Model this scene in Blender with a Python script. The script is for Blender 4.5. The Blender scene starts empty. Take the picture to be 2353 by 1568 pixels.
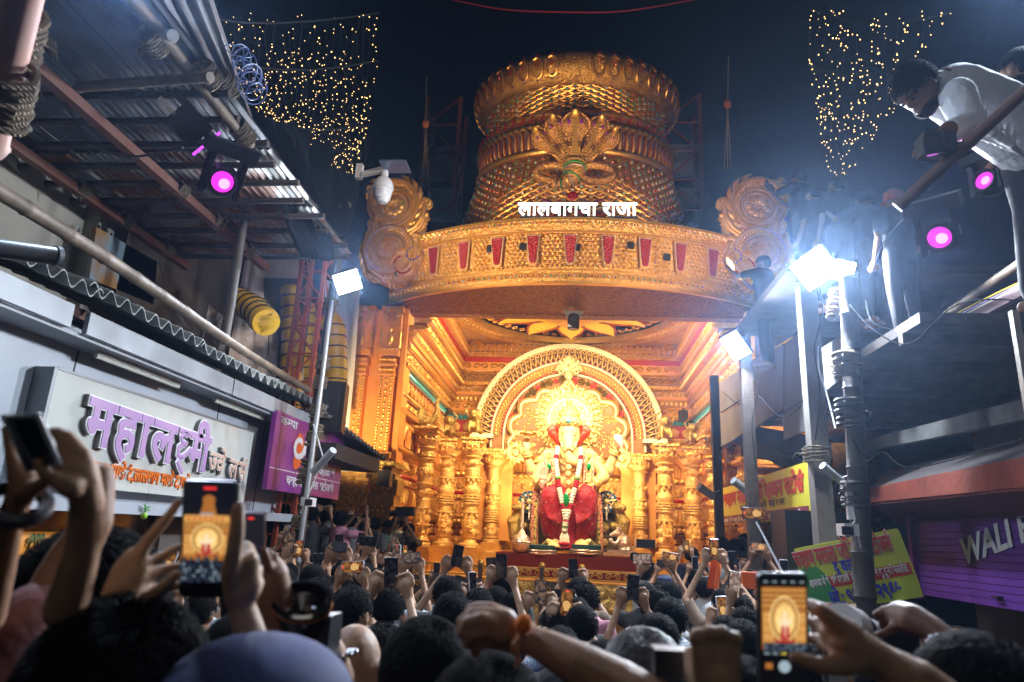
import bpy, bmesh, math, random, re
import numpy as np
from mathutils import Vector as V, Matrix, Quaternion
R = math.radians
rnd = random.Random(7)
sc = bpy.context.scene
col = sc.collection
# ------------------------------------------------------------------ camera, sky, exposure
YAW, PITCH, ROLL = R(5.6), R(15.7), R(2.65)
CAM = V((0, 0, 2.0))
_f = V((-math.sin(YAW)*math.cos(PITCH), math.cos(YAW)*math.cos(PITCH), math.sin(PITCH)))
_r = V((math.cos(YAW), math.sin(YAW), 0)); _u = _r.cross(_f)
AR = math.cos(ROLL)*_r + math.sin(ROLL)*_u
AU = -math.sin(ROLL)*_r + math.cos(ROLL)*_u
AF = _f
cd = bpy.data.cameras.new('camera'); cam = bpy.data.objects.new('camera', cd); col.objects.link(cam)
cam.matrix_world = Matrix(((AR.x, AU.x, -AF.x, CAM.x), (AR.y, AU.y, -AF.y, CAM.y), (AR.z, AU.z, -AF.z, CAM.z), (0, 0, 0, 1)))
cd.sensor_width = 36; cd.lens = 24.0; cd.clip_start = .05; cd.clip_end = 500
cd.dof.use_dof = True; cd.dof.focus_distance = 13.0; cd.dof.aperture_fstop = 3.2
sc.camera = cam
FP = 1569.0
def ray(px, py): return AF + AR*((px-1176.5)/FP) - AU*((py-784)/FP)
def W(px, py, Y):
    d = ray(px, py); return CAM + d*(Y/d.y)
def WX(px, py, X):
    d = ray(px, py); return CAM + d*(X/d.x)
def WZ(px, py, Z):
    d = ray(px, py); return CAM + d*((Z-CAM.z)/d.z)
def WD(px, py, D): return CAM + ray(px, py)*D
world = bpy.data.worlds.new('World'); sc.world = world; world.use_nodes = True
nt = world.node_tree; bg = nt.nodes['Background']
sky = nt.nodes.new('ShaderNodeTexSky'); sky.sky_type = 'NISHITA'; sky.sun_disc = False
sky.sun_elevation = R(-7); sky.sun_rotation = R(200)
nt.links.new(sky.outputs[0], bg.inputs[0]); bg.inputs[1].default_value = 0.10
sc.view_settings.view_transform = 'Standard'; sc.view_settings.look = 'None'
sc.view_settings.exposure = 0.0; sc.view_settings.gamma = 1.0
try: sc.view_settings.use_curve_mapping = False
except Exception: pass
sc.cycles.use_denoising = True
sc.cycles.max_bounces = 6; sc.cycles.diffuse_bounces = 3; sc.cycles.glossy_bounces = 4
sc.cycles.transmission_bounces = 4; sc.cycles.volume_bounces = 0; sc.cycles.transparent_max_bounces = 6
sc.cycles.sample_clamp_indirect = 4.0; sc.cycles.sample_clamp_direct = 0
sc.cycles.caustics_reflective = False; sc.cycles.caustics_refractive = False
sc.cycles.volume_max_steps = 64
def aim(o, target):
    d = V(target)-o.location; o.rotation_euler = d.to_track_quat('-Z', 'Y').to_euler()
def lamp(name, kind, loc, target, power, color=(1, 1, 1), size=.3, angle=90, blend=.5, sizey=None, vol=1.0):
    L = bpy.data.lights.new(name, kind); L.energy = power; L.color = color
    if kind == 'AREA':
        L.size = size
        if sizey: L.shape = 'RECTANGLE'; L.size_y = sizey
    elif kind == 'SPOT': L.spot_size = R(angle); L.spot_blend = blend; L.shadow_soft_size = size
    else: L.shadow_soft_size = size
    o = bpy.data.objects.new(name, L); col.objects.link(o); o.location = loc
    if kind != 'POINT': aim(o, target)
    L.volume_factor = vol if hasattr(L, 'volume_factor') else 1
    return o
WARM = (1.0, .70, .36); WARM2 = (1.0, .80, .50); COOL = (.72, .85, 1.0)

# ------------------------------------------------------------------ objects
ORG = {}
def setp(o, label=None, cat=None, group=None, kind=None):
    if label: o['label'] = label
    if cat: o['category'] = cat
    if group: o['group'] = group
    if kind: o['kind'] = kind
    return o
def thing(name, label, cat, loc=(0, 0, 0), group=None, rz=0):
    o = bpy.data.objects.new(name, None); col.objects.link(o); o.location = loc; o.rotation_euler = (0, 0, rz)
    o.empty_display_size = .1; ORG[o.name] = V(loc); return setp(o, label, cat, group)
def link(me, name, mat=None, parent=None, world=None, label=None, kind=None):
    o = bpy.data.objects.new(name, me); col.objects.link(o)
    if mat is not None:
        if me.materials: 
            if me.materials[0] != mat:
                o.material_slots[0].link = 'OBJECT'; o.material_slots[0].material = mat
        else: me.materials.append(mat)
    org = V((0, 0, 0))
    if parent is not None:
        o.parent = parent; org = ORG.get(parent.name, org); ORG[o.name] = org
    if world is not None: o.matrix_basis = Matrix.Translation(-org) @ world
    return setp(o, label, None, None, kind)
def inst(me, name, parent, mw, mat=None, kind=None): return link(me, name, mat, parent, mw, None, kind)
def frame(o, u, v, w=None):
    u = V(u).normalized(); v = V(v).normalized(); w = u.cross(v) if w is None else V(w)
    return Matrix(((u.x, v.x, w.x, o[0]), (u.y, v.y, w.y, o[1]), (u.z, v.z, w.z, o[2]), (0, 0, 0, 1)))
def TRS(p, rz=0, s=1, rx=0, ry=0):
    sx = s if hasattr(s, '__len__') else (s, s, s)
    return Matrix.Translation(p) @ Matrix.Rotation(rz, 4, 'Z') @ Matrix.Rotation(ry, 4, 'Y') @ Matrix.Rotation(rx, 4, 'X') @ Matrix.Diagonal((*sx, 1))
class MB:
    def __init__(s): s.v = []; s.f = []
    def add(s, vs, fs, m=None):
        b = len(s.v)
        s.v += [tuple(m @ V(v)) if m is not None else tuple(v) for v in vs]; s.f += [tuple(i+b for i in f) for f in fs]; return s
    def box(s, c, d, m=None, rz=0):
        x, y, z = d[0]/2, d[1]/2, d[2]/2
        vs = [V((i*x, j*y, k*z)) for k in (-1, 1) for j in (-1, 1) for i in (-1, 1)]
        if rz: q = Matrix.Rotation(rz, 3, 'Z'); vs = [q @ v for v in vs]
        vs = [v+V(c) for v in vs]
        return s.add(vs, [(0, 2, 3, 1), (4, 5, 7, 6), (0, 1, 5, 4), (2, 6, 7, 3), (0, 4, 6, 2), (1, 3, 7, 5)], m)
    def tube(s, pts, r, n=6, m=None, closed=False, caps=True):
        pts = [V(p) for p in pts]; k = len(pts); rs = r if hasattr(r, '__len__') else [r]*k
        vs, fs = [], []; up = None
        for i, p in enumerate(pts):
            a = pts[(i-1) % k] if (i > 0 or closed) else p; b = pts[(i+1) % k] if (i < k-1 or closed) else p
            t = (b-a); t = t.normalized() if t.length > 1e-9 else V((0, 0, 1))
            if up is None: up = V((0, 0, 1)) if abs(t.z) < .9 else V((1, 0, 0))
            x = t.cross(up)
            if x.length < 1e-6: x = t.orthogonal()
            x.normalize(); y = x.cross(t).normalized(); up = y
            for j in range(n):
                th = 2*math.pi*j/n; vs.append(p+(x*math.cos(th)+y*math.sin(th))*rs[i])
        for i in range(k if closed else k-1):
            for j in range(n):
                a = i*n+j; b = i*n+(j+1) % n; c = ((i+1) % k)*n+(j+1) % n; d = ((i+1) % k)*n+j
                fs.append((a, b, c, d))
        if caps and not closed: fs.append(tuple(range(n))[::-1]); fs.append(tuple((k-1)*n+j for j in range(n)))
        return s.add(vs, fs, m)
    def lathe(s, prof, c=(0, 0, 0), n=16, m=None, a0=0, a1=360):
        full = abs(a1-a0-360) < 1e-6; nn = n if full else n+1; vs, fs = [], []
        for (r, z) in prof:
            for j in range(nn):
                t = R(a0+(a1-a0)*j/n); vs.append(V((r*math.cos(t), r*math.sin(t), z))+V(c))
        for i in range(len(prof)-1):
            for j in range(n):
                a = i*nn+j; b = i*nn+(j+1) % nn; fs.append((a, b, b+nn, a+nn))
        if full:
            if prof[0][0] > 1e-5: fs.append(tuple(range(nn))[::-1])
            if prof[-1][0] > 1e-5: fs.append(tuple((len(prof)-1)*nn+j for j in range(nn)))
        return s.add(vs, fs, m)
    def ell(s, c, r, n=10, k=6, m=None, q=None):
        r = r if hasattr(r, '__len__') else (r, r, r); vs = []; fs = []
        for i in range(1, k):
            ph = math.pi*i/k
            for j in range(n):
                t = 2*math.pi*j/n; p = V((r[0]*math.sin(ph)*math.cos(t), r[1]*math.sin(ph)*math.sin(t), -r[2]*math.cos(ph)))
                vs.append((q @ p if q is not None else p)+V(c))
        a = V((0, 0, -r[2])); b = V((0, 0, r[2])); vs += [(q @ a if q is not None else a)+V(c), (q @ b if q is not None else b)+V(c)]
        lo, hi = len(vs)-2, len(vs)-1
        for j in range(n): fs.append((lo, (j+1) % n, j)); fs.append((hi, (k-2)*n+j, (k-2)*n+(j+1) % n))
        for i in range(k-2):
            for j in range(n): fs.append((i*n+j, i*n+(j+1) % n, (i+1)*n+(j+1) % n, (i+1)*n+j))
        return s.add(vs, fs, m)
    def prism(s, poly, t, m=None, z0=0):
        k = len(poly); vs = [(x, y, z0) for x, y in poly]+[(x, y, z0+t) for x, y in poly]
        return s.add(vs, [tuple(range(k))[::-1], tuple(range(k, 2*k))]+[(i, (i+1) % k, (i+1) % k+k, i+k) for i in range(k)], m)
    def dome(s, poly, t, m=None, z0=0, inset=.75):
        k = len(poly); cx = sum(p[0] for p in poly)/k; cy = sum(p[1] for p in poly)/k
        vs = [(x, y, z0) for x, y in poly]+[(x, y, z0+t*.6) for x, y in poly]+[(cx+(x-cx)*inset, cy+(y-cy)*inset, z0+t) for x, y in poly]
        fs = [tuple(range(2*k, 3*k))]
        for a in (0, k): fs += [(a+i, a+(i+1) % k, a+(i+1) % k+k, a+i+k) for i in range(k)]
        return s.add(vs, fs, m)
    def grid(s, fn, nu, nv, m=None):
        vs = [fn(i/nu, j/nv) for j in range(nv+1) for i in range(nu+1)]; w = nu+1
        return s.add(vs, [(j*w+i, j*w+i+1, (j+1)*w+i+1, (j+1)*w+i) for j in range(nv) for i in range(nu)], m)
    def mesh(s, name='mesh', smooth=35, org=V((0, 0, 0))):
        me = bpy.data.meshes.new(name); me.from_pydata([tuple(V(v)-org) for v in s.v] if org.length else s.v, [], s.f)
        if smooth:
            me.polygons.foreach_set('use_smooth', [True]*len(me.polygons))
            try: me.set_sharp_from_angle(angle=R(smooth))
            except Exception: pass
        me.update(); return me
    def build(s, name, mat=None, parent=None, smooth=35, label=None, kind=None):
        if parent is not None:
            return link(s.mesh(name, smooth, ORG.get(parent.name, V((0, 0, 0)))), name, mat, parent, None, label, kind)
        xs = np.array(s.v); o = V((xs[:, 0].mean(), xs[:, 1].mean(), xs[:, 2].min()))
        ob = link(s.mesh(name, smooth, o), name, mat, None, None, label, kind); ob.location = o; ORG[ob.name] = o; return ob
    def top(s, name, mat, label, cat, group=None, kind=None, smooth=35):
        o = s.build(name, mat, None, smooth); return setp(o, label, cat, group, kind)
def remesh(mb, voxel, smooth=2, fac=.5):
    me = mb.mesh('raw', 0); o = bpy.data.objects.new('raw', me); col.objects.link(o)
    a = o.modifiers.new('a', 'REMESH'); a.mode = 'VOXEL'; a.voxel_size = voxel; a.use_smooth_shade = True
    if smooth: b = o.modifiers.new('b', 'SMOOTH'); b.iterations = smooth; b.factor = fac
    dg = bpy.context.evaluated_depsgraph_get(); out = bpy.data.meshes.new_from_object(o.evaluated_get(dg), depsgraph=dg)
    bpy.data.objects.remove(o); bpy.data.meshes.remove(me)
    out.polygons.foreach_set('use_smooth', [True]*len(out.polygons)); return out
def shift(me, d): me.transform(Matrix.Translation(d)); return me
def blob(mb, name, mat, parent, voxel, smooth=2):
    me = remesh(mb, voxel, smooth)
    if parent is not None: return link(shift(me, -ORG.get(parent.name, V((0, 0, 0)))), name, mat, parent)
    return link(me, name, mat)
def chain(mb, pts, rs, n=10):
    pts = [V(p) for p in pts]
    mb.tube(pts, rs, n)
    for p, r in zip(pts, rs): mb.ell(p, r*1.0, n, 6)
    return mb

# ------------------------------------------------------------------ materials
MATS = {}
def mat(name, c=(.5, .5, .5), rough=.5, metal=0.0, bump=None, c2=None, vs=3.0, vmix='noise', emit=None, es=0, spec=None, c3=None, coat=0, sss=0, stretch=None, lo=.35, hi=.65, det=4, trans=0, alpha=None):
    m = bpy.data.materials.new(name); m.use_nodes = True; n = m.node_tree.nodes; L = m.node_tree.links; p = n['Principled BSDF']
    p.inputs['Base Color'].default_value = (*c, 1); p.inputs['Roughness'].default_value = rough; p.inputs['Metallic'].default_value = metal
    if spec is not None: p.inputs['Specular IOR Level'].default_value = spec
    if coat: p.inputs['Coat Weight'].default_value = coat; p.inputs['Coat Roughness'].default_value = .1
    if sss: p.inputs['Subsurface Weight'].default_value = sss; p.inputs['Subsurface Radius'].default_value = (.02, .008, .004)
    if emit: p.inputs['Emission Color'].default_value = (*emit, 1); p.inputs['Emission Strength'].default_value = es
    if trans: p.inputs['Transmission Weight'].default_value = trans
    tc = n.new('ShaderNodeTexCoord'); mp = n.new('ShaderNodeMapping'); L.new(tc.outputs['Object'], mp.inputs[0])
    if stretch: mp.inputs['Scale'].default_value = stretch
    def tex(kind, s):
        if kind == 'noise': t = n.new('ShaderNodeTexNoise'); t.inputs['Scale'].default_value = s; t.inputs['Detail'].default_value = det; o = t.outputs[0]
        elif kind == 'swirl': t = n.new('ShaderNodeTexNoise'); t.inputs['Scale'].default_value = s; t.inputs['Detail'].default_value = 1; t.inputs['Distortion'].default_value = 2.5; o = t.outputs[0]
        elif kind in ('vor', 'edge'):
            t = n.new('ShaderNodeTexVoronoi'); t.inputs['Scale'].default_value = s
            if kind == 'edge': t.feature = 'DISTANCE_TO_EDGE'
            o = t.outputs[0]
        else: t = n.new('ShaderNodeTexWave'); t.inputs['Scale'].default_value = s; t.inputs['Distortion'].default_value = 3; t.bands_direction = kind[-1].upper() if kind[-1] in 'xyz' else 'X'; o = t.outputs[1] if len(t.outputs) > 1 else t.outputs[0]
        L.new(mp.outputs[0], t.inputs[0]); return o
    if c2:
        r = n.new('ShaderNodeValToRGB'); r.color_ramp.elements[0].position = lo; r.color_ramp.elements[1].position = hi
        r.color_ramp.elements[0].color = (*c, 1); r.color_ramp.elements[1].color = (*c2, 1)
        if c3: e = r.color_ramp.elements.new((lo+hi)/2); e.color = (*c3, 1)
        L.new(tex(vmix, vs), r.inputs[0]); L.new(r.outputs[0], p.inputs['Base Color'])
    if bump:
        prev = None
        for (k, s, st) in bump:
            b = n.new('ShaderNodeBump'); b.inputs['Strength'].default_value = 1; b.inputs['Distance'].default_value = st
            L.new(tex(k, s), b.inputs['Height'])
            if prev: L.new(prev.outputs[0], b.inputs['Normal'])
            prev = b
        L.new(prev.outputs[0], p.inputs['Normal'])
    MATS[name] = m; return m
def emat(name, c, s): return mat(name, (0, 0, 0), .6, emit=c, es=s)
GOLD = mat('gold_relief', (.80, .43, .10), .42, .68, [('edge', 9, .05), ('swirl', 22, .02)], (.92, .60, .20), 7, 'noise')
GOLDF = mat('gold_fine_relief', (.76, .37, .07), .40, .72, [('edge', 20, .03), ('vor', 45, .01)], (.93, .62, .22), 12)
GOLDS = mat('gold_smooth', (.86, .52, .14), .38, .75, [('noise', 14, .01)], (.78, .42, .09), 5)
GOLDO = mat('orange_gilt', (.84, .34, .07), .45, .3, [('noise', 6, .004)], (.88, .42, .10), 3)
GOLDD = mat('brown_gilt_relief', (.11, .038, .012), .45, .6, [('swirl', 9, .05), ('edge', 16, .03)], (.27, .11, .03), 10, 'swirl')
GOLDA = mat('antique_gold', (.36, .25, .07), .35, .8, [('swirl', 18, .03)], (.55, .4, .12), 9)
CREAM = mat('ivory_gilt', (.85, .62, .28), .35, .45, [('swirl', 12, .03)], (.9, .75, .42), 9, 'swirl')
IVORY = mat('ivory_paint', (.85, .74, .5), .4, .1)
BROWNP = mat('brown_arch_panel', (.26, .12, .04), .5, .4, [('edge', 24, .01)], (.36, .18, .06), 9)
REDP = mat('red_paint', (.45, .03, .02), .5, .2, [('noise', 30, .003)])
GEM = {k: mat('gem_'+k, c, .12, .25, coat=1) for k, c in dict(red=(.5, .01, .02), green=(.01, .3, .08), blue=(.02, .08, .45), cyan=(.05, .4, .5), white=(.8, .8, .8), purple=(.25, .02, .3)).items()}
BLACK = mat('black_plastic', (.012, .012, .014), .4)
BLACKC = mat('black_cloth', (.008, .009, .011), .9, 0, [('noise', 4, .05)], spec=.08)
STEEL = mat('steel', (.5, .5, .52), .35, .9)
SILVER = mat('silver_filigree', (.68, .6, .58), .28, .95, [('edge', 30, .02)])
WHITEP = mat('white_panel', (.40, .43, .48), .40, 0, [('noise', 1.2, .01)], (.26, .28, .31), 1.3, lo=.3, hi=.85, det=8)
# ------------------------------------------------------------------ lettering (built-in font; Devanagari clusters composed by hand)
_wc = {}
def _dim(t, off=0):
    c = bpy.data.curves.new('t', 'FONT'); c.body = t; o = bpy.data.objects.new('t', c); col.objects.link(o); bpy.context.view_layer.update(); d = o.dimensions.x
    bpy.data.objects.remove(o); bpy.data.curves.remove(c); return d
def adv(ch):
    if ch not in _wc: _wc[ch] = _dim('l'+ch+'l')-_dim('ll')
    return _wc[ch]
def glyph(ch, off, ext):
    c = bpy.data.curves.new('t', 'FONT'); c.body = ch; c.offset = off; c.extrude = ext; c.resolution_u = 3; o = bpy.data.objects.new('t', c); col.objects.link(o)
    dg = bpy.context.evaluated_depsgraph_get(); dg.update(); me = bpy.data.meshes.new_from_object(o.evaluated_get(dg), depsgraph=dg)
    bpy.data.objects.remove(o); bpy.data.curves.remove(c); me.materials.clear(); return me
def strokes(lines, w, ext):
    b = MB()
    for ln in lines: b.tube([(x, y, 0) for x, y in ln], w, 6)
    b.v = [(v[0], v[1], v[2]*ext/w) for v in b.v]; me = b.mesh('g', 0)
    return me
def layout(txt, off=.012, ext=.01, gap=0):
    """returns [(mesh, x)], width. ~X = half form of X, ^ = reph over the previous letter, | = slanting ra under the previous letter, # = ksha"""
    out = []; x = 0; i = 0; T = txt
    while i < len(T):
        ch = T[i]
        if ch == ' ': x += .28; i += 1; continue
        if ch == '~':
            i += 1; me = glyph(T[i], off, ext); a = adv(T[i]); bm = bmesh.new(); bm.from_mesh(me); cut = a-.2+off*.5
            r_ = bmesh.ops.bisect_plane(bm, geom=bm.verts[:]+bm.edges[:]+bm.faces[:], plane_co=(cut, 0, 0), plane_no=(1, 0, 0), clear_outer=True)
            ed = [e for e in r_['geom_cut'] if isinstance(e, bmesh.types.BMEdge)]
            if ed: bmesh.ops.holes_fill(bm, edges=ed)
            bm.to_mesh(me); bm.free(); out.append((me, x)); x += cut+gap*.3; i += 1; continue
        if ch == '^':
            w = .035+off; out.append((strokes([[(-.33, .63), (-.36, .72), (-.30, .80), (-.21, .80), (-.17, .72)]], w, ext), x)); i += 1; continue
        if ch == '|':
            w = .03+off; out.append((strokes([[(-.20, .22), (-.44, .06)]], w, ext), x)); i += 1; continue
        if ch == '#':
            w = .035+off; w *= .8; out.append((strokes([[(0, .60), (.52, .60)], [(.34, .56), (.20, .58), (.10, .49), (.16, .40), (.32, .38)], [(.20, .38), (.07, .30), (.08, .17), (.20, .13), (.34, .20), (.50, .33)], [(.20, .13), (.12, .04), (.22, -.04), (.34, -.12)]], w, ext), x)); x += .46; i += 1; continue
        a = adv(ch); out.append((glyph(ch, off, ext), x)); x += a+gap; i += 1
    return out, x
def text_mesh(txt, F, height=None, width=None, off=.012, ext=.01, depth=1.0, gap=0):
    """one flat-print mesh, F = frame at the lower left, scaled to the given width/height"""
    L, w = layout(txt, off, ext, gap); s = width/w if width else height/.9; sy = height/.9 if height else s; b = MB()
    for me, x in L:
        b.add([(v.co.x*s+x*s, v.co.y*sy, v.co.z*depth) for v in me.vertices], [tuple(p.vertices) for p in me.polygons], F); bpy.data.meshes.remove(me)
    return b
def sign_text(txt, F, width, height, m_, parent, name='lettering', off=.012, ext=.004, letters=False, label=None, gap=0):
    if not letters:
        b = text_mesh(txt, F, height, width, off, ext, gap=gap); return b.build(name, m_, parent, 0, kind='stuff')
    L, w = layout(txt, off, ext, gap); s = width/w; sy = height/.9; out = []
    for me, x in L:
        b = MB(); b.add([(v.co.x*s+x*s, v.co.y*sy, v.co.z) for v in me.vertices], [tuple(p.vertices) for p in me.polygons], F); out.append(b.build('letter', m_, parent, 0)); bpy.data.meshes.remove(me)
    return out
# ------------------------------------------------------------------ ground
SX = -.15
gm = mat('asphalt', (.045, .044, .042), .85, 0, [('noise', 60, .004)], (.06, .058, .055), 2)
g = MB(); g.grid(lambda u, v: V(((u-.5)*120, -30+v*130, 0)), 12, 12); setp(g.build('ground', gm), kind='structure')
NIGHT = mat('night_backdrop', (.004, .0045, .006), .95)

# ------------------------------------------------------------------ ornament rows
def frz(mb, p0, p1, up, out, kind, s, h, d):
    p0, p1, up, out = V(p0), V(p1), V(up), V(out); L = (p1-p0).length; n = max(1, int(L/s)); t = (p1-p0).normalized()
    for i in range(n):
        c = p0+t*(L*(i+.5)/n); F = frame(c, t, up, out); w = L/n
        if kind == 'bead': mb.lathe([(h*.5, 0), (h*.38, d*.7), (0, d)], n=6, m=F)
        elif kind == 'petal': mb.dome([(-w*.42, h*.1), (-w*.3, -h*.4), (0, -h*.5), (w*.3, -h*.4), (w*.42, h*.1), (0, h*.5)], d, F, 0, .45)
        elif kind == 'block': mb.dome([(-w*.32, -h*.45), (w*.32, -h*.45), (w*.32, h*.45), (-w*.32, h*.45)], d, F, 0, .7)
        elif kind == 'arch':
            mb.tube([(-w*.4, -h*.45, 0), (-w*.4, h*.1, 0), (-w*.2, h*.38, 0), (0, h*.46, 0), (w*.2, h*.38, 0), (w*.4, h*.1, 0), (w*.4, -h*.45, 0)], d*.45, 4, F, caps=False)
            mb.ell((0, -h*.08, 0), (w*.16, h*.3, d*.6), 6, 4, F)
        elif kind == 'scroll':
            q = []; sg = 1 if i % 2 else -1
            for k in range(9):
                a = k*.75; r_ = h*.46*(1-k/10); q.append((sg*r_*math.cos(a)*min(1.4, w/h), r_*math.sin(a), d*.3))
            mb.tube(q, d*.45, 4, F, caps=False)
        elif kind == 'diamond': mb.dome([(-w*.45, 0), (0, -h*.5), (w*.45, 0), (0, h*.5)], d, F, 0, .35)
        elif kind == 'fig':
            mb.ell((0, -h*.1, d*.3), (w*.16, h*.26, d*.6), 6, 4, F); mb.ell((0, h*.27, d*.4), (w*.09, h*.12, d*.5), 6, 4, F)
            mb.ell((0, -h*.36, d*.4), (w*.32, h*.1, d*.6), 6, 4, F)
    return mb

shrine = thing('shrine_hall', 'ornate golden open-fronted shrine hall glowing behind the crowd', 'shrine', (SX, 16.5, 0))
HW = 3.5
# courses: z0, z1, inward offset, material, ornament, spacing, ornament material
CO = [(7.0, 7.28, .50, BROWNP, 'arch', .17, GOLDS), (6.88, 7.0, .56, GOLD, 'bead', .07, GOLDS), (6.74, 6.88, .44, REDP, None, 0, None),
      (6.48, 6.74, .42, GOLDO, 'scroll', .24, GOLDS), (6.38, 6.48, .46, GOLD, 'bead', .06, GOLDS), (6.16, 6.38, .36, BROWNP, 'scroll', .2, GOLDS),
      (6.06, 6.16, .40, GOLDS, 'block', .12, GOLDS), (5.90, 6.06, .24, GOLDF, 'block', .2, GOLD), (5.80, 5.90, .22, GOLDO, None, 0, None),
      (5.62, 5.80, .16, GOLDF, 'petal', .13, GOLDS), (5.36, 5.62, .10, GOLDO, 'scroll', .28, GOLD), (5.26, 5.36, .14, GOLDS, 'bead', .05, GOLD),
      (5.08, 5.26, .06, BROWNP, 'bead', .12, GEM['cyan']), (4.74, 5.08, .03, REDP, 'petal', .36, GOLDF), (4.62, 4.74, .10, GOLDS, 'bead', .07, GOLD),
      (4.40, 4.62, .02, GOLDF, 'scroll', .2, GOLDS), (4.30, 4.40, .12, GOLDS, None, 0, None), (3.62, 4.30, .0, GOLDO, None, 0, None),
      (3.50, 3.62, .12, GOLDS, 'petal', .16, GOLDS), (3.42, 3.50, .04, GOLDO, None, 0, None), (3.08, 3.42, .02, GOLDF, 'bead', .3, GOLD),
      (2.98, 3.08, .06, REDP, 'bead', .08, GEM['red']), (2.86, 2.98, .10, GOLDS, 'block', .14, GOLD), (2.44, 2.86, .02, GOLDO, 'block', .22, GOLD),
      (2.34, 2.44, .08, GOLDS, 'bead', .07, GOLD), (2.20, 2.34, .04, GOLDF, 'petal', .12, GOLDS), (1.86, 2.20, .0, GOLDD, 'fig', .42, GOLDS),
      (1.70, 1.86, .08, GOLDO, 'petal', .14, GOLD), (1.1, 1.70, .14, GOLDS, 'diamond', .3, GOLD)]
YB = 19.5; YF = 13.62
for (z0, z1, of, m_, orn, sp, om) in CO:
    b = MB(); x = HW-of; y = YB-of; yf = YF if z1 < 6.3 else 14.15
    b.box((SX, y+.6+.0, (z0+z1)/2), (2*x, 1.2, z1-z0-.002))
    for sg in (-1, 1): b.box((SX+sg*(x+.4), (yf+YB+.6)/2, (z0+z1)/2), (.8, YB+.6-yf, z1-z0-.002))
    cp = b.build('cornice_course', m_, shrine, 20)
    if orn:
        o = MB(); zc = (z0+z1)/2; h = (z1-z0)*.82; d = .05 if (z1-z0) < .2 else .07
        frz(o, (SX-x, y, zc), (SX+x, y, zc), (0, 0, 1), (0, -1, 0), orn, sp, h, d)
        for sg in (-1, 1): frz(o, (SX+sg*x, yf, zc), (SX+sg*x, y, zc), (0, 0, 1), (-sg, 0, 0), orn, sp, h, d)
        o.build('relief_row', om, cp, 50, kind='stuff')
# relief elephants on the orange frieze
def elephant_relief(sg=1):
    b = MB()
    b.ell((0, 0, .02), (.22, .13, .07), 10, 6); b.ell((.25*sg, .08, .03), (.10, .11, .07), 8, 6); b.ell((.19*sg, .07, .07), (.05, .08, .03), 8, 5)
    b.tube([(.33*sg, .06, .04), (.38*sg, -.02, .05), (.40*sg, -.12, .05), (.45*sg, -.15, .05)], [.045, .035, .025, .015], 6)
    for lx in (-.16, -.07, .1, .18): b.tube([(lx, -.05, .03), (lx+.02, -.18, .03), (lx, -.29, .03)], [.05, .042, .045], 6)
    b.ell((0, .14, .03), (.09, .05, .06), 6, 4); b.tube([(-.21*sg, .03, .02), (-.27*sg, -.1, .03)], [.012, .018], 4)
    return b.mesh('elephant_relief')
el = [elephant_relief(1), elephant_relief(-1)]
for k, x in enumerate([-3.0, -2.25, -1.6, -1.1, 1.0, 1.55, 2.1, 2.85]):
    inst(el[k % 2], 'elephant_relief', shrine, frame((SX+x, YB-.01, 3.95), (1, 0, 0), (0, 0, 1), (0, -1, 0)), GOLDS)
for sg in (-1, 1):
    for y in (14.6, 15.6, 16.6, 17.6, 18.6): inst(el[0 if sg > 0 else 1], 'elephant_relief', shrine, frame((SX+sg*(HW-.01), y, 3.95), (0, -sg, 0), (0, 0, 1), (-sg, 0, 0)), GOLDO)
# floor of the stage
b = MB(); b.box((SX, 16.6, .55), (7.6, 6.0, 1.1)); b.build('stage_floor', GOLDO, shrine)
b = MB(); b.box((SX, 13.45, .6), (7.7, .3, 1.19)); b.box((SX, 13.3, 1.16), (7.8, .5, .08)); pl = b.build('stage_front', GOLDS, shrine)
o = MB(); frz(o, (SX-3.8, 13.29, .75), (SX+3.8, 13.29, .75), (0, 0, 1), (0, -1, 0), 'scroll', .35, .5, .06); o.build('relief_row', GOLD, pl, kind='stuff')
# ceiling with round opening, ring mouldings and hanging lotus
CC = V((SX, 16.35, 7.3))
b = MB()
def ceil(u, v):
    a = 2*math.pi*u; c_, s_ = math.cos(a), math.sin(a); k = 1/max(abs(c_), abs(s_)); r0 = 3.12; r1 = 3.9*k
    r_ = r0+(r1-r0)*v; p = CC+V((c_*r_, s_*r_, 0)); p.y = max(p.y, 13.8) if v > 0 else p.y; return p
b.grid(ceil, 64, 1); b.box(CC+V((0, .9, .65)), (7.6, 6.2, .1)); b.build('ceiling_panel', GOLD, shrine)
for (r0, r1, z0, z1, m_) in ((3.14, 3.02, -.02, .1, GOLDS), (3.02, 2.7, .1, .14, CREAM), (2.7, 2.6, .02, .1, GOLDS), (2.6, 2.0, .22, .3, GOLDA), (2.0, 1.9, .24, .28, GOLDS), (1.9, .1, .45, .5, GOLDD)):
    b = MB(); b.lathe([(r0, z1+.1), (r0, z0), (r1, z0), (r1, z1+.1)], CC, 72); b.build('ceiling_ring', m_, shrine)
o = MB()
for k in range(60):
    a = 2*math.pi*k/60; p = CC+V((math.cos(a)*2.3, math.sin(a)*2.3, .22)); frz(o, p-V((-math.sin(a), math.cos(a), 0))*.1, p+V((-math.sin(a), math.cos(a), 0))*.1, (math.cos(a), math.sin(a), 0), (0, 0, -1), 'scroll', .2, .4, .06)
for k in range(96):
    a = 2*math.pi*k/96; o.ell(CC+V((math.cos(a)*2.86, math.sin(a)*2.86, .08)), (.07, .07, .05), 6, 4)
o.build('ceiling_relief', GOLDS, shrine, 50, kind='stuff')
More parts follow.
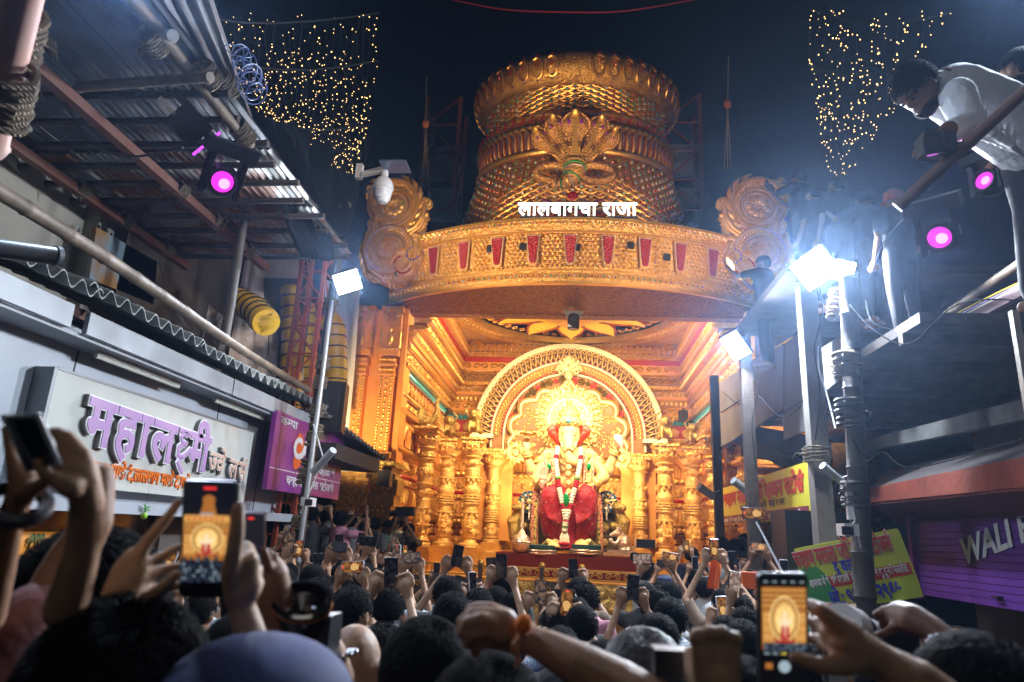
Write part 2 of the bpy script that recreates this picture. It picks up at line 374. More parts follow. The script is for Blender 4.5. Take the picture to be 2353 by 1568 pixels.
for sx_, sy_ in ((-1, 1), (1, 1)):
    o = MB()
    for k in range(7):
        a = k*.9; o.ell(CC+V((sx_*(2.75+.12*math.cos(a)), sy_*(2.62+.12*math.sin(a)), -.03)), (.1, .1, .05), 6, 4)
    o.tube([CC+V((sx_*(2.2+.1*k), sy_*(2.85+.03*math.sin(k*2)), -.02)) for k in range(11)], .035, 5); o.build('corner_scroll', GOLDS, shrine, 50)
LOT = mat('lotus_yellow', (.85, .5, .03), .35, .25, [('edge', 12, .03)], (.9, .62, .05), 6, emit=(1, .62, .03), es=.05)
lotus = thing('lotus_lamp', 'big lit yellow lotus with pointed petals hanging under the shrine ceiling', 'lotus lamp', CC-V((0, .25, .35)))
LC = CC-V((0, .35, .06))
def petal_m(L, w, z):
    b = MB()
    def f(u, v):
        x = (u-.5)*2; t = v; wd = w*math.sin(math.pi*min(1, t*.62+.22))**.8*(1-t**6); return V((t*L+.45, x*wd, -.06*(1-x*x)-z*t*t))
    b.grid(f, 8, 12); n0 = len(b.v); b.grid(lambda u, v: f(u, v)+V((0, 0, .04)), 8, 12)
    rim = [f(0, k/12) for k in range(13)]+[f(1, k/12) for k in range(12, -1, -1)]
    return b.mesh('petal'), MB().tube(rim, .042, 5, closed=True).mesh('petal_rim')
pm, prm = petal_m(1.5, .36, .04); PR = mat('lotus_rim', (.35, .07, .02), .35, .6)
for k in range(10):
    mw = Matrix.Translation(LC) @ Matrix.Rotation(R(90+36*k), 4, 'Z'); po = inst(pm, 'petal', lotus, mw, LOT); r_ = bpy.data.objects.new('petal_rim', prm); col.objects.link(r_); r_.parent = po
    if not prm.materials: prm.materials.append(PR)
b = MB(); b.lathe([(0, -.3), (.3, -.28), (.45, -.1), (.8, -.04), (.85, .1)], LC, 24); b.build('lotus_centre', GOLD, lotus)

# ------------------------------------------------------------------ columns
def col_mesh(h, r, seed):
    q = random.Random(seed); prof = [(r*1.35, 0), (r*1.35, .08), (r*1.2, .1)]; z = .12
    while z < h-.42:
        k = q.choice('rrbcv'); 
        if k == 'r': prof += [(r*1.0, z), (r*1.22, z+.015), (r*1.22, z+.04), (r*1.0, z+.055)]; z += .06
        elif k == 'b': prof += [(r*.95, z), (r*1.1, z+.05), (r*1.14, z+.1), (r*1.08, z+.15), (r*.95, z+.18)]; z += .2
        elif k == 'c': prof += [(r*.92, z), (r*.92, z+.14)]; z += .15
        else: prof += [(r*.98, z), (r*.86, z+.07), (r*1.02, z+.12)]; z += .13
    for a, b_ in ((.95, 0), (1.25, .03), (1.0, .07), (1.3, .13), (1.6, .2), (1.25, .24), (1.5, .3)): prof.append((r*a, h-.42+b_))
    prof.append((r*1.5, h-.08)); b = MB(); b.lathe(prof, n=20)
    rel = MB()
    for zz in (.35, .75, 1.15, 1.55, 1.95):
        if zz > h-.5: break
        for j in range(10):
            a = 2*math.pi*j/10; rel.ell((r*1.05*math.cos(a), r*1.05*math.sin(a), zz), (r*.22, r*.22, .055), 6, 4)
    for j in range(12):
        a = 2*math.pi*j/12; rel.ell((r*1.45*math.cos(a), r*1.45*math.sin(a), h-.2), (r*.2, r*.2, .08), 6, 4)
    return b.mesh('shaft'), rel.mesh('shaft_relief')
cols = [(-3.25, 15.0, .17, 2.55), (-3.12, 17.0, .19, 2.5), (-2.43, 16.6, .19, 2.5), (-2.12, 18.4, .17, 2.35), (1.72, 18.4, .17, 2.35), (2.14, 16.6, .19, 2.5), (2.84, 17.0, .19, 2.5), (2.98, 15.0, .17, 2.55)]
cmesh = [col_mesh(2.5, .17, 3), col_mesh(2.5, .19, 5), col_mesh(2.35, .17, 8)]
capm = MB().box((0, 0, 0), (.52, .52, .09)).box((0, 0, .07), (.6, .6, .06)).mesh('capital'); plm = MB().box((0, 0, 0), (.56, .56, .3)).box((0, 0, .18), (.48, .48, .08)).mesh('plinth')
medm = MB().box((0, 0, 0), (.2, .06, .36)).ell((0, -.04, .02), (.06, .04, .1), 8, 5).ell((0, -.05, .13), (.035, .03, .04), 8, 5).ell((0, -.05, -.08), (.09, .04, .04), 8, 5).mesh('niche_figure')
colobj = []
COLM = mat('column_gilt', (.80, .46, .12), .46, .55, [('edge', 22, .02)], (.90, .60, .22), 14)
for i, (x, y, r_, h) in enumerate(cols):
    k = {2.55: 0, 2.5: 1, 2.35: 2}[h]; z = 1.62 if k != 2 else 1.72
    c = inst(cmesh[k][0], 'column', shrine, TRS((x, y, z)), COLM); colobj.append(c)
    ORG[c.name] = V((x, y, z))
    for me, nm, dz, m_ in ((cmesh[k][1], 'shaft_relief', 0, GOLD), (capm, 'capital', (2.5 if k < 2 else 2.35)-.03, GOLD), (plm, 'plinth', -.2, GOLDS)):
        inst(me, nm, c, TRS((x, y, z+dz)), m_, 'stuff' if nm == 'shaft_relief' else None)
    if k != 2: inst(medm, 'niche_figure', c, TRS((x, y-r_-.03, z+.55)), GOLD)
# small gilt lions on the capitals
def lion_me():
    b = MB(); b.ell((0, 0, .16), (.11, .17, .13), 10, 6); b.ell((0, -.12, .32), (.1, .1, .12), 10, 6); b.ell((0, -.2, .3), (.05, .06, .05), 8, 5)
    for s in (-1, 1):
        chain(b, [(s*.07, -.12, .2), (s*.08, -.2, .04)], [.045, .035], 6); b.ell((s*.1, .08, .07), (.05, .12, .07), 8, 5); b.ell((s*.07, -.1, .42), .03, 6, 4)
        chain(b, [(s*.1, -.1, .28), (s*.17, -.14, .42), (s*.1, -.16, .5)], [.03, .025, .02], 6)
    return remesh(b, .018, 1)
lm = lion_me()
for (x, y, z, s, lab) in ((-3.12, 16.9, 4.28, 1.1, 'small gilt lion on the capital right of the elephant head'), (-2.43, 16.5, 4.28, 1.35, 'gilt lion at the left foot of the big arch'),
                          (2.14, 16.5, 4.28, 1.3, 'gilt lion at the right foot of the big arch'), (2.84, 16.9, 4.28, 1.1, 'small gilt lion on the capital beside the right side wall')):
    o = link(lm, 'lion_statue', GOLDA, None, TRS((x, y, z), 0, s)); setp(o, lab, 'statue')
# ------------------------------------------------------------------ elephant head on left wall
eh = thing('elephant_head', 'gilt elephant head with raised curling trunk on the left wall of the shrine', 'statue', W(975, 985, 15.3))
def PW(pts, Y): return [W(a, b_, Y) for a, b_ in pts]
b = MB(); c0 = W(962, 960, 15.4)
b.ell(c0, (.2, .25, .28)); b.ell(c0+V((-.05, .0, .16)), (.15, .2, .14)); b.ell(c0+V((.16, -.02, -.1)), (.12, .12, .12))
chain(b, PW([(972, 968), (985, 968), (1000, 960), (1006, 944), (1003, 928), (1008, 918), (1016, 915)], 15.3), [.13, .11, .09, .07, .055, .045, .035])
chain(b, PW([(950, 985), (963, 990), (975, 994)], 15.35), [.07, .06, .05])
blob(b, 'head', GOLDA, eh, .022, 1)
b = MB(); b.ell(W(943, 958, 15.45), (.08, .22, .26)); b.build('ear', GOLDA, eh)
for dy in (0, 6):
    b = MB(); b.tube(PW([(982, 978+dy), (1000, 984+dy), (1020, 982+dy*.6)], 15.15+dy*.06), [.035, .03, .008], 8); b.build('tusk', IVORY, eh)
# ------------------------------------------------------------------ outer pilasters
b = MB(); b.box((SX-4.05, 13.66, 4.85), (1.12, .12, 3.25)); b.build('orange_board', GOLDO, shrine)
b = MB(); b.box((SX-3.44, 13.75, 4.85), (.1, .5, 3.25)); b.build('orange_board', GOLDO, shrine)
def pilaster():
    b = MB(); b.box((0, 0, 1.05), (.3, .2, 2.1)); b.box((0, 0, 2.2), (.42, .26, .12)); b.box((0, 0, 2.5), (.36, .22, .5)); b.box((0, 0, 2.9), (.42, .26, .3)); b.box((0, 0, 3.15), (.46, .28, .12))
    b.box((0, 0, -.02), (.38, .28, .14)); b.box((0, 0, .1), (.44, .3, .12)); b.box((0, 0, 1.95), (.36, .25, .06)); b.box((0, 0, 1.75), (.34, .24, .04)); b.box((0, 0, 2.34), (.4, .26, .05))
    r_ = MB()
    for x in (-.11, 0, .11): frz(r_, (x, -.1, .2), (x, -.1, 1.7), (1, 0, 0), (0, -1, 0), 'bead', .06 if x else .12, .07, .04)
    frz(r_, (-.15, -.13, 2.9), (.15, -.13, 2.9), (0, 0, 1), (0, -1, 0), 'scroll', .15, .22, .05)
    for k in range(7):
        a = math.pi*k/6; r_.ell((.13*math.cos(a), -.16, 3.0+.16*math.sin(a)), (.045, .03, .045), 6, 4)
    r_.ell((0, -.13, 2.5), (.07, .06, .15), 8, 6); r_.ell((0, -.15, 2.68), (.04, .04, .05), 8, 5)
    for z in (1.84, 2.05, 2.28): frz(r_, (-.17, -.13, z), (.17, -.13, z), (0, 0, 1), (0, -1, 0), 'bead', .05, .05, .04)
    for s in (-1, 1): r_.lathe([(.03, 0), (.05, .1), (.03, .2), (.045, .3), (.02, .42)], (s*.19, -.08, 2.3), 8)
    return b.mesh('pilaster'), r_.mesh('relief')
pm1, pm2 = pilaster()
for x in (-4.52+.06, -3.86): 
    p = inst(pm1, 'pilaster', shrine, TRS((x, 13.5, 3.28)), GOLDO); ORG[p.name] = V((x, 13.5, 3.28)); inst(pm2, 'pilaster_relief', p, TRS((x, 13.5, 3.28)), GOLDS, 'stuff')
for x in (3.6, 4.2):
    p = inst(pm1, 'pilaster', shrine, TRS((x, 13.5, 3.28)), GOLDO); ORG[p.name] = V((x, 13.5, 3.28)); inst(pm2, 'pilaster_relief', p, TRS((x, 13.5, 3.28)), GOLDS, 'stuff')
b = MB(); b.box((SX+4.05, 13.66, 4.85), (1.12, .12, 3.25)); b.build('orange_board', GOLDO, shrine)
for sg in (-1, 1):
    b = MB(); b.box((SX+sg*4.0, 13.4, 3.17), (1.5, .8, .1)); b.box((SX+sg*4.0, 13.42, 3.06), (1.35, .7, .12)); lg = b.build('ledge', GOLDA, shrine)
    o = MB(); frz(o, (SX+sg*4-.7, 13.06, 3.07), (SX+sg*4+.7, 13.06, 3.07), (0, 0, 1), (0, -1, 0), 'scroll', .12, .12, .04); o.build('relief_row', GOLDS, lg, kind='stuff')
    # lower pillars
    for (xx, w_, m_) in ((SX+sg*4.15, .52, GOLD), (SX+sg*3.62, .5, GOLDA)):
        b = MB(); y0 = 13.35 if m_ is GOLD else 13.55
        b.box((xx, y0, 1.2), (w_, .4, 2.4)); b.box((xx, y0, 2.5), (w_+.12, .5, .2)); b.box((xx, y0, 2.75), (w_+.22, .56, .3)); b.box((xx, y0, 2.95), (w_+.1, .5, .1)); pp = b.build('pillar', m_, shrine)
        o = MB()
        for z in (1.3, 1.65, 2.0, 2.3):
            for k in range(8):
                a = k*math.pi/4; o.ell((xx+.1*math.cos(a), y0-.21, z+.1*math.sin(a)), (.035, .03, .035), 6, 4)
            o.ell((xx, y0-.22, z), (.045, .04, .045), 6, 4)
            for s in (-1, 1): o.box((xx, y0-.205, z+s*.15), (w_*.8, .03, .02))
        frz(o, (xx-w_*.55, y0-.285, 2.75), (xx+w_*.55, y0-.285, 2.75), (0, 0, 1), (0, -1, 0), 'scroll', .13, .2, .04)
        o.build('pillar_relief', GOLDS, pp, kind='stuff')
# side arch (dark) on the left wall
b = MB(); b.tube([W(900, 1040, 14.4), W(905, 1000, 14.5), W(918, 985, 14.6), W(933, 1000, 14.8), W(938, 1040, 15)], .1, 8); b.build('side_arch', GOLDA, shrine)
# ------------------------------------------------------------------ giant crown on the roof
crown = thing('giant_crown', 'giant golden crown covered in coloured gems on top of the shrine hall', 'crown', (SX, 17.0, 7.5))
CY, RB = 18.5, 6.2
def bandp(a, z, off=0): return V((SX+math.sin(a)*(RB+off), CY-math.cos(a)*(RB+off), z))
AM = R(38.5)
def band(z0, z1, o0, o1, m_, nm='band', t=.15):
    b = MB(); n = 64
    for k in range(n+1):
        a = -AM+2*AM*k/n; b.v += [tuple(bandp(a, z0, o0)), tuple(bandp(a, z1, o1)), tuple(bandp(a, z1, o1-t)), tuple(bandp(a, z0, o0-t))]
    for k in range(n):
        for j in range(4): b.f.append((4*k+j, 4*k+(j+1) % 4, 4*k+4+(j+1) % 4, 4*k+4+j))
    b.f += [(0, 1, 2, 3), (4*n+3, 4*n+2, 4*n+1, 4*n)]
    return b.build(nm, m_, crown, 30)
B0, B1 = 6.62, 7.90
band(B0, B1, 0, .12, GOLDF, 'crown_band'); 
for (z0, z1, o) in ((6.60, 6.66, .10), (6.88, 6.92, .07), (7.66, 7.70, .13), (7.87, 7.94, .2)): band(z0, z1, o, o, GOLDS, 'band_moulding', .2)
band(6.66, 6.88, .05, .06, GOLD, 'scroll_strip'); band(7.70, 7.87, .14, .16, GOLD, 'scroll_strip')
# red tilak panels, frames and gem borders; studs everywhere else
def bF(a, z, off=.06):
    t = V((math.cos(a), math.sin(a), 0)); n = V((math.sin(a), -math.cos(a), 0)); u = (V((0, 0, 1))+n*.09).normalized(); return frame(bandp(a, z, off+.06*(z-B0)), t, u, t.cross(u))
def tpoly(w0, w1, h): return [(-w1*.5, -h*.5), (-w1*.25, -h*.58), (w1*.25, -h*.58), (w1*.5, -h*.5), (w0*.5, h*.5), (-w0*.5, h*.5)]
tl = MB().prism(tpoly(.22, .12, .5), .03).mesh('tilak'); tlf = MB().prism(tpoly(.28, .18, .58), .02).mesh('tilak_frame')
TILK = mat('tilak_crimson', (.20, .005, .008), .3, .2, [('vor', 30, .02)], (.32, .010, .014), 30, 'vor')
tangs = [R(-26+6.5*k) for k in range(9)]
gems = {k: MB() for k in GEM}
for a in tangs:
    f_ = bF(a, 7.30, .1); o = inst(tlf, 'tilak_frame', crown, f_, GOLDS); inst(tl, 'tilak', crown, f_ @ Matrix.Translation((0, 0, .025)), TILK)
    pts = []; P_ = tpoly(.25, .15, .54)
    for i in range(6):
        p0, p1 = V((*P_[i], 0)), V((*P_[(i+1) % 6], 0)); n = max(1, int((p1-p0).length/.04))
        for j in range(n): gems['white'].ell(f_ @ (p0.lerp(p1, j/n)+V((0, 0, .03))), .013, 5, 3)
st = MB(); hem = [(.034, 0), (.028, .02), (0, .03)]
row = 0; z = 6.98
while z < 7.64:
    n = 86
    for k in range(n):
        a = -AM*.98+2*AM*.98*(k+.5*(row % 2))/n
        if min(abs(a-t) for t in tangs)*RB < .17 and 6.98 < z < 7.62: continue
        F_ = bF(a, z, .06+.0); st.lathe(hem, n=6, m=F_)
        if rnd.random() < .3: gems[rnd.choice(['red', 'green', 'white', 'blue', 'green'])].ell(F_ @ V((0, 0, .03)), .014, 5, 3)
    z += .078; row += 1
st.build('stud', GOLDS, crown, 60, kind='stuff')
st = MB()
for zz, o_ in ((6.77, .06), (7.81, .15)):
    for k in range(150):
        a = -AM*.99+2*AM*.99*(k+.5)/150; F_ = bF(a, zz, o_); q = [(.045*(1-i/8)*math.cos(i*.9)*(1 if k % 2 else -1), .07*(1-i/9)*math.sin(i*.9), .01) for i in range(7)]
        st.tube(q, .014, 4, F_, caps=False)
        if k % 2 == 0: gems[rnd.choice(['red', 'green', 'white', 'blue', 'cyan'])].ell(F_ @ V((0, 0, .02)), .02, 5, 3)
st.build('scroll_relief', GOLDS, crown, 60, kind='stuff')
sq = MB().box((0, 0, 0), (.13, .13, .06)).mesh('black_square')
for px, py in ((1134, 585), (1207, 587), (1325, 592), (1443, 583), (1525, 601)):
    p = W(px, py, 12.6); a = math.asin(max(-1, min(1, (p.x-SX)/RB))); inst(sq, 'vent_hole', crown, bF(a, p.z+.02, .1), BLACK)
# underside
b = MB(); n = 48
for k in range(n+1):
    a = -AM*1.0+2*AM*k/n; p = bandp(a, 6.60, .02); q = V((p.x, max(13.62, p.y+.1), 6.42)); b.v += [tuple(p), tuple(q)]
for k in range(n): b.f.append((2*k, 2*k+1, 2*k+3, 2*k+2))
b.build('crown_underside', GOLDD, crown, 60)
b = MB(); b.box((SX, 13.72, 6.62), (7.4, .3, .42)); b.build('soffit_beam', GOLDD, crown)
b = MB(); b.grid(lambda u, v: bandp(-AM+2*AM*u, 7.9-.0*v, -.05).lerp(V((SX+(u-.5)*7, 17.5, 8.3)), v), 32, 2); b.build('roof_deck', BROWNP, crown)
# pot, tilted 9 degrees forward
PT = Matrix.Translation((SX, 17.0, 11.2)) @ Matrix.Rotation(R(9), 4, 'X') @ Matrix.Translation((0, 0, -11.2))
def prof_body(z): 
    return float(np.interp(z, [7.9, 9.0, 10.0, 10.9, 11.3], [3.75, 3.36, 2.98, 2.68, 2.60]))
bodyp = [(prof_body(z), z) for z in np.linspace(7.9, 11.25, 18)]
POTM = mat('crown_field', (.46, .14, .028), .42, .6, [('edge', 14, .03), ('noise', 30, .01)], (.66, .26, .055), 9)
b = MB(); b.lathe([(0, 7.9)]+bodyp+[(0, 11.25)], n=72, m=PT); b.build('crown_body', POTM, crown, 60)
BRZ0 = mat('deep_bronze', (.45, .16, .035), .4, .65, [('swirl', 16, .02)], (.62, .28, .07), 6)
def ring(z0, z1, r0, r1, m_, nm, bulge=0, n=72):
    b = MB(); k = 8 if bulge else 1
    pr = [(r0-.3, z0)]+[(r0+(r1-r0)*i/k+bulge*math.sin(math.pi*i/k), z0+(z1-z0)*i/k) for i in range(k+1)]+[(r1-.3, z1)]
    b.lathe(pr, n=n, m=PT); return b.build(nm, m_, crown, 40)
ring(11.16, 11.28, 2.66, 2.68, GOLDS, 'crown_ring', .03); ring(11.28, 11.82, 2.50, 2.56, BRZ0, 'leaf_band'); ring(11.86, 11.98, 2.58, 2.54, GOLDS, 'crown_ring', .06)
ring(11.75, 12.5, 2.45, 2.38, POTM, 'neck'); ring(12.2, 12.32, 2.5, 2.46, GOLDS, 'crown_ring', .03)
ring(12.3, 13.05, 2.38, 2.42, POTM, 'upper_drum'); ring(12.98, 13.06, 2.5, 2.52, GOLDS, 'crown_ring', .03)
RIMM = mat('crown_rim_gold', (.55, .27, .06), .32, .85, [('swirl', 16, .03)], (.75, .42, .11), 4)
b = MB(); b.lathe([(2.35, 13.0)]+[(2.42+.36*math.sin(math.pi*i/12), 13.38-.42*math.cos(math.pi*i/12)) for i in range(13)]+[(2.2, 13.75), (0, 13.8)], n=96, m=PT); b.build('rim_roll', RIMM, crown, 60)
BRZ = mat('bronze_gold', (.66, .33, .075), .36, .8, [('noise', 14, .01)], (.78, .43, .11), 5)
# rim paisley loops
lp = MB()
for k in range(46):
    a = 2*math.pi*k/46; sg = 1 if math.sin(a+math.pi/2+.0) > 0 else -1
    if abs(((a-math.pi*1.5+math.pi) % (2*math.pi))-math.pi) < .09: continue
    side = 1 if math.cos(a) > 0 else -1
    pts = []
    for i in range(12):
        t = i/11*math.pi*1.75; u = .155*math.cos(t+.9)*side; w = .24*math.sin(t+.9)-.08
        ph = math.pi/2-w/.42; rr = 2.42+.40*math.sin(ph); zz = 13.38-.46*math.cos(math.pi-ph) if False else 13.38+.46*math.cos(ph)
        aa = a+u/2.8; pts.append((rr*math.cos(aa), rr*math.sin(aa), zz))
    lp.tube(pts, .033, 5, PT, caps=False)
    for w, gk in ((-.03, 'red'), (-.34, 'blue'), (.22, 'red')):
        ph = math.pi/2-w/.42; rr = 2.44+.38*math.sin(ph)
        for j in range(5): gems[gk].ell(PT @ V(((rr)*math.cos(a+.012*math.cos(j*1.26)), rr*math.sin(a+.012*math.cos(j*1.26)), 13.38+.46*math.cos(ph)+.035*math.sin(j*1.26))), .017, 5, 3)
lp.build('paisley_loop', BRZ, crown, 60, kind='stuff')
# lattice ribs and gems
gm_me = {k: MB().ell((0, 0, 0), (.032, .024, .038), 6, 4).mesh('gem_'+k) for k in GEM}
rosm = MB(); rosm.lathe([(.060, 0), (.05, .015), (.02, .01)], n=8); 
for j in range(8): rosm.ell((.05*math.cos(j*.785), .05*math.sin(j*.785), .012), .011, 4, 3)
rosm = rosm.mesh('gem_setting')
gcount = 0; sett = MB(); lat = MB()
def lattice(zf0, zf1, rf, n, slope, rr, gstep):
    """diagonal double ribs both ways with a gem in every cell"""
    H = zf1-zf0
    for sg in (-1, 1):
        for k in range(n):
            pts = []
            for i in range(9):
                z = zf0+H*i/8; a = 2*math.pi*k/n+sg*slope*H*i/8; r_ = rf(z)+.015; pts.append((r_*math.cos(a), r_*math.sin(a), z))
            y = math.sin(2*math.pi*k/n)
            if y < .5: lat.tube(pts, rr, 4, PT, caps=False)
    cell = math.pi/n/slope; nr = int(H/cell)+1
    for i in range(nr+1):
        z = zf0+cell*(i+.5)-cell*.5
        if z > zf1-.05 or z < zf0+.05: continue
        for k in range(n):
            a = 2*math.pi*(k+(0.5 if i % 2 == 0 else 0))/n
            if math.sin(a) > .35: continue
            r_ = rf(z)+.02; nrm = V((math.cos(a), math.sin(a), .0)); t = V((-math.sin(a), math.cos(a), 0)); F_ = PT @ frame((r_*math.cos(a), r_*math.sin(a), z), t, (0, 0, 1), nrm)
            yield i, k, F_
cells = list(lattice(8.3, 11.14, prof_body, 46, .75, .030, 1))+list(lattice(12.34, 12.96, lambda z: 2.42, 40, 1.25, .026, 1))
cells.sort(key=lambda c: -(-c[2].translation.y) if False else c[2].translation.y)
GK = ['red', 'blue', 'green', 'cyan', 'white', 'red', 'green', 'cyan', 'red', 'white']
for i_, (i, k, F_) in enumerate(cells):
    gk = rnd.choice(GK)
    if i_ < 300: inst(gm_me[gk], 'gem', crown, F_ @ Matrix.Rotation(0, 4, 'X') @ Matrix.Translation((0, 0, .02)), GEM[gk])
    else: gems[gk].ell(F_ @ V((0, 0, .02)), (.032, .024, .04), 6, 3)
    for v_, f_ in ((rosm.vertices, rosm.polygons),):
        sett.add([v.co for v in v_], [tuple(p.vertices) for p in f_], F_)
lat.build('lattice_rib', BRZ, crown, 60, kind='stuff'); sett.build('gem_setting', GOLDS, crown, 60, kind='stuff')
# leaf band : flame leaves with coloured edges
lf = MB(); 
for k in range(84):
    a = 2*math.pi*k/84
    if math.sin(a) > .3: continue
    side = 1 if math.cos(a) < 0 else -1
    def P3(u, w, o): aa = a+u/2.8; r_ = 2.50+.06*(w/.54)+o; return (r_*math.cos(aa), r_*math.sin(aa), 11.3+w)
    lf.tube([P3(0, .0, .02), P3(.02*side, .2, .06), P3(.05*side, .4, .08), P3(-.03*side, .56, .1), P3(-.09*side, .62, .12)], [.04, .05, .045, .03, .01], 5, PT)
    for gk, du in (('red', .075), ('blue', -.01), ('green', .03)):
        gems[gk].tube([P3(side*(du-.02), .1, .06), P3(side*du, .3, .09), P3(side*(du), .45, .1)] if gk != 'green' else [P3(-side*.05, .55, .13), P3(-side*.09, .62, .15)], .012, 4, PT)
lf.build('leaf_relief', BRZ, crown, 60, kind='stuff')
tf = MB()
for k in range(60):
    a = 2*math.pi*k/60
    if math.sin(a) > .3: continue
    r_ = 2.6; gems['red'].tube([(r_*math.cos(a), r_*math.sin(a), 12.04), ((r_+.06)*math.cos(a+.03), (r_+.06)*math.sin(a+.03), 12.16)], .022, 4, PT)
# central jewelled motif under the naga
for (w, h, z, gk) in ((.42, .30, 9.35, 'red'), (.34, .24, 9.35, 'green'), (.26, .18, 9.35, 'red')):
    pts = [(w*math.cos(t), z+h*math.sin(t)*(1+.4*(1-abs(math.cos(t))))) for t in np.linspace(0, math.pi, 13)]
    gems[gk].tube([(x, -(prof_body(zz)+.05), zz) for x, zz in pts], .03, 5, PT)
for sg in (-1, 1):
    for j, gk in enumerate(('green', 'red', 'white', 'purple')): gems[gk].tube([(sg*(.5-.05*j), -(prof_body(9.3+.14*j)+.06), 9.3+.14*j), (sg*(1.05-.12*j), -(prof_body(9.36+.16*j)+.0), 9.36+.17*j)], .02, 4, PT)
gems['red'].ell(PT @ V((0, -(prof_body(9.95)+.05), 9.95)), (.12, .04, .12), 8, 5)
for k, b in gems.items():
    if b.v: b.build('gem_'+k, GEM[k], crown, 60, kind='stuff')
# ------------------------------------------------------------------ five-headed cobra
naga = thing('cobra_ornament', 'golden five-headed cobra with coiled tail on the front of the giant crown', 'ornament', W(1320, 410, 13.9))
NS = mat('cobra_scales', (.42, .18, .045), .38, .75, [('vor', 34, .02)], (.66, .36, .11), 30)
YN = 13.85
def cpt(a, b_, dy=0): return W(a, b_, YN+dy)
heads = [((1322, 262), (1321, 385), 34, 0), ((1269, 272), (1312, 383), 26, .08), ((1385, 274), (1332, 383), 26, .08), ((1229, 303), (1306, 386), 22, .16), ((1416, 303), (1338, 386), 22, .16)]
for i, (hp, bp, w, dy) in enumerate(heads):
    A, B_ = cpt(*hp, dy-.22), cpt(*bp, 0); ax = (A-B_); L = ax.length; up = ax.normalized(); out = V((0, -1, -.25)); out = (out-up*out.dot(up)).normalized(); side = up.cross(out)
    Fm = frame(B_, side, up, side.cross(up)); w_ = w*YN/FP*1.12
    b = MB()
    def hood(u, v, L=L, w_=w_):
        x = (u-.5)*2; wd = np.interp(v, [0, .35, .55, .66, .8, .92, 1.0], [.22, .27, .42, .85, 1.0, .72, .10])*w_; return V((x*wd, v*L, .10+.10*v-.12*x*x*(v > .4)))
    b.grid(hood, 8, 16); b.grid(lambda u, v: hood(u, v)-V((0, 0, .09)), 8, 16)
    b.tube([hood(0, k/16) for k in range(17)]+[hood(1, k/16) for k in range(16, -1, -1)], .045, 6, closed=False)
    hb = MB(); hb.v = [tuple(Fm @ V(v)) for v in b.v]; hb.f = b.f
    hd = hb.build('hood', NS, naga, 60)
    b = MB()
    nb = 18 if i == 0 else 13
    for k in range(nb):
        v = .06+.78*k/nb; ww = np.interp(v, [0, .85], [.2, .14])*w_*(1.2 if i == 0 else 1); b.box((0, v*L, .16+.12*v), (ww*2, L*.035, .05), Fm)
    b.build('belly_scale', GOLDS, hd, 30)
    b = MB(); b.ell(Fm @ V((0, L*.93, .22)), (w_*.3, w_*.5, w_*.3), 10, 6); b.tube([Fm @ V((0, L*.95, .3)), Fm @ V((0, L*1.03, .26))], [.04, .015], 6); b.build('head', GOLDS, hd)
    for s in (-1, 1):
        b = MB(); b.ell((0, 0, 0), (w_*.12, w_*.20, .03), 8, 5, Fm @ Matrix.Translation((s*w_*.42, L*.78, .21))); b.build('hood_spot', GEM['purple'], hd)
b = MB()
for s in (-1, 1):
    c = cpt(1321+s*48, 402); pts = []
    for k in range(15):
        a = math.pi*2*k/14+(math.pi if s > 0 else 0); pts.append(c+V((s*.40*math.cos(a)*(-1 if s > 0 else 1)*1.0, -.08-.05*math.cos(a), .2*math.sin(a))))
    chain(b, pts, [.10]*15, 8)
blob(b, 'coil', NS, naga, .03, 1)
b = MB(); pts = [cpt(1321, 384, -.12), cpt(1320, 398, -.18), cpt(1312, 412, -.2), cpt(1295, 422, -.2), cpt(1272, 424, -.15)]; b.tube(pts, [.26, .24, .19, .13, .07], 12); nk = b.build('neck', NS, naga, 60)
for k in range(9):
    t = k/8*3.6; i = min(3, int(t)); p = pts[i].lerp(pts[i+1], t-i); q = (pts[i+1]-pts[i]).normalized(); r_ = np.interp(t, [0, 1, 2, 3, 4], [.26, .24, .19, .13, .07])+.012
    b = MB(); x = q.orthogonal().normalized(); y = q.cross(x); b.tube([p+(x*math.cos(a)+y*math.sin(a))*r_ for a in np.linspace(0, 2*math.pi, 15)[:-1]], .016, 5, closed=True); b.build('collar_band', GEM['green'] if k % 3 == 1 else (SILVER if k % 3 else GOLDS), nk)
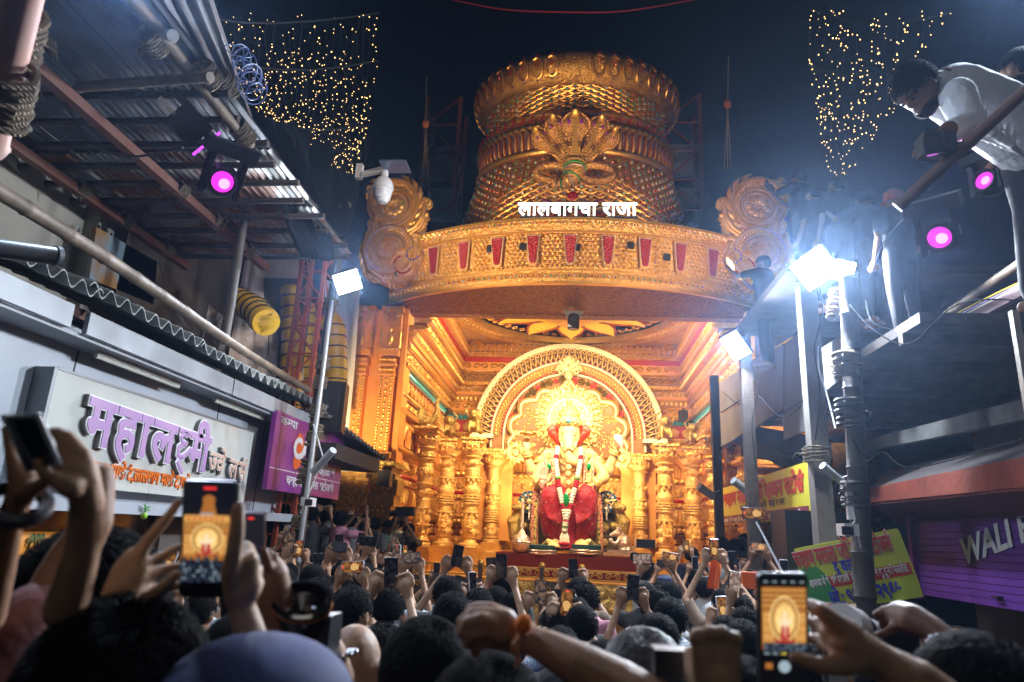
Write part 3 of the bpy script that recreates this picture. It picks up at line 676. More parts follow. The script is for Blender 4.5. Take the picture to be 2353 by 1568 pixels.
# ------------------------------------------------------------------ side scroll ornaments
def spiral(b, c, r, turns, th, d, sg=1, a0=0, F=None, m=None):
    pts = [(c[0]+sg*r*(1-.85*i/26)*math.cos(a0+i/26*turns*6.283), c[1]+r*(1-.85*i/26)*math.sin(a0+i/26*turns*6.283), d) for i in range(27)]
    b.tube(pts, [th*(1-.5*i/26) for i in range(27)], 6, m)
def scroll_side(sg, lab):
    """all in P pixels of the left one relative to its centre, in metres on a vertical plane"""
    O = W(905, 540, 13.0) if sg < 0 else None
    X0 = O.x if sg < 0 else 2*SX-W(905, 540, 13.0).x-.02
    Z0 = W(905, 540, 13.0).z; root = thing('scroll_ornament', lab, 'ornament', (X0, 13.0, Z0-1.4))
    k_ = 13.0/FP*.985
    def q(px, py): return ((905-px)*sg*-1*k_*-1 if False else (px-905)*k_*(-sg), (540-py)*k_*1.07)
    F_ = frame((X0, 13.05, Z0), (1, 0, 0), (0, 0, 1), (0, -1, 0))
    def disc(c, r, t, z0=0, n=28): x, y = q(*c); rr = r*k_; return [(x+rr*math.cos(a), y+rr*1.04*math.sin(a)) for a in np.linspace(0, 2*math.pi, n+1)[:-1]]
    def flip(poly): return poly
    plates = [((900, 465), 68, .2), ((862, 430), 34, .16), ((860, 520), 26, .15), ((903, 590), 66, .26), ((985, 458), 15, .14), ((972, 520), 17, .14), ((852, 560), 22, .14), ((870, 625), 40, .16), ((905, 640), 35, .18), ((945, 628), 30, .2), ((968, 600), 22, .24), ((925, 655), 24, .16), ((965, 565), 24, .2), ((975, 490), 14, .12)]
    b = MB()
    for c, r, t in plates: b.dome(disc(c, r, t), t, F_, 0, .9)
    base = b.build('backplate', GOLD, root, 40)
    b = MB()
    def tor(c, r, th, z): x, y = q(*c); b.tube([(x+r*k_*math.cos(a), y+r*k_*1.04*math.sin(a), z) for a in np.linspace(0, 2*math.pi, 33)[:-1]], th, 6, F_, closed=True)
    tor((900, 465), 64, .05, .22); tor((905, 472), 44, .04, .24); tor((905, 474), 36, .025, .25); tor((903, 590), 60, .05, .28); tor((905, 592), 46, .03, .3)
    b.build('ring', GOLDS, root, 60)
    b = MB(); s2 = -sg
    for c, r, tn, th, d, a0, dr in (((903, 592), 38, 1.6, .07, .32, 0, 1), ((921, 588), 16, 1.2, .035, .36, 2, -1), ((985, 457), 13, 1.3, .03, .18, 3, 1), ((968, 601), 20, 1.6, .035, .28, 1, -1), ((945, 628), 26, 1.7, .045, .26, 1, -1), ((852, 520), 18, 1.3, .03, .2, 0, 1), ((862, 425), 18, 1.2, .03, .2, 0, 1)):
        x, y = q(*c); spiral(b, (x, y), r*k_, tn, th, d, s2*dr, a0, m=F_)
    for pts, th in (([(985, 475), (982, 500), (965, 530), (940, 545)], .06), ([(988, 505), (975, 530), (950, 550)], .05), ([(842, 540), (838, 590), (858, 640), (890, 662)], .08), ([(850, 600), (868, 640), (900, 655)], .05), ([(915, 610), (900, 635), (880, 655)], .05), ([(920, 612), (918, 640), (925, 668)], .05), ([(925, 610), (935, 640), (948, 655)], .04), ([(835, 430), (840, 470), (862, 500), (855, 545)], .06), ([(955, 430), (968, 470), (955, 520)], .05), ([(975, 560), (985, 585), (975, 600)], .05)):
        b.tube([(*q(*p), .24) for p in pts], [th*.6]+[th]*(len(pts)-2)+[th*.5], 7, F_)
    b.build('scroll', GOLDS, root, 60)
    b = MB()
    for k in range(40):
        a = k/40*6.283; x, y = q(903+53*math.cos(a), 590+53*math.sin(a)); b.ell(F_ @ V((x, y, .29)), (.03, .03, .05), 6, 4); x, y = q(900+54*math.cos(a), 465+54*math.sin(a)); b.ell(F_ @ V((x, y, .23)), .022, 5, 3)
    for k in range(26):
        a = .5+k/26*4.2; x, y = q(903+50*math.cos(a), 590+46*math.sin(a)); b.box((x, y, .3), (.03, .1, .06), F_)
    for k in range(9):
        a = k*.7; x, y = q(905+18*math.cos(a), 474+18*math.sin(a)); b.ell(F_ @ V((x, y, .25)), (.09, .04, .09), 7, 4)
    b.build('bead_relief', GOLDS, root, 60, kind='stuff')
    for (cx, cy, r_, a0, a1, n_, ln) in ((900, 465, 66, -70, 60, 7, 16), (903, 590, 64, 150, 290, 9, 18), (903, 590, 60, -50, 40, 7, 18), (975, 500, 10, -60, 60, 4, 14), (925, 650, 16, 200, 330, 6, 20), (862, 430, 30, 120, 220, 4, 12)):
        for j in range(n_):
            a = R(a0+(a1-a0)*j/max(1, n_-1)); lf_ = MB(); p0 = q(cx+r_*math.cos(a), cy-r_*math.sin(a)); p1 = q(cx+(r_+ln*.6)*math.cos(a+.12), cy-(r_+ln*.6)*math.sin(a+.12)); p2 = q(cx+(r_+ln)*math.cos(a+.38), cy-(r_+ln)*math.sin(a+.38))
            lf_.tube([(*p0, .1), (*p1, .16), (*p2, .12)], [.07, .055, .012], 7, F_); lf_.build('leaf_tip', GOLDS, root, 60)
    for gk, ps in (('red', [(945+22*math.cos(a), 628+22*math.sin(a)) for a in np.linspace(.5, 4.2, 14)]), ('blue', [(968+16*math.cos(a), 601+16*math.sin(a)) for a in np.linspace(.5, 4.5, 10)]), ('white', [(903+56*math.cos(a), 590+56*math.sin(a)) for a in np.linspace(2, 5, 24)]+[(840+i, 590+i*2.4) for i in range(0, 24, 3)]), ('green', [(930, 655), (928, 650), (880, 470), (930, 470)])):
        b = MB()
        for p in ps: x, y = q(*p); b.ell(F_ @ V((x, y, .31)), .024, 5, 4)
        b.build('gem_'+gk, GEM[gk], root, 60, kind='stuff')
scroll_side(-1, 'tall golden scroll ornament at the left end of the crown band behind the dome camera')
scroll_side(1, 'tall golden scroll ornament at the right end of the crown band beside the big floodlight')
# ------------------------------------------------------------------ lit name letters on the crown
LED = emat('led_white', (1, .97, .85), 3.0)
nm = thing('name_letters', 'white lit Devanagari letters standing on the crown band', 'sign', (SX, 12.55, 8.0))
A = W(1190, 494, 12.15); F = frame(A, (1, 0, 0), (0, .0, 1), (0, -1, 0))
LEDF = emat('led_bulb', (1, .97, .85), 2.2)
LT = mat('letter_panel', (.85, .82, .7), .4, 0, emit=(1, .95, .8), es=1.0)
ls = sign_text('लालबागचा राजा', F, 2.30, .36, LED, nm, off=.014, ext=.02, letters=True)
dots = MB()
bt = MB(); bt.box(A+V((1.18, .06, -.02)), (2.3, .03, .03)); bt.build('mounting_rail', BLACK, nm)
# ------------------------------------------------------------------ big arch behind the idol
AC = V((SX-.04, 18.45, 4.55))
arch = thing('halo_arch', 'great round ivory and gold arch panel standing behind the seated idol', 'arch', (AC.x, AC.y, 1.2))
def sector(r0, r1, y, t, m_, nm_, leg=0, a0=0, a1=180, n=64, parent=None):
    b = MB(); pts = []
    for k in range(n+1):
        a = R(a0+(a1-a0)*k/n); pts.append((math.cos(a), math.sin(a)))
    ring_ = []
    if leg: ring_.append((pts[0], -leg))
    ring_ += [(p, 0) for p in pts]
    if leg: ring_.append((pts[-1], -leg))
    for (p, dz) in ring_:
        for rr, yy in ((r0, y), (r1, y), (r1, y+t), (r0, y+t)): b.v.append((AC.x+p[0]*rr, yy, AC.z+p[1]*rr+dz))
    m = len(ring_)
    for k in range(m-1):
        for j in range(4): b.f.append((4*k+j, 4*k+(j+1) % 4, 4*k+4+(j+1) % 4, 4*k+4+j))
    b.f += [(0, 1, 2, 3), (4*m-1, 4*m-2, 4*m-3, 4*m-4)]
    return b.build(nm_, m_, parent or arch, 30)
DK = mat('arch_dark_ground', (.10, .045, .015), .5, .4)
IVG = mat('ivory_gold_scroll', (.66, .43, .16), .42, .35)
sector(2.46, 2.58, 18.32, .3, IVORY, 'outer_rim', .0); sector(2.08, 2.46, 18.42, .2, DK, 'scroll_band', .0); sector(2.03, 2.08, 18.34, .2, IVORY, 'bead_rim', .35)
sector(1.74, 2.03, 18.42, .2, BROWNP, 'ring_band', .42); sector(1.70, 1.74, 18.36, .2, IVORY, 'bead_rim', .42); sector(1.3, 1.70, 18.5, .12, BROWNP, 'medallion_band', .42)
def swirl_me():
    b = MB(); sp = []
    for k in range(14): a = k*.55; r_ = .085*(1-k/16); sp.append((r_*math.cos(a)+.0, .23+r_*math.sin(a), .03))
    b.tube(sp, .018, 5); b.tube([(.08, .22, .03), (.07, .12, .03), (.02, .03, .03), (.0, -.02, .03)], [.02, .026, .024, .02], 5); b.tube([(-.02, .14, .03), (-.05, .07, .03), (-.02, .0, .03)], [.012, .024, .014], 5)
    b.ell((0, -.03, .03), (.03, .03, .03), 6, 4); return b.mesh('swirl')
swm = swirl_me(); N = 46
for k in range(N):
    a = R(180*(k+.5)/N); rad = V((math.cos(a), 0, math.sin(a))); tan = V((math.sin(a), 0, -math.cos(a)))
    if k < N/2: tan = -tan
    inst(swm, 'swirl', arch, frame(AC+rad*2.15+V((0, -.04, 0)), tan, rad, V((0, -1, 0))), IVG)
rgm = MB(); rgm.tube([(.05*math.cos(a), .1+.09*math.sin(a), 0) for a in np.linspace(-1.2, 4.3, 12)], .014, 5); rgm.ell((0, .11, 0), (.02, .035, .02), 6, 4); rgm.tube([(-.04, .22, 0), (.04, .22, 0)], .01, 4); rgm = rgm.mesh('ring_motif')
for k in range(64):
    a = R(-6+192*(k+.5)/64); 
    if a < 0 or a > math.pi: continue
    rad = V((math.cos(a), 0, math.sin(a))); tan = V((math.sin(a), 0, -math.cos(a))); inst(rgm, 'ring_motif', arch, frame(AC+rad*1.76+V((0, -.05, 0)), tan, rad, V((0, -1, 0))), GOLDS)
for (r_, y, n, m_, s_) in ((2.52, 18.3, 110, IVORY, .022), (2.055, 18.32, 120, GEM['white'], .02), (1.78, 18.36, 120, mat('pink_gem', (.6, .08, .15), .2, .3), .016), (2.1, 18.4, 40, GEM['red'], .045)):
    b = MB()
    for k in range(n):
        a = R(180*(k+.5)/n); b.ell(AC+V((math.cos(a)*r_, y-AC.y, math.sin(a)*r_)), s_, 6, 4)
    b.build('bead_row', m_, arch, 60, kind='stuff')
# cusped inner arch
cp = [(-1.42, -.55), (-1.62, -.35), (-1.6, -.12), (-1.42, .02), (-1.58, .22), (-1.5, .48), (-1.25, .58), (-1.28, .82), (-1.08, 1.0), (-.82, .98), (-.78, 1.16), (-.58, 1.28), (-.36, 1.18), (-.24, 1.32), (-.05, 1.48), (0, 1.62)]
def arc3(a, b_, c, n=5):  # smooth lobe through three points
    return [tuple((1-t)**2*np.array(a)+2*t*(1-t)*np.array(b_)+t*t*np.array(c)) for t in np.linspace(0, 1, n+1)[:-1]]
lobes = [((-1.36, -.52), (-1.78, -.28), (-1.44, .0)), ((-1.44, .0), (-1.75, .38), (-1.27, .56)), ((-1.27, .56), (-1.42, 1.02), (-.86, .98)), ((-.86, .98), (-.82, 1.38), (-.32, 1.18)), ((-.32, 1.18), (-.2, 1.3), (0, 1.58))]
left = []
for l in lobes: left += arc3(*l)
outl = left+[(0, 1.58)]+[(-x, z) for x, z in reversed(left)]
b = MB(); b.prism([(x, z) for x, z in outl], .06, frame(AC+V((0, .0, 0)), (1, 0, 0), (0, 0, 1), (0, -1, 0))); PN = mat('ivory_filigree_panel', (.45, .22, .06), .4, .3, [('edge', 7, .05)], (.88, .66, .32), 3, 'noise'); pn = b.build('filigree_panel', mat('filigree_ground', (.22, .10, .028), .4, .3), arch, 30)
for off_, th, m_ in ((0, .045, IVORY), (.07, .028, GOLDS), (-.06, .02, GOLDS)):
    b = MB(); b.tube([AC+V((x*(1+off_/1.5), -.1, z*(1+off_/1.5))) for x, z in outl], th, 6); b.build('cusped_rim', m_, arch, 60)
# filigree leaves on the panel
fg = MB(); q = random.Random(4)
def inside(x, z):
    c = False; j = len(outl)-1
    for i in range(len(outl)):
        xi, zi = outl[i]; xj, zj = outl[j]
        if (zi > z) != (zj > z) and x < (xj-xi)*(z-zi)/(zj-zi)+xi: c = not c
        j = i
    return c
FF = frame(AC+V((0, -.06, 0)), (1, 0, 0), (0, 0, 1), (0, -1, 0))
for k in range(420):
    x, z = q.uniform(-1.6, 1.6), q.uniform(-.6, 1.5)
    if not inside(x*1.06, z*1.06-.0): continue
    a = q.uniform(0, 6.28); s_ = q.uniform(.05, .11)
    if q.random() < .5:
        fg.tube([(x+s_*(1-i/11)*math.cos(a+i*.7), z+s_*(1-i/11)*math.sin(a+i*.7), .02) for i in range(9)], .018, 4, FF, caps=False)
    else:
        fg.ell(FF @ V((x, z, .015)), (s_*.8, .02, s_*.45), 6, 4, q=Matrix.Rotation(a, 3, 'Y'))
fg.build('filigree_leaf', IVG, pn, 60, kind='stuff')
mdm = MB(); mdm.lathe([(1, 0), (.95, .12), (.8, .1), (.3, .05), (.2, .2), (0, .22)], n=14)
for j in range(8): mdm.ell((.6*math.cos(j*.785), .6*math.sin(j*.785), .1), (.17, .17, .12), 5, 3)
mdm = mdm.mesh('medallion')
for k in range(27):
    a = R(6+168*k/26); ins = 1.58; s_ = .06+.045*abs(math.sin(k*1.9)); 
    if k == 13: continue
    inst(mdm, 'medallion', arch, frame(AC+V((math.cos(a)*ins, -.0, math.sin(a)*ins)), (1, 0, 0), (0, 0, 1), (0, -1, 0)) @ Matrix.Diagonal((s_, s_, s_, 1)), GOLDA if k % 3 else REDP)
# finial flower at the top
b = MB(); tz = AC.z+1.66
b.ell((AC.x, 18.2, tz), (.13, .08, .14), 10, 6)
for s in (-1, 1):
    spiral(b, (s*.22, .05), .12, 1.2, .05, 0, s, 0, m=frame((AC.x, 18.2, tz+.05), (1, 0, 0), (0, 0, 1), (0, -1, 0)))
    for a, l in ((.3, .33), (.75, .36), (1.15, .34)): b.tube([(AC.x, 18.22, tz+.1), (AC.x+s*l*math.cos(a)*.6, 18.18, tz+.1+l*math.sin(a)*.7), (AC.x+s*l*math.cos(a), 18.16, tz+.15+l*math.sin(a))], [.04, .06, .05], 6)
    b.ell((AC.x+s*.2, 18.18, tz+.3), (.1, .06, .1), 8, 5)
b.ell((AC.x, 18.16, tz+.42), (.14, .06, .14), 8, 5); b.build('finial', CREAM, arch, 60)
# base ledges of the arch
for s in (-1, 1):
    b = MB(); b.box((AC.x+s*2.3, 18.35, AC.z-.06), (.62, .4, .1)); b.box((AC.x+s*1.78, 18.35, AC.z-.47), (.62, .4, .09)); b.build('arch_ledge', IVORY, arch, kind='stuff')
for s in (-1, 1): b = MB(); b.box((AC.x+s*1.9, 18.75, 3.0), (.9, .2, 2.4)); b.build('arch_backing', GOLDO, arch)
# ------------------------------------------------------------------ idol
YI = 16.5
SKIN = mat('idol_skin', (.86, .53, .22), .45, 0, sss=.15)
PALM = mat('idol_palm', (.80, .32, .25), .5); EARR = mat('idol_ear_red', (.55, .03, .01), .45)
BRT = mat('bright_gold', (.92, .62, .17), .34, .55, [('edge', 26, .02)], (.98, .78, .32), 9)
idol = thing('idol', 'seated elephant-headed idol with four arms, red dhoti and long white garland', 'statue', (SX, YI, 1.7))
def I(px, py, dy=0): return W(px, py, YI+dy)
k_ = YI/FP*1.03
b = MB()
b.ell(I(1308, 1085, .1), (.50, .34, .52), 14, 8); b.ell(I(1308, 1112), (.52, .42, .34), 14, 8); b.ell(I(1308, 1050, .12), (.48, .26, .25), 12, 8)
b.ell(I(1308, 1000, -.02), (.27, .26, .30), 14, 8); b.ell(I(1307, 982, 0), (.25, .24, .2), 12, 8)
for s in (-1, 1): b.ell(I(1307+s*12, 1010, -.14), (.13, .12, .13), 10, 6); chain(b, [I(1308+s*30, 1052, .15), I(1308+s*50, 1055, .12)], [.2, .2])
chain(b, [I(1307, 1004, -.2), I(1307, 1018, -.3), I(1307, 1034, -.36), I(1307, 1048, -.4), I(1311, 1060, -.44), I(1322, 1064, -.46), I(1331, 1056, -.46), I(1332, 1047, -.45)], [.17, .155, .14, .125, .12, .11, .10, .08], 12)
# upper arms
chain(b, [I(1262, 1062, .15), I(1240, 1082, .15), I(1222, 1080, .05), I(1213, 1058, 0), I(1211, 1040, -.05)], [.19, .17, .15, .11, .085], 10)
chain(b, [I(1354, 1062, .15), I(1378, 1082, .15), I(1398, 1080, .05), I(1408, 1056, 0), I(1414, 1038, -.05)], [.19, .17, .15, .11, .085], 10)
# front arms
chain(b, [I(1258, 1064, 0), I(1240, 1088, -.1), I(1234, 1104, -.25), I(1245, 1114, -.45)], [.19, .17, .13, .09], 10)
chain(b, [I(1358, 1064, 0), I(1381, 1084, -.08), I(1386, 1098, -.18), I(1370, 1110, -.36), I(1358, 1114, -.44)], [.19, .17, .16, .11, .09], 10)
blob(b, 'body', SKIN, idol, .03, 2)
def hand(name, c, u, w, n, s, m_, curl=.2, thumb=1, spread=.1, vox=None, parent=None, r=1.0):
    """palm centre c, u = finger direction, w = towards the thumb, n = palm normal, s = hand length"""
    u, w = V(u).normalized(), V(w).normalized(); w = (w-u*w.dot(u)).normalized(); n = u.cross(w)*(1 if V(n).dot(u.cross(w)) > 0 else -1)
    b = MB(); c = V(c)
    for i, t in enumerate((.33, .11, -.11, -.33)): b.ell(c+w*t*s*.42+u*s*.02, (s*.13*r, s*.13*r, s*.13*r), 8, 6); chain(b, [c-u*s*.2+w*t*s*.3, c+u*s*.2+w*t*s*.48], [s*.11, s*.085*r], 8)
    chain(b, [c-u*s*.45, c-u*s*.2], [s*.13, s*.16], 8)
    for i, (t, L) in enumerate(((.36, .44), (.13, .5), (-.11, .46), (-.34, .36))):
        p = c+u*s*.2+w*t*s*.46; d = (u+w*t*spread*2).normalized(); pts = [p]; rs = [s*.08*r]; cu = curl if not hasattr(curl, '__len__') else curl[i]
        for k, f_ in enumerate((.42, .32, .26)):
            d = (d+n*cu*(1+k*.7)).normalized(); pts.append(pts[-1]+d*L*s*f_); rs.append(s*(.072-.009*k)*r)
        chain(b, pts, rs, 8)
    p = c-u*s*.22+w*s*.14; d = (w*.9+u*.75+n*.2).normalized(); chain(b, [p, p+d*s*.22, p+d*s*.36+(u+n*curl*2 if not hasattr(curl, '__len__') else u)*s*.12], [s*.1*r, s*.08*r, s*.065*r], 8)
    return blob(b, name, m_, parent, vox or s*.035, 2)
hand('hand', I(1210, 1024, -.1), (0, 0, 1), (1, 0, 0), (0, -1, 0), .36, SKIN, .55, parent=idol)
hand('hand', I(1417, 1022, -.1), (0, 0, 1), (-1, 0, 0), (0, -1, 0), .36, SKIN, .4, parent=idol)
hand('raised_palm', I(1248, 1101, -.55), (.1, 0, 1), (1, 0, 0), (0, -1, 0), .42, PALM, .04, parent=idol)
hand('hand', I(1347, 1119, -.55), (-1, -.3, -.35), (0, -.4, 1), (0, -1, 0), .38, SKIN, .3, parent=idol)
# ears, eyes, brows, mark, tusks
for s in (-1, 1):
    b = MB(); c = I(1307+s*29, 1001, .05)
    b.ell(c+V((s*.08, 0, .10)), (.15, .045, .17)); chain(b, [c+V((s*.06, 0, .04)), c+V((0, 0, -.06)), c+V((-s*.05, -.02, -.18))], [.11, .10, .06], 10); blob(b, 'ear', EARR, idol, .025, 2)
    b = MB(); b.ell(I(1307+s*13.5, 1000, -.285), (.055, .02, .018), 8, 5); b.build('eye', mat('idol_eye', (.25, .12, .05), .3), idol)
    b = MB(); b.tube([I(1307+s*7, 996, -.27), I(1307+s*14, 993.5, -.26), I(1307+s*20, 996, -.2)], .008, 5); b.build('eyebrow', BROWNP, idol)
    b = MB(); b.tube([I(1307+s*15, 1016, -.2), I(1307+s*14, 1030, -.32)], [.05, .02], 8); b.build('tusk', IVORY, idol)
b = MB()
for i in range(5): b.tube([I(1299+i*4, 991, -.28), I(1299+i*4, 994, -.28)], .008, 4)
b.build('forehead_mark', GOLDO, idol)
# crown on the head
b = MB(); c = I(1307, 981, .03)
b.lathe([(.27, -.02), (.30, .02), (.31, .1), (.28, .2), (.24, .22), (.26, .26), (.26, .32), (.2, .34), (.21, .38), (.16, .46), (.08, .5), (.05, .54), (.08, .58), (.06, .64), (.02, .68)], c, 24); b.build('head_crown', BRT, idol, 40)
b = MB(); b.ell(I(1306.5, 968, -.3), .06, 10, 8); b.build('crown_jewel', GEM['cyan'], idol)
b = MB()
for a in range(22):
    t = math.pi*(a/21); b.ell(c+V((.31*math.cos(t+math.pi), .31*math.sin(t+math.pi)*1.0, .07+.03*math.cos(a*2))), .035, 6, 4)
b.build('crown_beads', BRT, idol, 60)
# halo
HC = I(1307, 961, .42)
b = MB(); F_ = frame(HC, (1, 0, 0), (0, 0, 1), (0, -1, 0))
b.lathe([(.52, 0), (.52, .06), (.60, .08), (.60, 0)], n=48, m=F_)
for k in range(56): a = k/56*6.283; b.box((.56*math.cos(a), .56*math.sin(a), .09), (.03, .03, .04), F_)
for k in range(28):
    a = k/28*6.283
    if -2.2 < ((a+math.pi) % 6.283)-math.pi < -.9: continue
    x, y = math.cos(a), math.sin(a); b.ell(F_ @ V((.68*x, .68*y, .04)), (.075, .04, .075), 7, 5); b.tube([(.62*x, .62*y, .03), (.72*x, .72*y, .03), (.86*x, .86*y, .02)], [.06, .05, .01], 5, F_); b.ell(F_ @ V((.79*math.cos(a+.11), .79*math.sin(a+.11), .03)), (.04, .03, .04), 6, 4)
b.build('halo', BRT, idol, 60)
b = MB(); b.lathe([(0, 0), (.5, 0), (.52, .03), (0, .03)], n=48, m=F_)
for k in range(36): a = k/36*6.283; b.ell(F_ @ V((.43*math.cos(a), .43*math.sin(a), .03)), (.035, .03, .035), 6, 4); b.tube([(.2*math.cos(a), .2*math.sin(a), .03), (.4*math.cos(a), .4*math.sin(a), .04)], .014, 4, F_)
b.build('halo_disc', CREAM, idol, 60)
# ornaments: bangles, armlets, necklaces, belt
b = MB()
def bangle(p, q_, r, th=.035, n=2):
    p, q_ = V(p), V(q_); t = (q_-p).normalized(); x = t.orthogonal().normalized(); y = t.cross(x)
    for i in range(n): b.tube([p+t*i*th*1.6+(x*math.cos(a)+y*math.sin(a))*r for a in np.linspace(0, 6.283, 17)[:-1]], th, 6, closed=True)
bangle(I(1211, 1041, -.05), I(1212, 1048, -.02), .115); bangle(I(1414, 1037, -.05), I(1411, 1046, -.02), .115); bangle(I(1243, 1113, -.42), I(1238, 1108, -.3), .12); bangle(I(1361, 1113, -.42), I(1371, 1109, -.33), .13, .035, 3)
for s in (-1, 1): bangle(I(1307+s*63, 1075, .05), I(1307+s*60, 1069, .1), .21, .04, 3)
for i, (dz, w_) in enumerate(((1058, 22), (1072, 26), (1086, 22))): b.tube([I(1307-w_, 1036, -.28), I(1307-w_*.7, dz-8, -.42), I(1307, dz, -.48), I(1307+w_*.7, dz-8, -.42), I(1307+w_, 1036, -.28)], .026, 6)
for p in ((1307, 1075), (1306, 1090), (1307, 1111), (1307, 1131)): b.ell(I(*p, -.5), (.075, .04, .085), 8, 6)
b.tube([I(1262, 1128, -.2), I(1280, 1131, -.42), I(1307, 1133, -.5), I(1334, 1131, -.42), I(1352, 1128, -.2)], .07, 8)
for k in range(7): b.ell(I(1298+k*3, 1030+abs(k-3)*1.5, -.5+.0), .04, 6, 4)
b.build('jewellery', BRT, idol, 60)
b = MB(); b.ell(I(1418, 1054, .5), (.0, .0, .0)); b = MB()
# dhoti: two draped legs and centre fall
DH = mat('crimson_velvet', (.26, .001, .012), .6, 0, [('noise', 5, .03)], (.34, .002, .018), 2); DH.node_tree.nodes['Principled BSDF'].inputs['Sheen Weight'].default_value = .1
b = MB()
for s in (-1, 1):
    chain(b, [I(1307+s*22, 1130, .05), I(1307+s*36, 1140, -.5)], [.30, .27], 14)
    chain(b, [I(1307+s*37, 1142, -.52), I(1307+s*38, 1175, -.5), I(1307+s*35, 1215, -.45), I(1307+s*30, 1246, -.42)], [.29, .31, .28, .2], 14)
    for k in range(8): a = k/7; chain(b, [I(1307+s*(60-50*a), 1140+20*a, -.72), I(1307+s*(48-30*a), 1190+14*a, -.80), I(1307+s*(22-8*a), 1232+6*a, -.62)], [.018, .026, .014], 5)
b.ell(I(1307, 1140, -.25), (.45, .35, .2))
blob(b, 'dhoti', DH, idol, .026, 1)
b = MB()
for k in range(5): x = 1296+k*5.5; b.tube([I(x, 1150, -.55), I(x-1, 1200, -.5), I(x-(k-2)*-1.5, 1262, -.62)], [.07, .08, .07], 7)
b.build('dhoti_fall', DH, idol, 60)
b = MB()
for k in range(240):
    q_ = rnd; s = rnd.choice((-1, 1)); b.ell(I(1307+s*rnd.uniform(14, 60), rnd.uniform(1140, 1240), -.0)+V((0, -.80, 0)), .0, 4, 3) if False else None
SEQ = MB()
bv = [o for o in bpy.data.objects if o.name.startswith('dhoti') and o.parent == idol][0]
vv = [v for v in bv.data.vertices if v.normal.y < -.45]
for v in rnd.sample(vv, min(90, len(vv))): SEQ.ell(v.co+v.normal*.006, .009, 5, 3, m=Matrix.Translation(ORG[idol.name]))
SEQ.build('sequin', GEM['white'], idol, 60, kind='stuff')
# hem borders and feet
HEM = mat('green_gold_border', (.03, .12, .02), .4, .1, None, (.75, .5, .15), 16, 'vor', lo=.3, hi=.5)
SHW = mat('pink_gold_shawl', (.55, .08, .07), .5, .15, [('edge', 20, .01)], (.75, .42, .25), 22, 'vor')
for s in (-1, 1):
    b = MB(); b.tube([I(1307+s*60, 1256, -.5), I(1307+s*48, 1244, -.7), I(1307+s*30, 1250, -.72), I(1307+s*16, 1264, -.6)], [.05, .06, .06, .05], 8); b.build('hem_border', HEM, idol)
    b = MB(); c = I(1307+s*35-(6 if s > 0 else -4), 1254, -.72)
    for t in (-2, -1, 0, 1, 2): chain(b, [c+V((t*.035, .1, .03)), c+V((t*.055, -.1, .0)), c+V((t*.06, -.2, -.02))], [.08, .055, .04], 8)
    chain(b, [c+V((0, .3, .08)), c+V((0, .1, .05))], [.12, .1], 8); blob(b, 'foot', SKIN, idol, .02, 1)
    # shawl panels down the chest and long ribbon beside the leg
    def ribbon(pts, w_, nm_, m_, t=.05):
        b = MB(); vs = []
        for p in pts: vs.append(p)
        for i, p in enumerate(vs):
            for dx, dy in ((-w_, 0), (w_, 0), (w_, t), (-w_, t)): b.v.append((p.x+dx, p.y+dy, p.z))
        for i in range(len(vs)-1):
            for j in range(4): b.f.append((4*i+j, 4*i+(j+1) % 4, 4*i+4+(j+1) % 4, 4*i+4+j))
        return b.build(nm_, m_, idol)
    ribbon([I(1307+s*40, 1030, -.1), I(1307+s*46, 1036, -.3), I(1307+s*46, 1080, -.45), I(1307+s*44, 1140, -.6)], .12, 'shawl', SHW)
    ribbon([I(1307+s*46, 1035, -.33), I(1307+s*46, 1080, -.5), I(1307+s*44, 1139, -.66)], .055, 'shawl_stripe', HEM, .03)
    xx = 1232 if s < 0 else 1373
    ribbon([I(xx+(4 if s < 0 else -12), 1106, -.35), I(xx, 1140, -.3), I(xx-s*-4, 1200, -.3), I(xx+s*4, 1264, -.3)], .085, 'shawl_ribbon', SHW)
    ribbon([I(xx, 1150, -.36), I(xx+s*2, 1200, -.36), I(xx+s*4, 1262, -.36)], .03, 'ribbon_stripe', HEM, .03)
    for py in ((1048, 1072, 1108, 1130)):
        b = MB(); b.ell(I(1307+s*46, py, -.56), (.055, .03, .10), 8, 5); b.build('shawl_badge', HEM if py != 1072 else GEM['green'], idol)
# garland
GW = mat('garland_white', (.85, .84, .74), .8, 0, [('vor', 60, .01)]); GR = mat('garland_red', (.42, .01, .03), .8, 0, [('vor', 60, .01)]); GG = mat('garland_green', (.10, .26, .05), .7)
gar = thing('garland', 'long garland of white flowers with red and green rings hanging from the idol neck', 'garland', I(1300, 1240, -.85))
def strand(pts, seq, r):
    P3 = [V(p) for p in pts]; L = [0]
    for a, b_ in zip(P3, P3[1:]): L.append(L[-1]+(b_-a).length)
    def at(s_):
        for i in range(len(L)-1):
            if s_ <= L[i+1] or i == len(L)-2: t = (s_-L[i])/(L[i+1]-L[i]); return P3[i].lerp(P3[i+1], t)
    n = len(seq)
    for i, ch in enumerate(seq):
        a, m, b_ = at(L[-1]*i/n), at(L[-1]*(i+.5)/n), at(L[-1]*(i+1)/n); q_ = MB(); rr = r*(1.0 if ch != 'g' else 1.15)
        q_.tube([a, a.lerp(m, .3), m, m.lerp(b_, .7), b_], [rr*.7, rr, rr*1.05, rr, rr*.7], 10); q_.build({'w': 'white_flowers', 'r': 'red_flowers', 'g': 'green_ring'}[ch], {'w': GW, 'r': GR, 'g': GG}[ch], gar, 60)
strand([I(1282, 1028, -.4), I(1277, 1060, -.62), I(1284, 1120, -.78), I(1291, 1152, -.85)], 'wwwwrrwwwwwwwgrrrwwwww', .058)
strand([I(1335, 1030, -.4), I(1334, 1060, -.62), I(1322, 1120, -.78), I(1312, 1152, -.85)], 'wwwwrrwwwwwwwgrrrwwwww', .058)
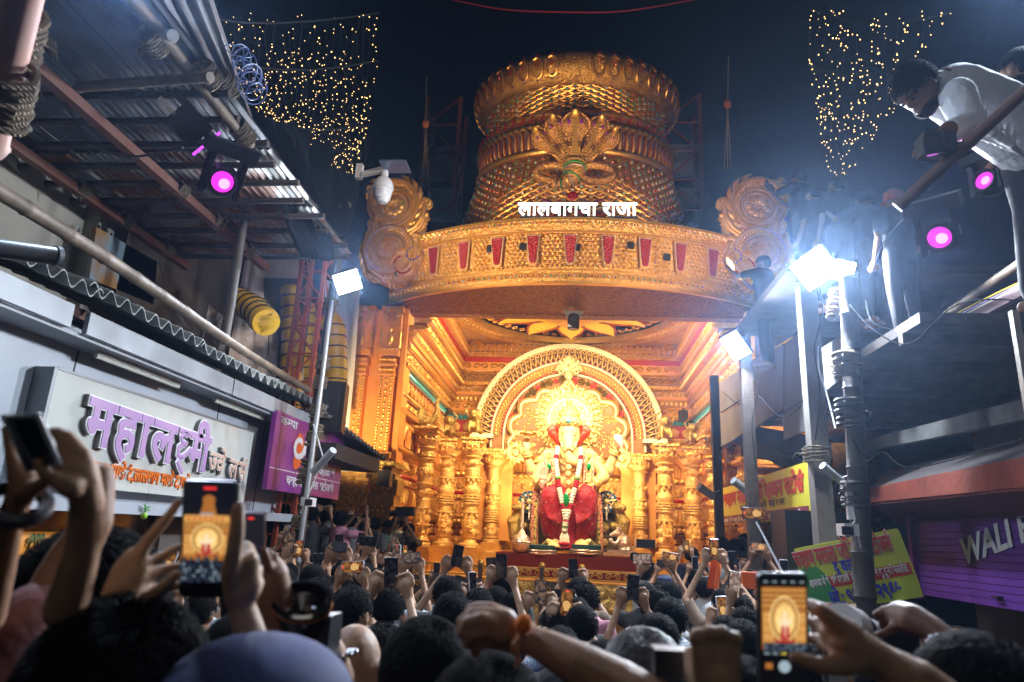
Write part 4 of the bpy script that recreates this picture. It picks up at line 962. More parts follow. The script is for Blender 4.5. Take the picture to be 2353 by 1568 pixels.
strand([I(1291, 1152, -.85), I(1297, 1180, -.88), I(1300, 1196, -.9)], 'wrrwwww', .058); strand([I(1312, 1152, -.85), I(1306, 1180, -.88), I(1300, 1196, -.9)], 'wrrwwww', .055)
strand([I(1300, 1196, -.9), I(1297, 1222, -.9)], 'rwwwgwww', .068)
b = MB()
for k in range(11): a = (k-5)/5; b.tube([I(1297+a*3, 1220, -.9), I(1297+a*8, 1234, -.92), I(1297+a*9.5, 1247, -.92)], [.02, .028, .025], 6)
b.build('tassel', GW, gar, 60); b = MB(); b.ell(I(1297, 1250, -.9), (.14, .1, .05), 10, 5); b.build('tassel_tip', GR, gar)
b = MB(); b.ell(I(1301, 1148, -.9), (.07, .04, .16), 8, 6); b.build('badge', GEM['green'], gar)
# things held by the idol
ck = thing('chakra', 'golden starburst discus above the raised left hand of the idol', 'discus', I(1214, 1010, -.2))
b = MB(); c = I(1214, 996, -.2)
for k in range(18):
    a = k/18*6.283; b.tube([c, c+V((.33*math.cos(a), -.2*math.sin(a), .05*math.sin(a)))], [.035, .006], 5)
b.ell(c, (.14, .14, .04), 12, 5); b.build('rays', BRT, ck, 60)
b = MB(); c = I(1421, 1014, -.25); b.tube([c+V((-.1, 0, .12)), c+V((0, 0, .06)), c+V((.05, 0, -.06)), c+V((.08, 0, -.2))], [.05, .12, .09, .01], 10)
b.top('conch', mat('conch_pink', (.85, .55, .55), .3), 'pink white conch shell in the raised right hand of the idol', 'shell')
# rosettes behind elbows
for i, (px, py) in enumerate(((1185, 1040), (1429, 1054))):
    b = MB(); F_ = frame(I(px, py, 1.2), (1, 0, 0), (0, 0, 1), (0, -1, 0))
    for k in range(14): a = k/14*6.283; b.ell(F_ @ V((.18*math.cos(a), .18*math.sin(a), .03)), (.07, .04, .07), 6, 4); b.tube([(.18*math.cos(a), .18*math.sin(a), 0), (.3*math.cos(a+.2), .3*math.sin(a+.2), 0)], [.04, .01], 5, F_)
    b.ell(F_ @ V((0, 0, .05)), (.09, .05, .09), 8, 5); b.top('rosette', BRT, ('gold flower rosette on the arch left of the idol', 'gold flower rosette on the arch right of the idol')[i], 'ornament')
# throne
TH = mat('throne_dark', (.10, .07, .03), .5, .3)
thr = thing('throne', 'antique gold throne with monster-headed armrests behind the idol legs', 'throne', I(1307, 1265, .5))
for s in (-1, 1):
    b = MB(); p = I(1307+s*82, 1225, .3); b.box(p, (.62, .2, .95)); b.build('side_panel', TH, thr)
    b = MB(); b.box(I(1307+s*82, 1173, .2), (.66, .2, .12)); b.build('arm_rail', GOLDA, thr)
    b = MB(); c = I(1307+s*112, 1180, .1)
    chain(b, [c+V((s*.1, 0, -.55)), c+V((s*.14, 0, -.2)), c+V((s*.04, 0, .0)), c+V((-s*.02, -.05, .14))], [.14, .17, .13, .12], 10); b.ell(c+V((s*.08, -.1, .12)), (.13, .12, .1)); b.ell(c+V((-s*.1, 0, -.3)), (.1, .1, .1)); b.ell(c+V((-s*.1, 0, .22)), (.05, .05, .08)); b.ell(c+V((s*.05, 0, .25)), (.05, .05, .07))
    blob(b, 'arm_beast', GOLDA, thr, .025, 1)
    for k, dz in enumerate((.12, -.22)): b = MB(); b.lathe([(.12-k*.03, 0), (.1-k*.03, .02), (0, .03)], n=10, m=frame(p+V((0, -.11, dz)), (1, 0, 0), (0, 0, 1), (0, -1, 0))); b.build('rosette', GOLDA, thr)
b = MB(); b.box(I(1307, 1200, .45), (2.0, .4, 1.3)); b.build('seat_block', TH, thr)
for i, px in enumerate((1216, 1394)):
    dk = thing('fan_disc', ('blue round fan standard with gold spokes left of the red dhoti', 'blue round fan standard with gold spokes right of the red dhoti')[i], 'standard', I(px, 1200, .15))
    F_ = frame(I(px, 1153, .1), (1, 0, 0), (0, 0, 1), (0, -1, 0)); b = MB(); b.lathe([(0, 0), (.245, 0), (.25, .03), (0, .035)], n=32, m=F_); b.build('disc', mat('fan_blue', (.01, .10, .2), .5), dk)
    for k in range(8):
        b = MB(); a = k*math.pi/4+.2; b.tube([(.03*math.cos(a), .03*math.sin(a), .05), (.24*math.cos(a), .24*math.sin(a), .05)], .012, 5, F_); b.build('spoke', GOLDS, dk); b = MB(); b.ell(F_ @ V((.16*math.cos(a+.39), .16*math.sin(a+.39), .045)), (.035, .02, .04), 8, 5); b.build('stud', BRT if k % 2 else GEM['white'], dk)
    b = MB(); b.ell(F_ @ V((0, 0, .06)), (.06, .05, .06), 8, 6); b.build('hub', BRT, dk); b = MB(); b.box(I(px, 1176, .03), (.04, .03, .38)); b.build('tassel', SILVER, dk)
# mace, mouse, foot stools, red platform
mace = thing('silver_mace', 'tall silver mace with round ribbed head standing left of the idol', 'mace', I(1198, 1270, -.9))
c = W(1198, 1250, 15.5); b = MB(); b.lathe([(.06, -.3), (.14, -.26), (.08, -.2), (.17, -.16), (.21, -.08), (.235, 0), (.21, .02), (.235, .04), (.2, .08), (.17, .14), (.09, .2), (.07, .26), (.035, .3)], c, 24); b.build('mace_head', SILVER, mace, 50)
b = MB(); pr = []
for k in range(22): z = .28+.62*k/21; pr += [(.028, z), (.04, z+.012)]
b.lathe(pr+[(.0, .95)], c, 12); b.build('shaft', SILVER, mace)
ms = thing('silver_mouse', 'silver mouse statue sitting up on a slab right of the idol', 'statue', W(1428, 1272, 15.6))
b = MB(); c = W(1432, 1247, 15.6); b.ell(c+V((.02, 0, -.02)), (.17, .16, .2)); b.ell(c+V((.06, 0, -.15)), (.17, .17, .12)); chain(b, [c+V((-.03, 0, .12)), c+V((-.1, -.02, .2)), c+V((-.2, -.04, .17)), c+V((-.27, -.04, .14))], [.11, .1, .06, .03], 10)
chain(b, [c+V((-.08, -.08, .06)), c+V((-.16, -.1, -.04)), c+V((-.25, -.1, -.0))], [.06, .045, .04], 8); chain(b, [c+V((-.05, -.05, -.2)), c+V((-.2, -.08, -.23))], [.07, .05], 8); chain(b, [c+V((.18, 0, -.18)), c+V((.27, 0, -.05)), c+V((.25, 0, .1))], [.03, .025, .02], 6)
blob(b, 'body', SILVER, ms, .018, 1)
for s in (-1, 1): b = MB(); b.lathe([(.055, 0), (.05, .015), (0, .005)], n=12, m=frame(c+V((-.09, -.05+s*.06, .31)), (1, .3*s, 0), (0, 0, 1), (-.3, -1, 0))); b.build('ear', SILVER, ms)
b = MB(); b.lathe([(.11, 0), (.12, .02), (.1, .04)], c+V((-.05, 0, .1)), 12); b.build('collar', GOLDS, ms); b = MB(); b.ell(c+V((-.27, -.1, .03)), .05, 8, 6); b.build('sweet', SILVER, ms)
b = MB(); b.box(W(1428, 1278, 15.55)+V((0, 0, .03)), (.78, .5, .06)); b.box(W(1428, 1278, 15.55)+V((0, 0, .09)), (.6, .4, .05)); b.top('mouse_slab', SILVER, 'stepped silver slab under the mouse statue', 'slab')
TEAL = mat('teal_cushion', (.01, .07, .09), .7)
for i, px in enumerate((1243.5, 1347.5)):
    c = W(px, 1274, 15.65); fs = thing('foot_stool', ('round silver foot stool with teal cushion under the left foot of the idol', 'round silver foot stool with teal cushion under the right foot of the idol')[i], 'foot stool', c)
    b = MB(); b.lathe([(.37, 0), (.38, .03), (.34, .05), (.37, .08), (.35, .1)], c, 32); b.build('base', SILVER, fs); b = MB(); b.lathe([(.32, .1), (.325, .19), (.3, .2), (0, .2)], c, 32); b.build('cushion', TEAL, fs)
b = MB(); p0 = W(1140, 1270, 15.35); p1 = W(1474, 1284, 15.35); zt = (p0.z+p1.z)/2-.0; b.box(((p0.x+p1.x)/2, 16.1, zt-.22), (p1.x-p0.x, 1.6, .44)); b.top('red_platform', mat('red_carpet', (.09, .002, .004), .9, 0, [('noise', 120, .002)]), 'low platform covered in dark red carpet carrying the idol', 'platform')
b = MB(); b.box((SX, 17.9, 1.32), (6.2, 1.8, .5)); b.box((SX, 17.4, 1.18), (6.6, 2.4, .2)); b.top('column_plinth', GOLDS, 'long golden stepped plinth carrying the columns behind the idol', 'plinth')
# ================================================================== LEFT SIDE OF THE LANE
RUST = mat('rusty_red_paint', (.12, .032, .018), .65, .2, [('noise', 25, .005)], (.12, .05, .03), 6)
BAMB = mat('bamboo', (.20, .145, .10), .6, 0, [('noise', 18, .006)], (.12, .085, .06), 5)
BAMBD = mat('dark_bamboo', (.06, .045, .038), .6, 0, [('noise', 18, .006)], (.035, .028, .024), 5)
ROPE = mat('coir_rope', (.32, .24, .15), .9, 0, [('wave_z', 40, .01)], (.2, .15, .1), 20)
CEMENT = mat('cement_sheet', (.16, .17, .16), .8, 0, [('noise', 30, .004)], (.24, .25, .24), 4)
TIN = mat('rusted_tin', (.30, .30, .28), .5, .3, None, (.17, .08, .045), 2.2, lo=.45, hi=.55)
TINB = mat('bare_tin', (.17, .18, .20), .45, .45, None, (.12, .10, .10), 3)
PLASTER = mat('beige_plaster', (.42, .38, .31), .85, 0, [('noise', 12, .006)], (.27, .24, .2), .9)
TARP = mat('cream_tarpaulin', (.72, .60, .54), .6, 0, [('noise', 1.6, .12), ('swirl', 3, .03)], (.58, .46, .42), 1.2)
GREYM = mat('grey_metal', (.2, .21, .22), .45, .5)
def quad(b, pts, t, n): 
    """slab through four world points, thickness t along n"""
    n = V(n); vs = [V(p) for p in pts]+[V(p)+n*t for p in pts]; return b.add(vs, [(0, 1, 2, 3), (7, 6, 5, 4), (0, 4, 5, 1), (1, 5, 6, 2), (2, 6, 7, 3), (3, 7, 4, 0)])
def bamboo(name, p0, p1, r, m_, label, cat='bamboo pole', taper=.85, parent=None, nodes=.38):
    p0, p1 = V(p0), V(p1); L = (p1-p0).length; n = max(2, int(L/nodes)); pts, rs = [], []; q = random.Random(int(L*1000)); sag = (p1-p0).orthogonal().normalized()
    for i in range(n+1):
        t = i/n; p = p0.lerp(p1, t)+sag*.012*math.sin(t*7)*L/4; rr = r*(1-(1-taper)*t)
        for dt, k in ((-.02, 1), (0, 1.13), (.02, 1)): pts.append(p+(p1-p0).normalized()*dt); rs.append(rr*k)
    b = MB(); b.tube(pts, rs, 10); o = b.build(name, m_, parent, 40)
    return o if parent is not None else setp(o, label, cat)
def rope(parent, c, ax, r, h, m_=None, n=7, name='rope_lashing'):
    b = MB(); ax = V(ax).normalized(); x = ax.orthogonal().normalized(); y = ax.cross(x); q = random.Random(int(abs(c[0]+c[1]*7)*999))
    for k in range(n):
        cc = V(c)+ax*(h*(k/(n-1)-.5)); tl_ = q.uniform(-.25, .25)
        b.tube([cc+(x*math.cos(a)+y*math.sin(a))*(r*q.uniform(1.0, 1.12))+ax*r*tl_*math.cos(a) for a in np.linspace(0, 6.283, 13)[:-1]], h/n*.62, 5, closed=True)
    for k in range(6): a = q.uniform(0, 6.28); d = (x*math.cos(a)+y*math.sin(a)); b.tube([V(c)+d*r, V(c)+d*(r*1.6)+ax*q.uniform(-.03, .03), V(c)+d*r*1.9+V((0, 0, -q.uniform(.02, .08)))], [h*.04, h*.03, .001], 4)
    return b.build(name, m_ or ROPE, parent, 60) if parent is not None else b
def cable(pts, r, m_, label, name='cable', n=5, parent=None):
    P3 = [V(p) for p in pts]; out = []
    for i in range(len(P3)-1):
        a = P3[max(0, i-1)]; b_ = P3[i]; c = P3[i+1]; d = P3[min(len(P3)-1, i+2)]
        for k in range(6):
            t = k/6; out.append(.5*((2*b_)+(c-a)*t+(2*a-5*b_+4*c-d)*t*t+(3*b_-a-3*c+d)*t**3))
    out.append(P3[-1]); b = MB(); b.tube(out, r, n); o = b.build(name, m_, parent, 60)
    return o if parent is not None else setp(o, label, 'cable')
# ---- shop front with white fascia
XW = -4.0
shop = thing('jewellery_shop', 'white fronted jewellery shop on the left under a corrugated cement awning', 'shop', (-4.4, 6.5, 0))
zt, zb = 3.50, 2.12
b = MB(); b.box((XW-.1, 6.05, (zt+zb)/2), (.2, 6.7, zt-zb)); b.build('fascia_panel', WHITEP, shop)
for y in (5.0, 7.3, 8.5): b = MB(); b.box((XW+.003, y, (zt+zb)/2), (.006, .012, zt-zb)); b.build('panel_joint', BLACK, shop)
b = MB(); b.box((XW+.14, 6.3, 3.28), (.30, 6.2, .03)); b.build('soffit', mat('soffit_grey', (.3, .31, .33), .5), shop)
for (y0, y1) in ((3.0, 4.45), (4.62, 6.9), (6.92, 9.42)): b = MB(); b.box((XW+.32, (y0+y1)/2, 3.38), (.04, y1-y0, .17)); b.build('trim_strip', mat('trim_white', (.38, .40, .43), .45, 0, None, (.27, .28, .30), 2.5, det=8), shop)
b = MB(); b.box((XW+.12, 6.2, 2.06), (.3, 6.4, .1)); b.build('lower_trim', WHITEP, shop)
TUBE = mat('lamp_tube_off', (.5, .48, .42), .4)
for y0 in (5.0, 6.9): b = MB(); b.box((XW+.16, y0+.6, 3.25), (.05, 1.2, .03)); b.tube([(XW+.16, y0, 3.22), (XW+.16, y0+1.2, 3.22)], .018, 6); b.build('tube_light', TUBE, shop)
# sign board
bd = thing('shop_signboard', 'cream signboard with big mauve Devanagari letters on the white shop front', 'sign', (XW+.1, 6.4, 2.3))
SB = mat('signboard_cream', (.50, .50, .46), .25, 0, None, (.40, .41, .38), 1.6, lo=.3, hi=.8, det=8)
P1 = WX(160, 782, XW+.16); P2 = WX(590, 948, XW+.16); P3_ = WX(560, 1146, XW+.16); zbt, ztp = 2.20, 3.02
yb0, yb1 = P1.y-.05, P2.y
b = MB(); b.box((XW+.09, (yb0+yb1)/2, (ztp+zbt)/2), (.14, yb1-yb0, ztp-zbt)); b.build('board', SB, bd)
b = MB(); b.box((XW+.085, yb0-.02, (ztp+zbt)/2), (.16, .035, ztp-zbt+.03)); b.box((XW+.085, (yb0+yb1)/2, ztp+.012), (.16, yb1-yb0, .02)); b.build('board_edge', GREYM, bd)
MAUVE = mat('mauve_face', (.40, .25, .42), .35, 0, [('noise', 20, .002)], (.33, .2, .38), 3); SIDE = mat('letter_side', (.18, .17, .17), .4, .4); WHITEE = mat('letter_rim', (.72, .72, .72), .35)
XL = XW+.165
def lane_text(txt, pa, pb, hgt, mface, parent, depth=.0, off=.03, rim=None, X=None, letters=True, slope=None):
    gap = .10 if rim else 0
    X = XL if X is None else X; A = WX(*pa, X); B_ = WX(*pb, X); u = (B_-A); w = u.length; u.normalize()
    if rim: sign_text(txt, frame(A, u, (0, 0, 1), (1, 0, 0)), w, hgt, SIDE, parent, 'letter', off+.02, .035, letters, gap=gap); sign_text(txt, frame(A+V((.04, 0, 0)), u, (0, 0, 1), (1, 0, 0)), w, hgt, rim, parent, 'letter_rim', off+.02, .004, False, gap=gap)
    return sign_text(txt, frame(A+V((.045 if rim else .003, 0, 0)), u, (0, 0, 1), (1, 0, 0)), w, hgt, mface, parent, 'letter_face', off, .005, False, gap=gap)
lane_text('महाल#~मी', (178, 1012), (473, 1086), .48, MAUVE, bd, off=.030, rim=WHITEE)
lane_text('~ज्वेलस^'.replace('्', ''), (468, 1080), (556, 1106), .27, mat('peach_face', (.55, .36, .28), .4), bd, off=.018, rim=WHITEE)
ORG_T = mat('orange_print', (.62, .13, .01), .4)
lane_text('टी.जे.शाह माकेट^,लालबाग माकेट^,गणेश', (150, 1082), (446, 1126), .145, ORG_T, bd, off=.03)
# shop glass, lit shelves, stickers
GLASSD = mat('dark_glass', (.02, .018, .015), .08, 0, coat=1)
b = MB(); b.box((XW-.25, 6.4, 1.0), (.04, 6.2, 2.1)); b.build('shop_glass', GLASSD, shop)
b = MB(); b.box((XW-.2, 7.6, 1.0), (.1, 1.5, 2.1)); b.build('shutter_side', mat('grey_laminate', (.12, .105, .095), .4), shop)
SHELF = mat('lit_shelf', (.6, .35, .1), .5, 0, [('edge', 8, .03)], (.35, .16, .04), 9, 'vor', emit=(1, .5, .12), es=.55)
for (y0, y1, z0, z1) in ((3.9, 5.0, 1.62, 1.78), (3.9, 5.0, 1.3, 1.45), (5.55, 6.5, 1.45, 1.82), (6.05, 6.6, 1.0, 1.35)):
    b = MB(); b.box((XW-.215, (y0+y1)/2, (z0+z1)/2), (.02, y1-y0, z1-z0)); sh = b.build('display_shelf', SHELF, shop)
    n = int((y1-y0)/.09); 
    for k in range(n): q_ = MB(); q_.box((XW-.2, y0+(k+.5)*(y1-y0)/n, (z0+z1)/2), (.01, .012, z1-z0)); q_.build('divider', GOLDD, sh)
stk = thing('welcome_sticker', 'orange ornamental welcome sticker with Devanagari words on the shop glass at the lower left', 'sticker', WX(80, 1290, XW-.1))
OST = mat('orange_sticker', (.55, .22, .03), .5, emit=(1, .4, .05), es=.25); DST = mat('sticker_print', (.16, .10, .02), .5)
for (pa, pb, nm_) in (((38, 1222), (133, 1272), 'plate'), ((62, 1262), (106, 1282), 'small_plate'), ((18, 1278), (125, 1302), 'strip')):
    a, b2 = WX(*pa, XW-.17), WX(*pb, XW-.17); b = MB(); b.dome([(0, 0), (b2.y-a.y, 0), (b2.y-a.y, a.z-b2.z), (0, a.z-b2.z)], .008, frame((XW-.17, a.y, b2.z), (0, 1, 0), (0, 0, 1), (1, 0, 0)), 0, .94); b.build(nm_, OST, stk)
a = WX(56, 1262, XW-.155); lane_text('शुभ लाभ', (54, 1264), (118, 1262), .12, DST, stk, X=XW-.155, off=.03)
for k in range(4): b = MB(); c = WX(35+k*24, 1291, XW-.155); b.ell(c, (.004, .05, .03), 8, 5); b.ell(c+V((0, .05, .03)), (.004, .02, .02), 6, 4); b.build('printed_lion', DST, stk)
for k in range(3): b = MB(); b.ell(WX(75+k*11, 1237, XW-.155), (.004, .028, .04), 8, 5); b.build('printed_leaf', mat('leaf_green', (.08, .12, .02), .5), stk)
lem = thing('lemon_chilli_charm', 'green lemon and chilli charm hanging from the white shop fascia', 'charm', WX(331, 1190, XW+.3))
c = WX(331, 1186, XW+.3); b = MB(); b.ell(c, .028, 12, 8); b.build('lemon', mat('lemon_green', (.25, .5, .03), .35), lem)
for k in range(4): b = MB(); b.tube([c+V((0, 0, .04+.01*k)), c+V((.01, (-1)**k*.03, .055+.012*k)), c+V((.01, (-1)**k*.06, .04+.02*k))], [.008, .007, .001], 6); b.build('chilli', mat('chilli_green', (.05, .25, .03), .35), lem)
b = MB(); b.tube([c, c+V((0, 0, .22))], .002, 4); b.build('thread', BLACK, lem)
# ---- corrugated cement awning
def corr(fn, period, length, amp, nv, per=6, t=.012):
    n = max(2, int(length/period))*per; b = MB()
    def f(u, v): p, nrm = fn(u, v); return p+nrm*amp*math.sin(2*math.pi*u*length/period)
    b.grid(f, n, nv); b.grid(lambda u, v: f(1-u, v)-fn(u, v)[1]*t, n, nv)
    for v in (0, 1):
        i0 = len(b.v)
        for i in range(n+1): b.v += [tuple(f(i/n, v)), tuple(f(i/n, v)-fn(0, 0)[1]*t)]
        for i in range(n): b.f.append((i0+2*i, i0+2*i+1, i0+2*i+3, i0+2*i+2))
    return b
aw = thing('cement_awning', 'wavy grey cement sheet awning above the white shop fascia', 'awning', (-4, 6.5, 3.5))
segs = [(2.9, 4.5), (4.35, 6.0), (5.9, 7.7), (7.6, 9.6)]
for i, (y0, y1) in enumerate(segs):
    b = corr(lambda u, v: (V((-3.50-v*1.3, y0+u*(y1-y0), 3.56+v*.42+.025*(i % 2))), V((0, 0, 1))), .19, y1-y0, .045, 3, 12); b.build('cement_sheet', CEMENT, aw, 60)
b = MB(); b.box((-3.9, 6.2, 3.5), (.08, 6.4, .08)); b.build('batten', RUST, aw)
bamboo('bamboo_pole', WX(-60, 405, -3.55), WX(706, 897, -3.62), .052, BAMB, 'long bamboo pole lying along the edge of the cement awning')
b = MB(); b.tube([WD(-40, 566, 3.1), WD(128, 589, 3.3)], .045, 14); b.tube([WD(124, 588, 3.29), WD(135, 590, 3.31)], .05, 14); b.top('pipe_end', mat('grey_pipe', (.10, .105, .11), .4, .2), 'short dark pipe end poking over the cement awning at the left edge', 'pipe')
# ---- upper wall, shutter, tarpaulins
b = MB(); b.box((-5.75, 4.3, 4.9), (.2, 5.2, 2.6)); b.box((-5.6, 6.9, 4.9), (.25, .35, 2.6)); b.top('upper_wall', PLASTER, 'stained beige upper storey wall above the awning on the left', 'wall')
b = MB(); quad(b, [WX(222, 522, -5.3), WX(362, 602, -5.3), WX(352, 700, -5.3), WX(205, 640, -5.3)], .05, (-1, 0, 0)); b.top('rusty_shutter', mat('rusty_blue_sheet', (.17, .24, .28), .6, .2, [('noise', 10, .006)], (.26, .13, .04), 2.6, lo=.42, hi=.6), 'rusty pale blue metal sheet in the upper wall behind the bamboo pole', 'shutter')
b = MB()
for k in range(9): p = WX(228+k*14, 518+k*9, -5.35); b.tube([p, p-V((0, 0, .3))], .012, 5)
b.build('window_bars', BLACK, bpy.data.objects['upper_wall']); 
def cloth(name, pts4, nu, nv, amp, m_, label, cat='cloth', q=3, th=None, fold=5):
    a, b_, c, d = [V(p) for p in pts4]; n = (b_-a).cross(d-a).normalized(); r_ = random.Random(q); ph = [r_.uniform(0, 6) for _ in range(6)]
    b = MB()
    def f(u, v):
        p = a.lerp(b_, u).lerp(d.lerp(c, u), v); return p+n*amp*(math.sin(u*fold*2+ph[0]+v*2)+.5*math.sin(u*fold*4.3+ph[1]-v*3)+.4*math.sin(v*7+ph[2]+u*3))
    b.grid(f, nu, nv); b.grid(lambda u, v: f(1-u, v)+n*.01, nu, nv); o = b.build(name, m_, None, 80); return setp(o, label, cat)
cloth('tarpaulin', [W(360, 595, 8.9), W(530, 742, 8.9), W(500, 900, 8.9), W(345, 790, 8.9)], 30, 16, .05, TARP, 'creased pinkish cream tarpaulin hanging behind the bamboo pole', q=2)
cloth('tarpaulin', [W(560, 600, 9.6), W(690, 590, 10.2), W(700, 930, 10.0), W(520, 840, 9.6)], 30, 16, .04, TARP, 'pale tarpaulin wall behind the yellow air duct nozzle', q=5)
cloth('white_sheet', [W(745, 640, 12.8), W(830, 655, 12.8), W(800, 1000, 12.8), W(735, 980, 12.8)], 20, 14, .06, mat('white_cloth', (.55, .53, .52), .8), 'dirty white cloth hanging between the pole and the gilt pilasters', q=8)
cloth('red_cloth', [W(612, 590, 10.4), W(700, 590, 10.4), W(690, 652, 10.4), W(640, 640, 10.4)], 16, 8, .05, mat('bright_red_cloth', (.45, .01, .012), .8), 'bright red cloth under the far end of the tin roof', q=9)
b = MB(); b.box((-5.2, 9.9, 3.5), (2.0, .1, 4.5)); b.box((-6.3, 10, 3.5), (2, 6, 5)); b.top('dark_shed', mat('shed_wood', (.05, .035, .025), .8, 0, [('noise', 8, .01)]), 'dark timber shed behind the tarpaulins on the left', 'shed')
# ---- red lattice truss tower
def truss(name, base, h, w, label, m_=RUST, step=.42, r=.028):
    t = thing(name, label, 'truss', base); bx, by, bz = base; cs = [(-1, -1), (1, -1), (1, 1), (-1, 1)]
    for cx, cy in cs: b = MB(); b.box((bx+cx*w/2, by+cy*w/2, bz+h/2), (r*2, r*2, h)); b.build('upright', m_, t)
    n = int(h/step)
    for k in range(n):
        z = bz+k*step
        for i in range(4):
            c0, c1 = cs[i], cs[(i+1) % 4]
            if i in (2,): continue
            b = MB(); b.tube([(bx+c0[0]*w/2, by+c0[1]*w/2, z), (bx+c1[0]*w/2, by+c1[1]*w/2, z)], r*.6, 4); b.build('rung', m_, t)
            b = MB(); b.tube([(bx+(c0 if k % 2 else c1)[0]*w/2, by+(c0 if k % 2 else c1)[1]*w/2, z), (bx+(c1 if k % 2 else c0)[0]*w/2, by+(c1 if k % 2 else c0)[1]*w/2, z+step)], r*.6, 4); b.build('brace', m_, t)
    return t
REDT = mat('truss_red', (.33, .06, .03), .5, .1, [('noise', 30, .003)])
p = W(690, 930, 9.4); truss('truss_tower', (p.x, 9.4, 1.0), 5.4, .36, 'rusty red lattice truss tower between the tarpaulin and the bamboo pole', REDT)
p = W(600, 1290, 9.3); truss('truss_tower', (p.x, 9.3, .1), 2.6, .5, 'low rusty truss frame under the purple drink sign', REDT, .5)
# ---- yellow spiral air ducts
YEL = mat('yellow_duct', (.70, .42, .02), .45, 0, [('noise', 9, .02)], (.6, .33, .01), 5)
def duct(pts, r, label, openend=False, rings=.17):
    P3 = [V(p) for p in pts]; t = thing('air_duct', label, 'air duct', P3[0]); L = 0; b = MB(); pp, rr = [], []; rg = MB()
    for a, c in zip(P3, P3[1:]):
        l = (c-a).length; n = max(1, int(l/rings))
        for k in range(n):
            p = a.lerp(c, k/n); pp += [p, a.lerp(c, (k+.5)/n)]; rr += [r*.96, r*1.04]
            ax = (c-a).normalized(); x = ax.orthogonal().normalized(); y = ax.cross(x); q_ = MB(); q_.tube([p+(x*math.cos(t_)+y*math.sin(t_))*r*1.0 for t_ in np.linspace(0, 6.283, 19)[:-1]], .014, 5, closed=True); q_.build('wire_ring', BLACK, t)
    pp.append(P3[-1]); rr.append(r*.98)
    if openend: pp += [P3[-1], P3[-1]-(P3[-1]-P3[-2]).normalized()*.25]; rr += [r*.6, r*.5]
    b.tube(pp, rr, 16); b.build('duct_sleeve', YEL, t, 70); return t
duct([W(548, 690, 8.2), W(585, 712, 7.9), W(612, 742, 7.6)], .17, 'short yellow air duct nozzle pointing at the crowd from the tarpaulin', True, .14)
duct([W(668, 660, 9.9), W(672, 760, 9.9), W(668, 880, 9.9), W(664, 960, 9.9)], .16, 'yellow ringed air duct running down inside the red truss tower')
duct([W(702, 700, 10.2), W(706, 800, 10.2), W(708, 900, 10.2)], .15, 'yellow ringed air duct beside the red truss tower')
duct([W(752, 730, 11.2), W(768, 752, 11.2), W(772, 850, 11.2), W(766, 1000, 11.2)], .19, 'tall yellow ringed air duct left of the gilt pilasters')
b = MB(); p = W(768, 938, 9.6); b.box(p, (.32, .4, .72), rz=.2); b.box(p+V((-.01, -.21, .0)), (.27, .03, .66), rz=.2); b.top('black_speaker', BLACK, 'black loudspeaker box hanging behind the bamboo pole left of the pilasters', 'loudspeaker')
# ---- tin roof canopy on purlins
rf = thing('tin_roof', 'rusty corrugated tin roof on bamboo purlins over the upper left', 'roof', (-4.3, 5, 5.3)); ZR = 5.42
ys = [WZ(480, py, ZR-.08).y for py in (592, 566, 533, 500, 465, 425, 384, 335, 280, 220)]; y_end = ys[0]+.1
XR0, XR1 = -5.75, -2.95
rows = [(ys[0]+.12, ys[3]-.05), (ys[3]+.05, ys[6]-.08), (ys[6]+.06, 1.6)]
for i, (y0, y1) in enumerate(rows):
    nb = 4; 
    for j in range(nb):
        x0 = XR0+(XR1-XR0)*j/nb; x1 = XR0+(XR1-XR0)*(j+1)/nb
        b = corr(lambda u, v: (V((x0+u*(x1-x0)-.02, y0+v*(y1-y0), ZR+.03*i+.012*j)), V((0, 0, 1))), .078, x1-x0+.04, .014, 1, 4, .004); b.build('tin_sheet', TIN if (i < 2) else TINB, rf, 60)
for k, y in enumerate(ys): bamboo('purlin', (XR0+.1, y, ZR-.07), (XR1-.05+(.1 if k % 2 else 0), y+.02, ZR-.05), .038, BAMBD, '', parent=rf)
for x, m_ in ((-4.15, RUST), (-5.25, RUST)): b = MB(); b.box((x, (1.6+ys[0])/2, ZR-.16), (.09, ys[0]-1.6+.3, .09)); b.build('rafter', m_, rf)
q = random.Random(3)
for y in ys[1:7:2]:
    for x in (-4.15, -5.25): rope(rf, (x, y, ZR-.12), (0, 1, 0), .075, .12, n=5)
bamboo('bamboo_pole', WD(255, -60, 4.6), WD(573, 332, 6.2), .05, BAMB, 'bamboo pole running down the outer edge of the tin roof')
bamboo('bamboo_pole', WD(180, 200, 5.6), WD(478, 178, 4.9), .045, BAMB, 'short bamboo crosspiece lashed under the outer roof edge')
bamboo('bamboo_pole', WD(350, 78, 5.5), WD(395, 82, 5.0), .05, mat('pale_pipe', (.4, .4, .4), .5), 'stub of pale pipe at the roof edge near the top', 'pipe')
for (px, py, d, lab) in ((352, 95, 5.1, 'coir lashing round the edge bamboo near the top of the roof'), (478, 170, 5.45, 'ragged coir lashing where the crosspiece meets the roof edge'), (520, 195, 5.7, 'coir lashing below the coil of blue wire'), (558, 308, 6.1, 'coir lashing at the lower end of the roof edge bamboo')):
    b = rope(None, WD(px, py, d), WD(px+20, py+25, d+.1)-WD(px, py, d), .075, .16); b.top('rope_lashing', ROPE, lab, 'rope')
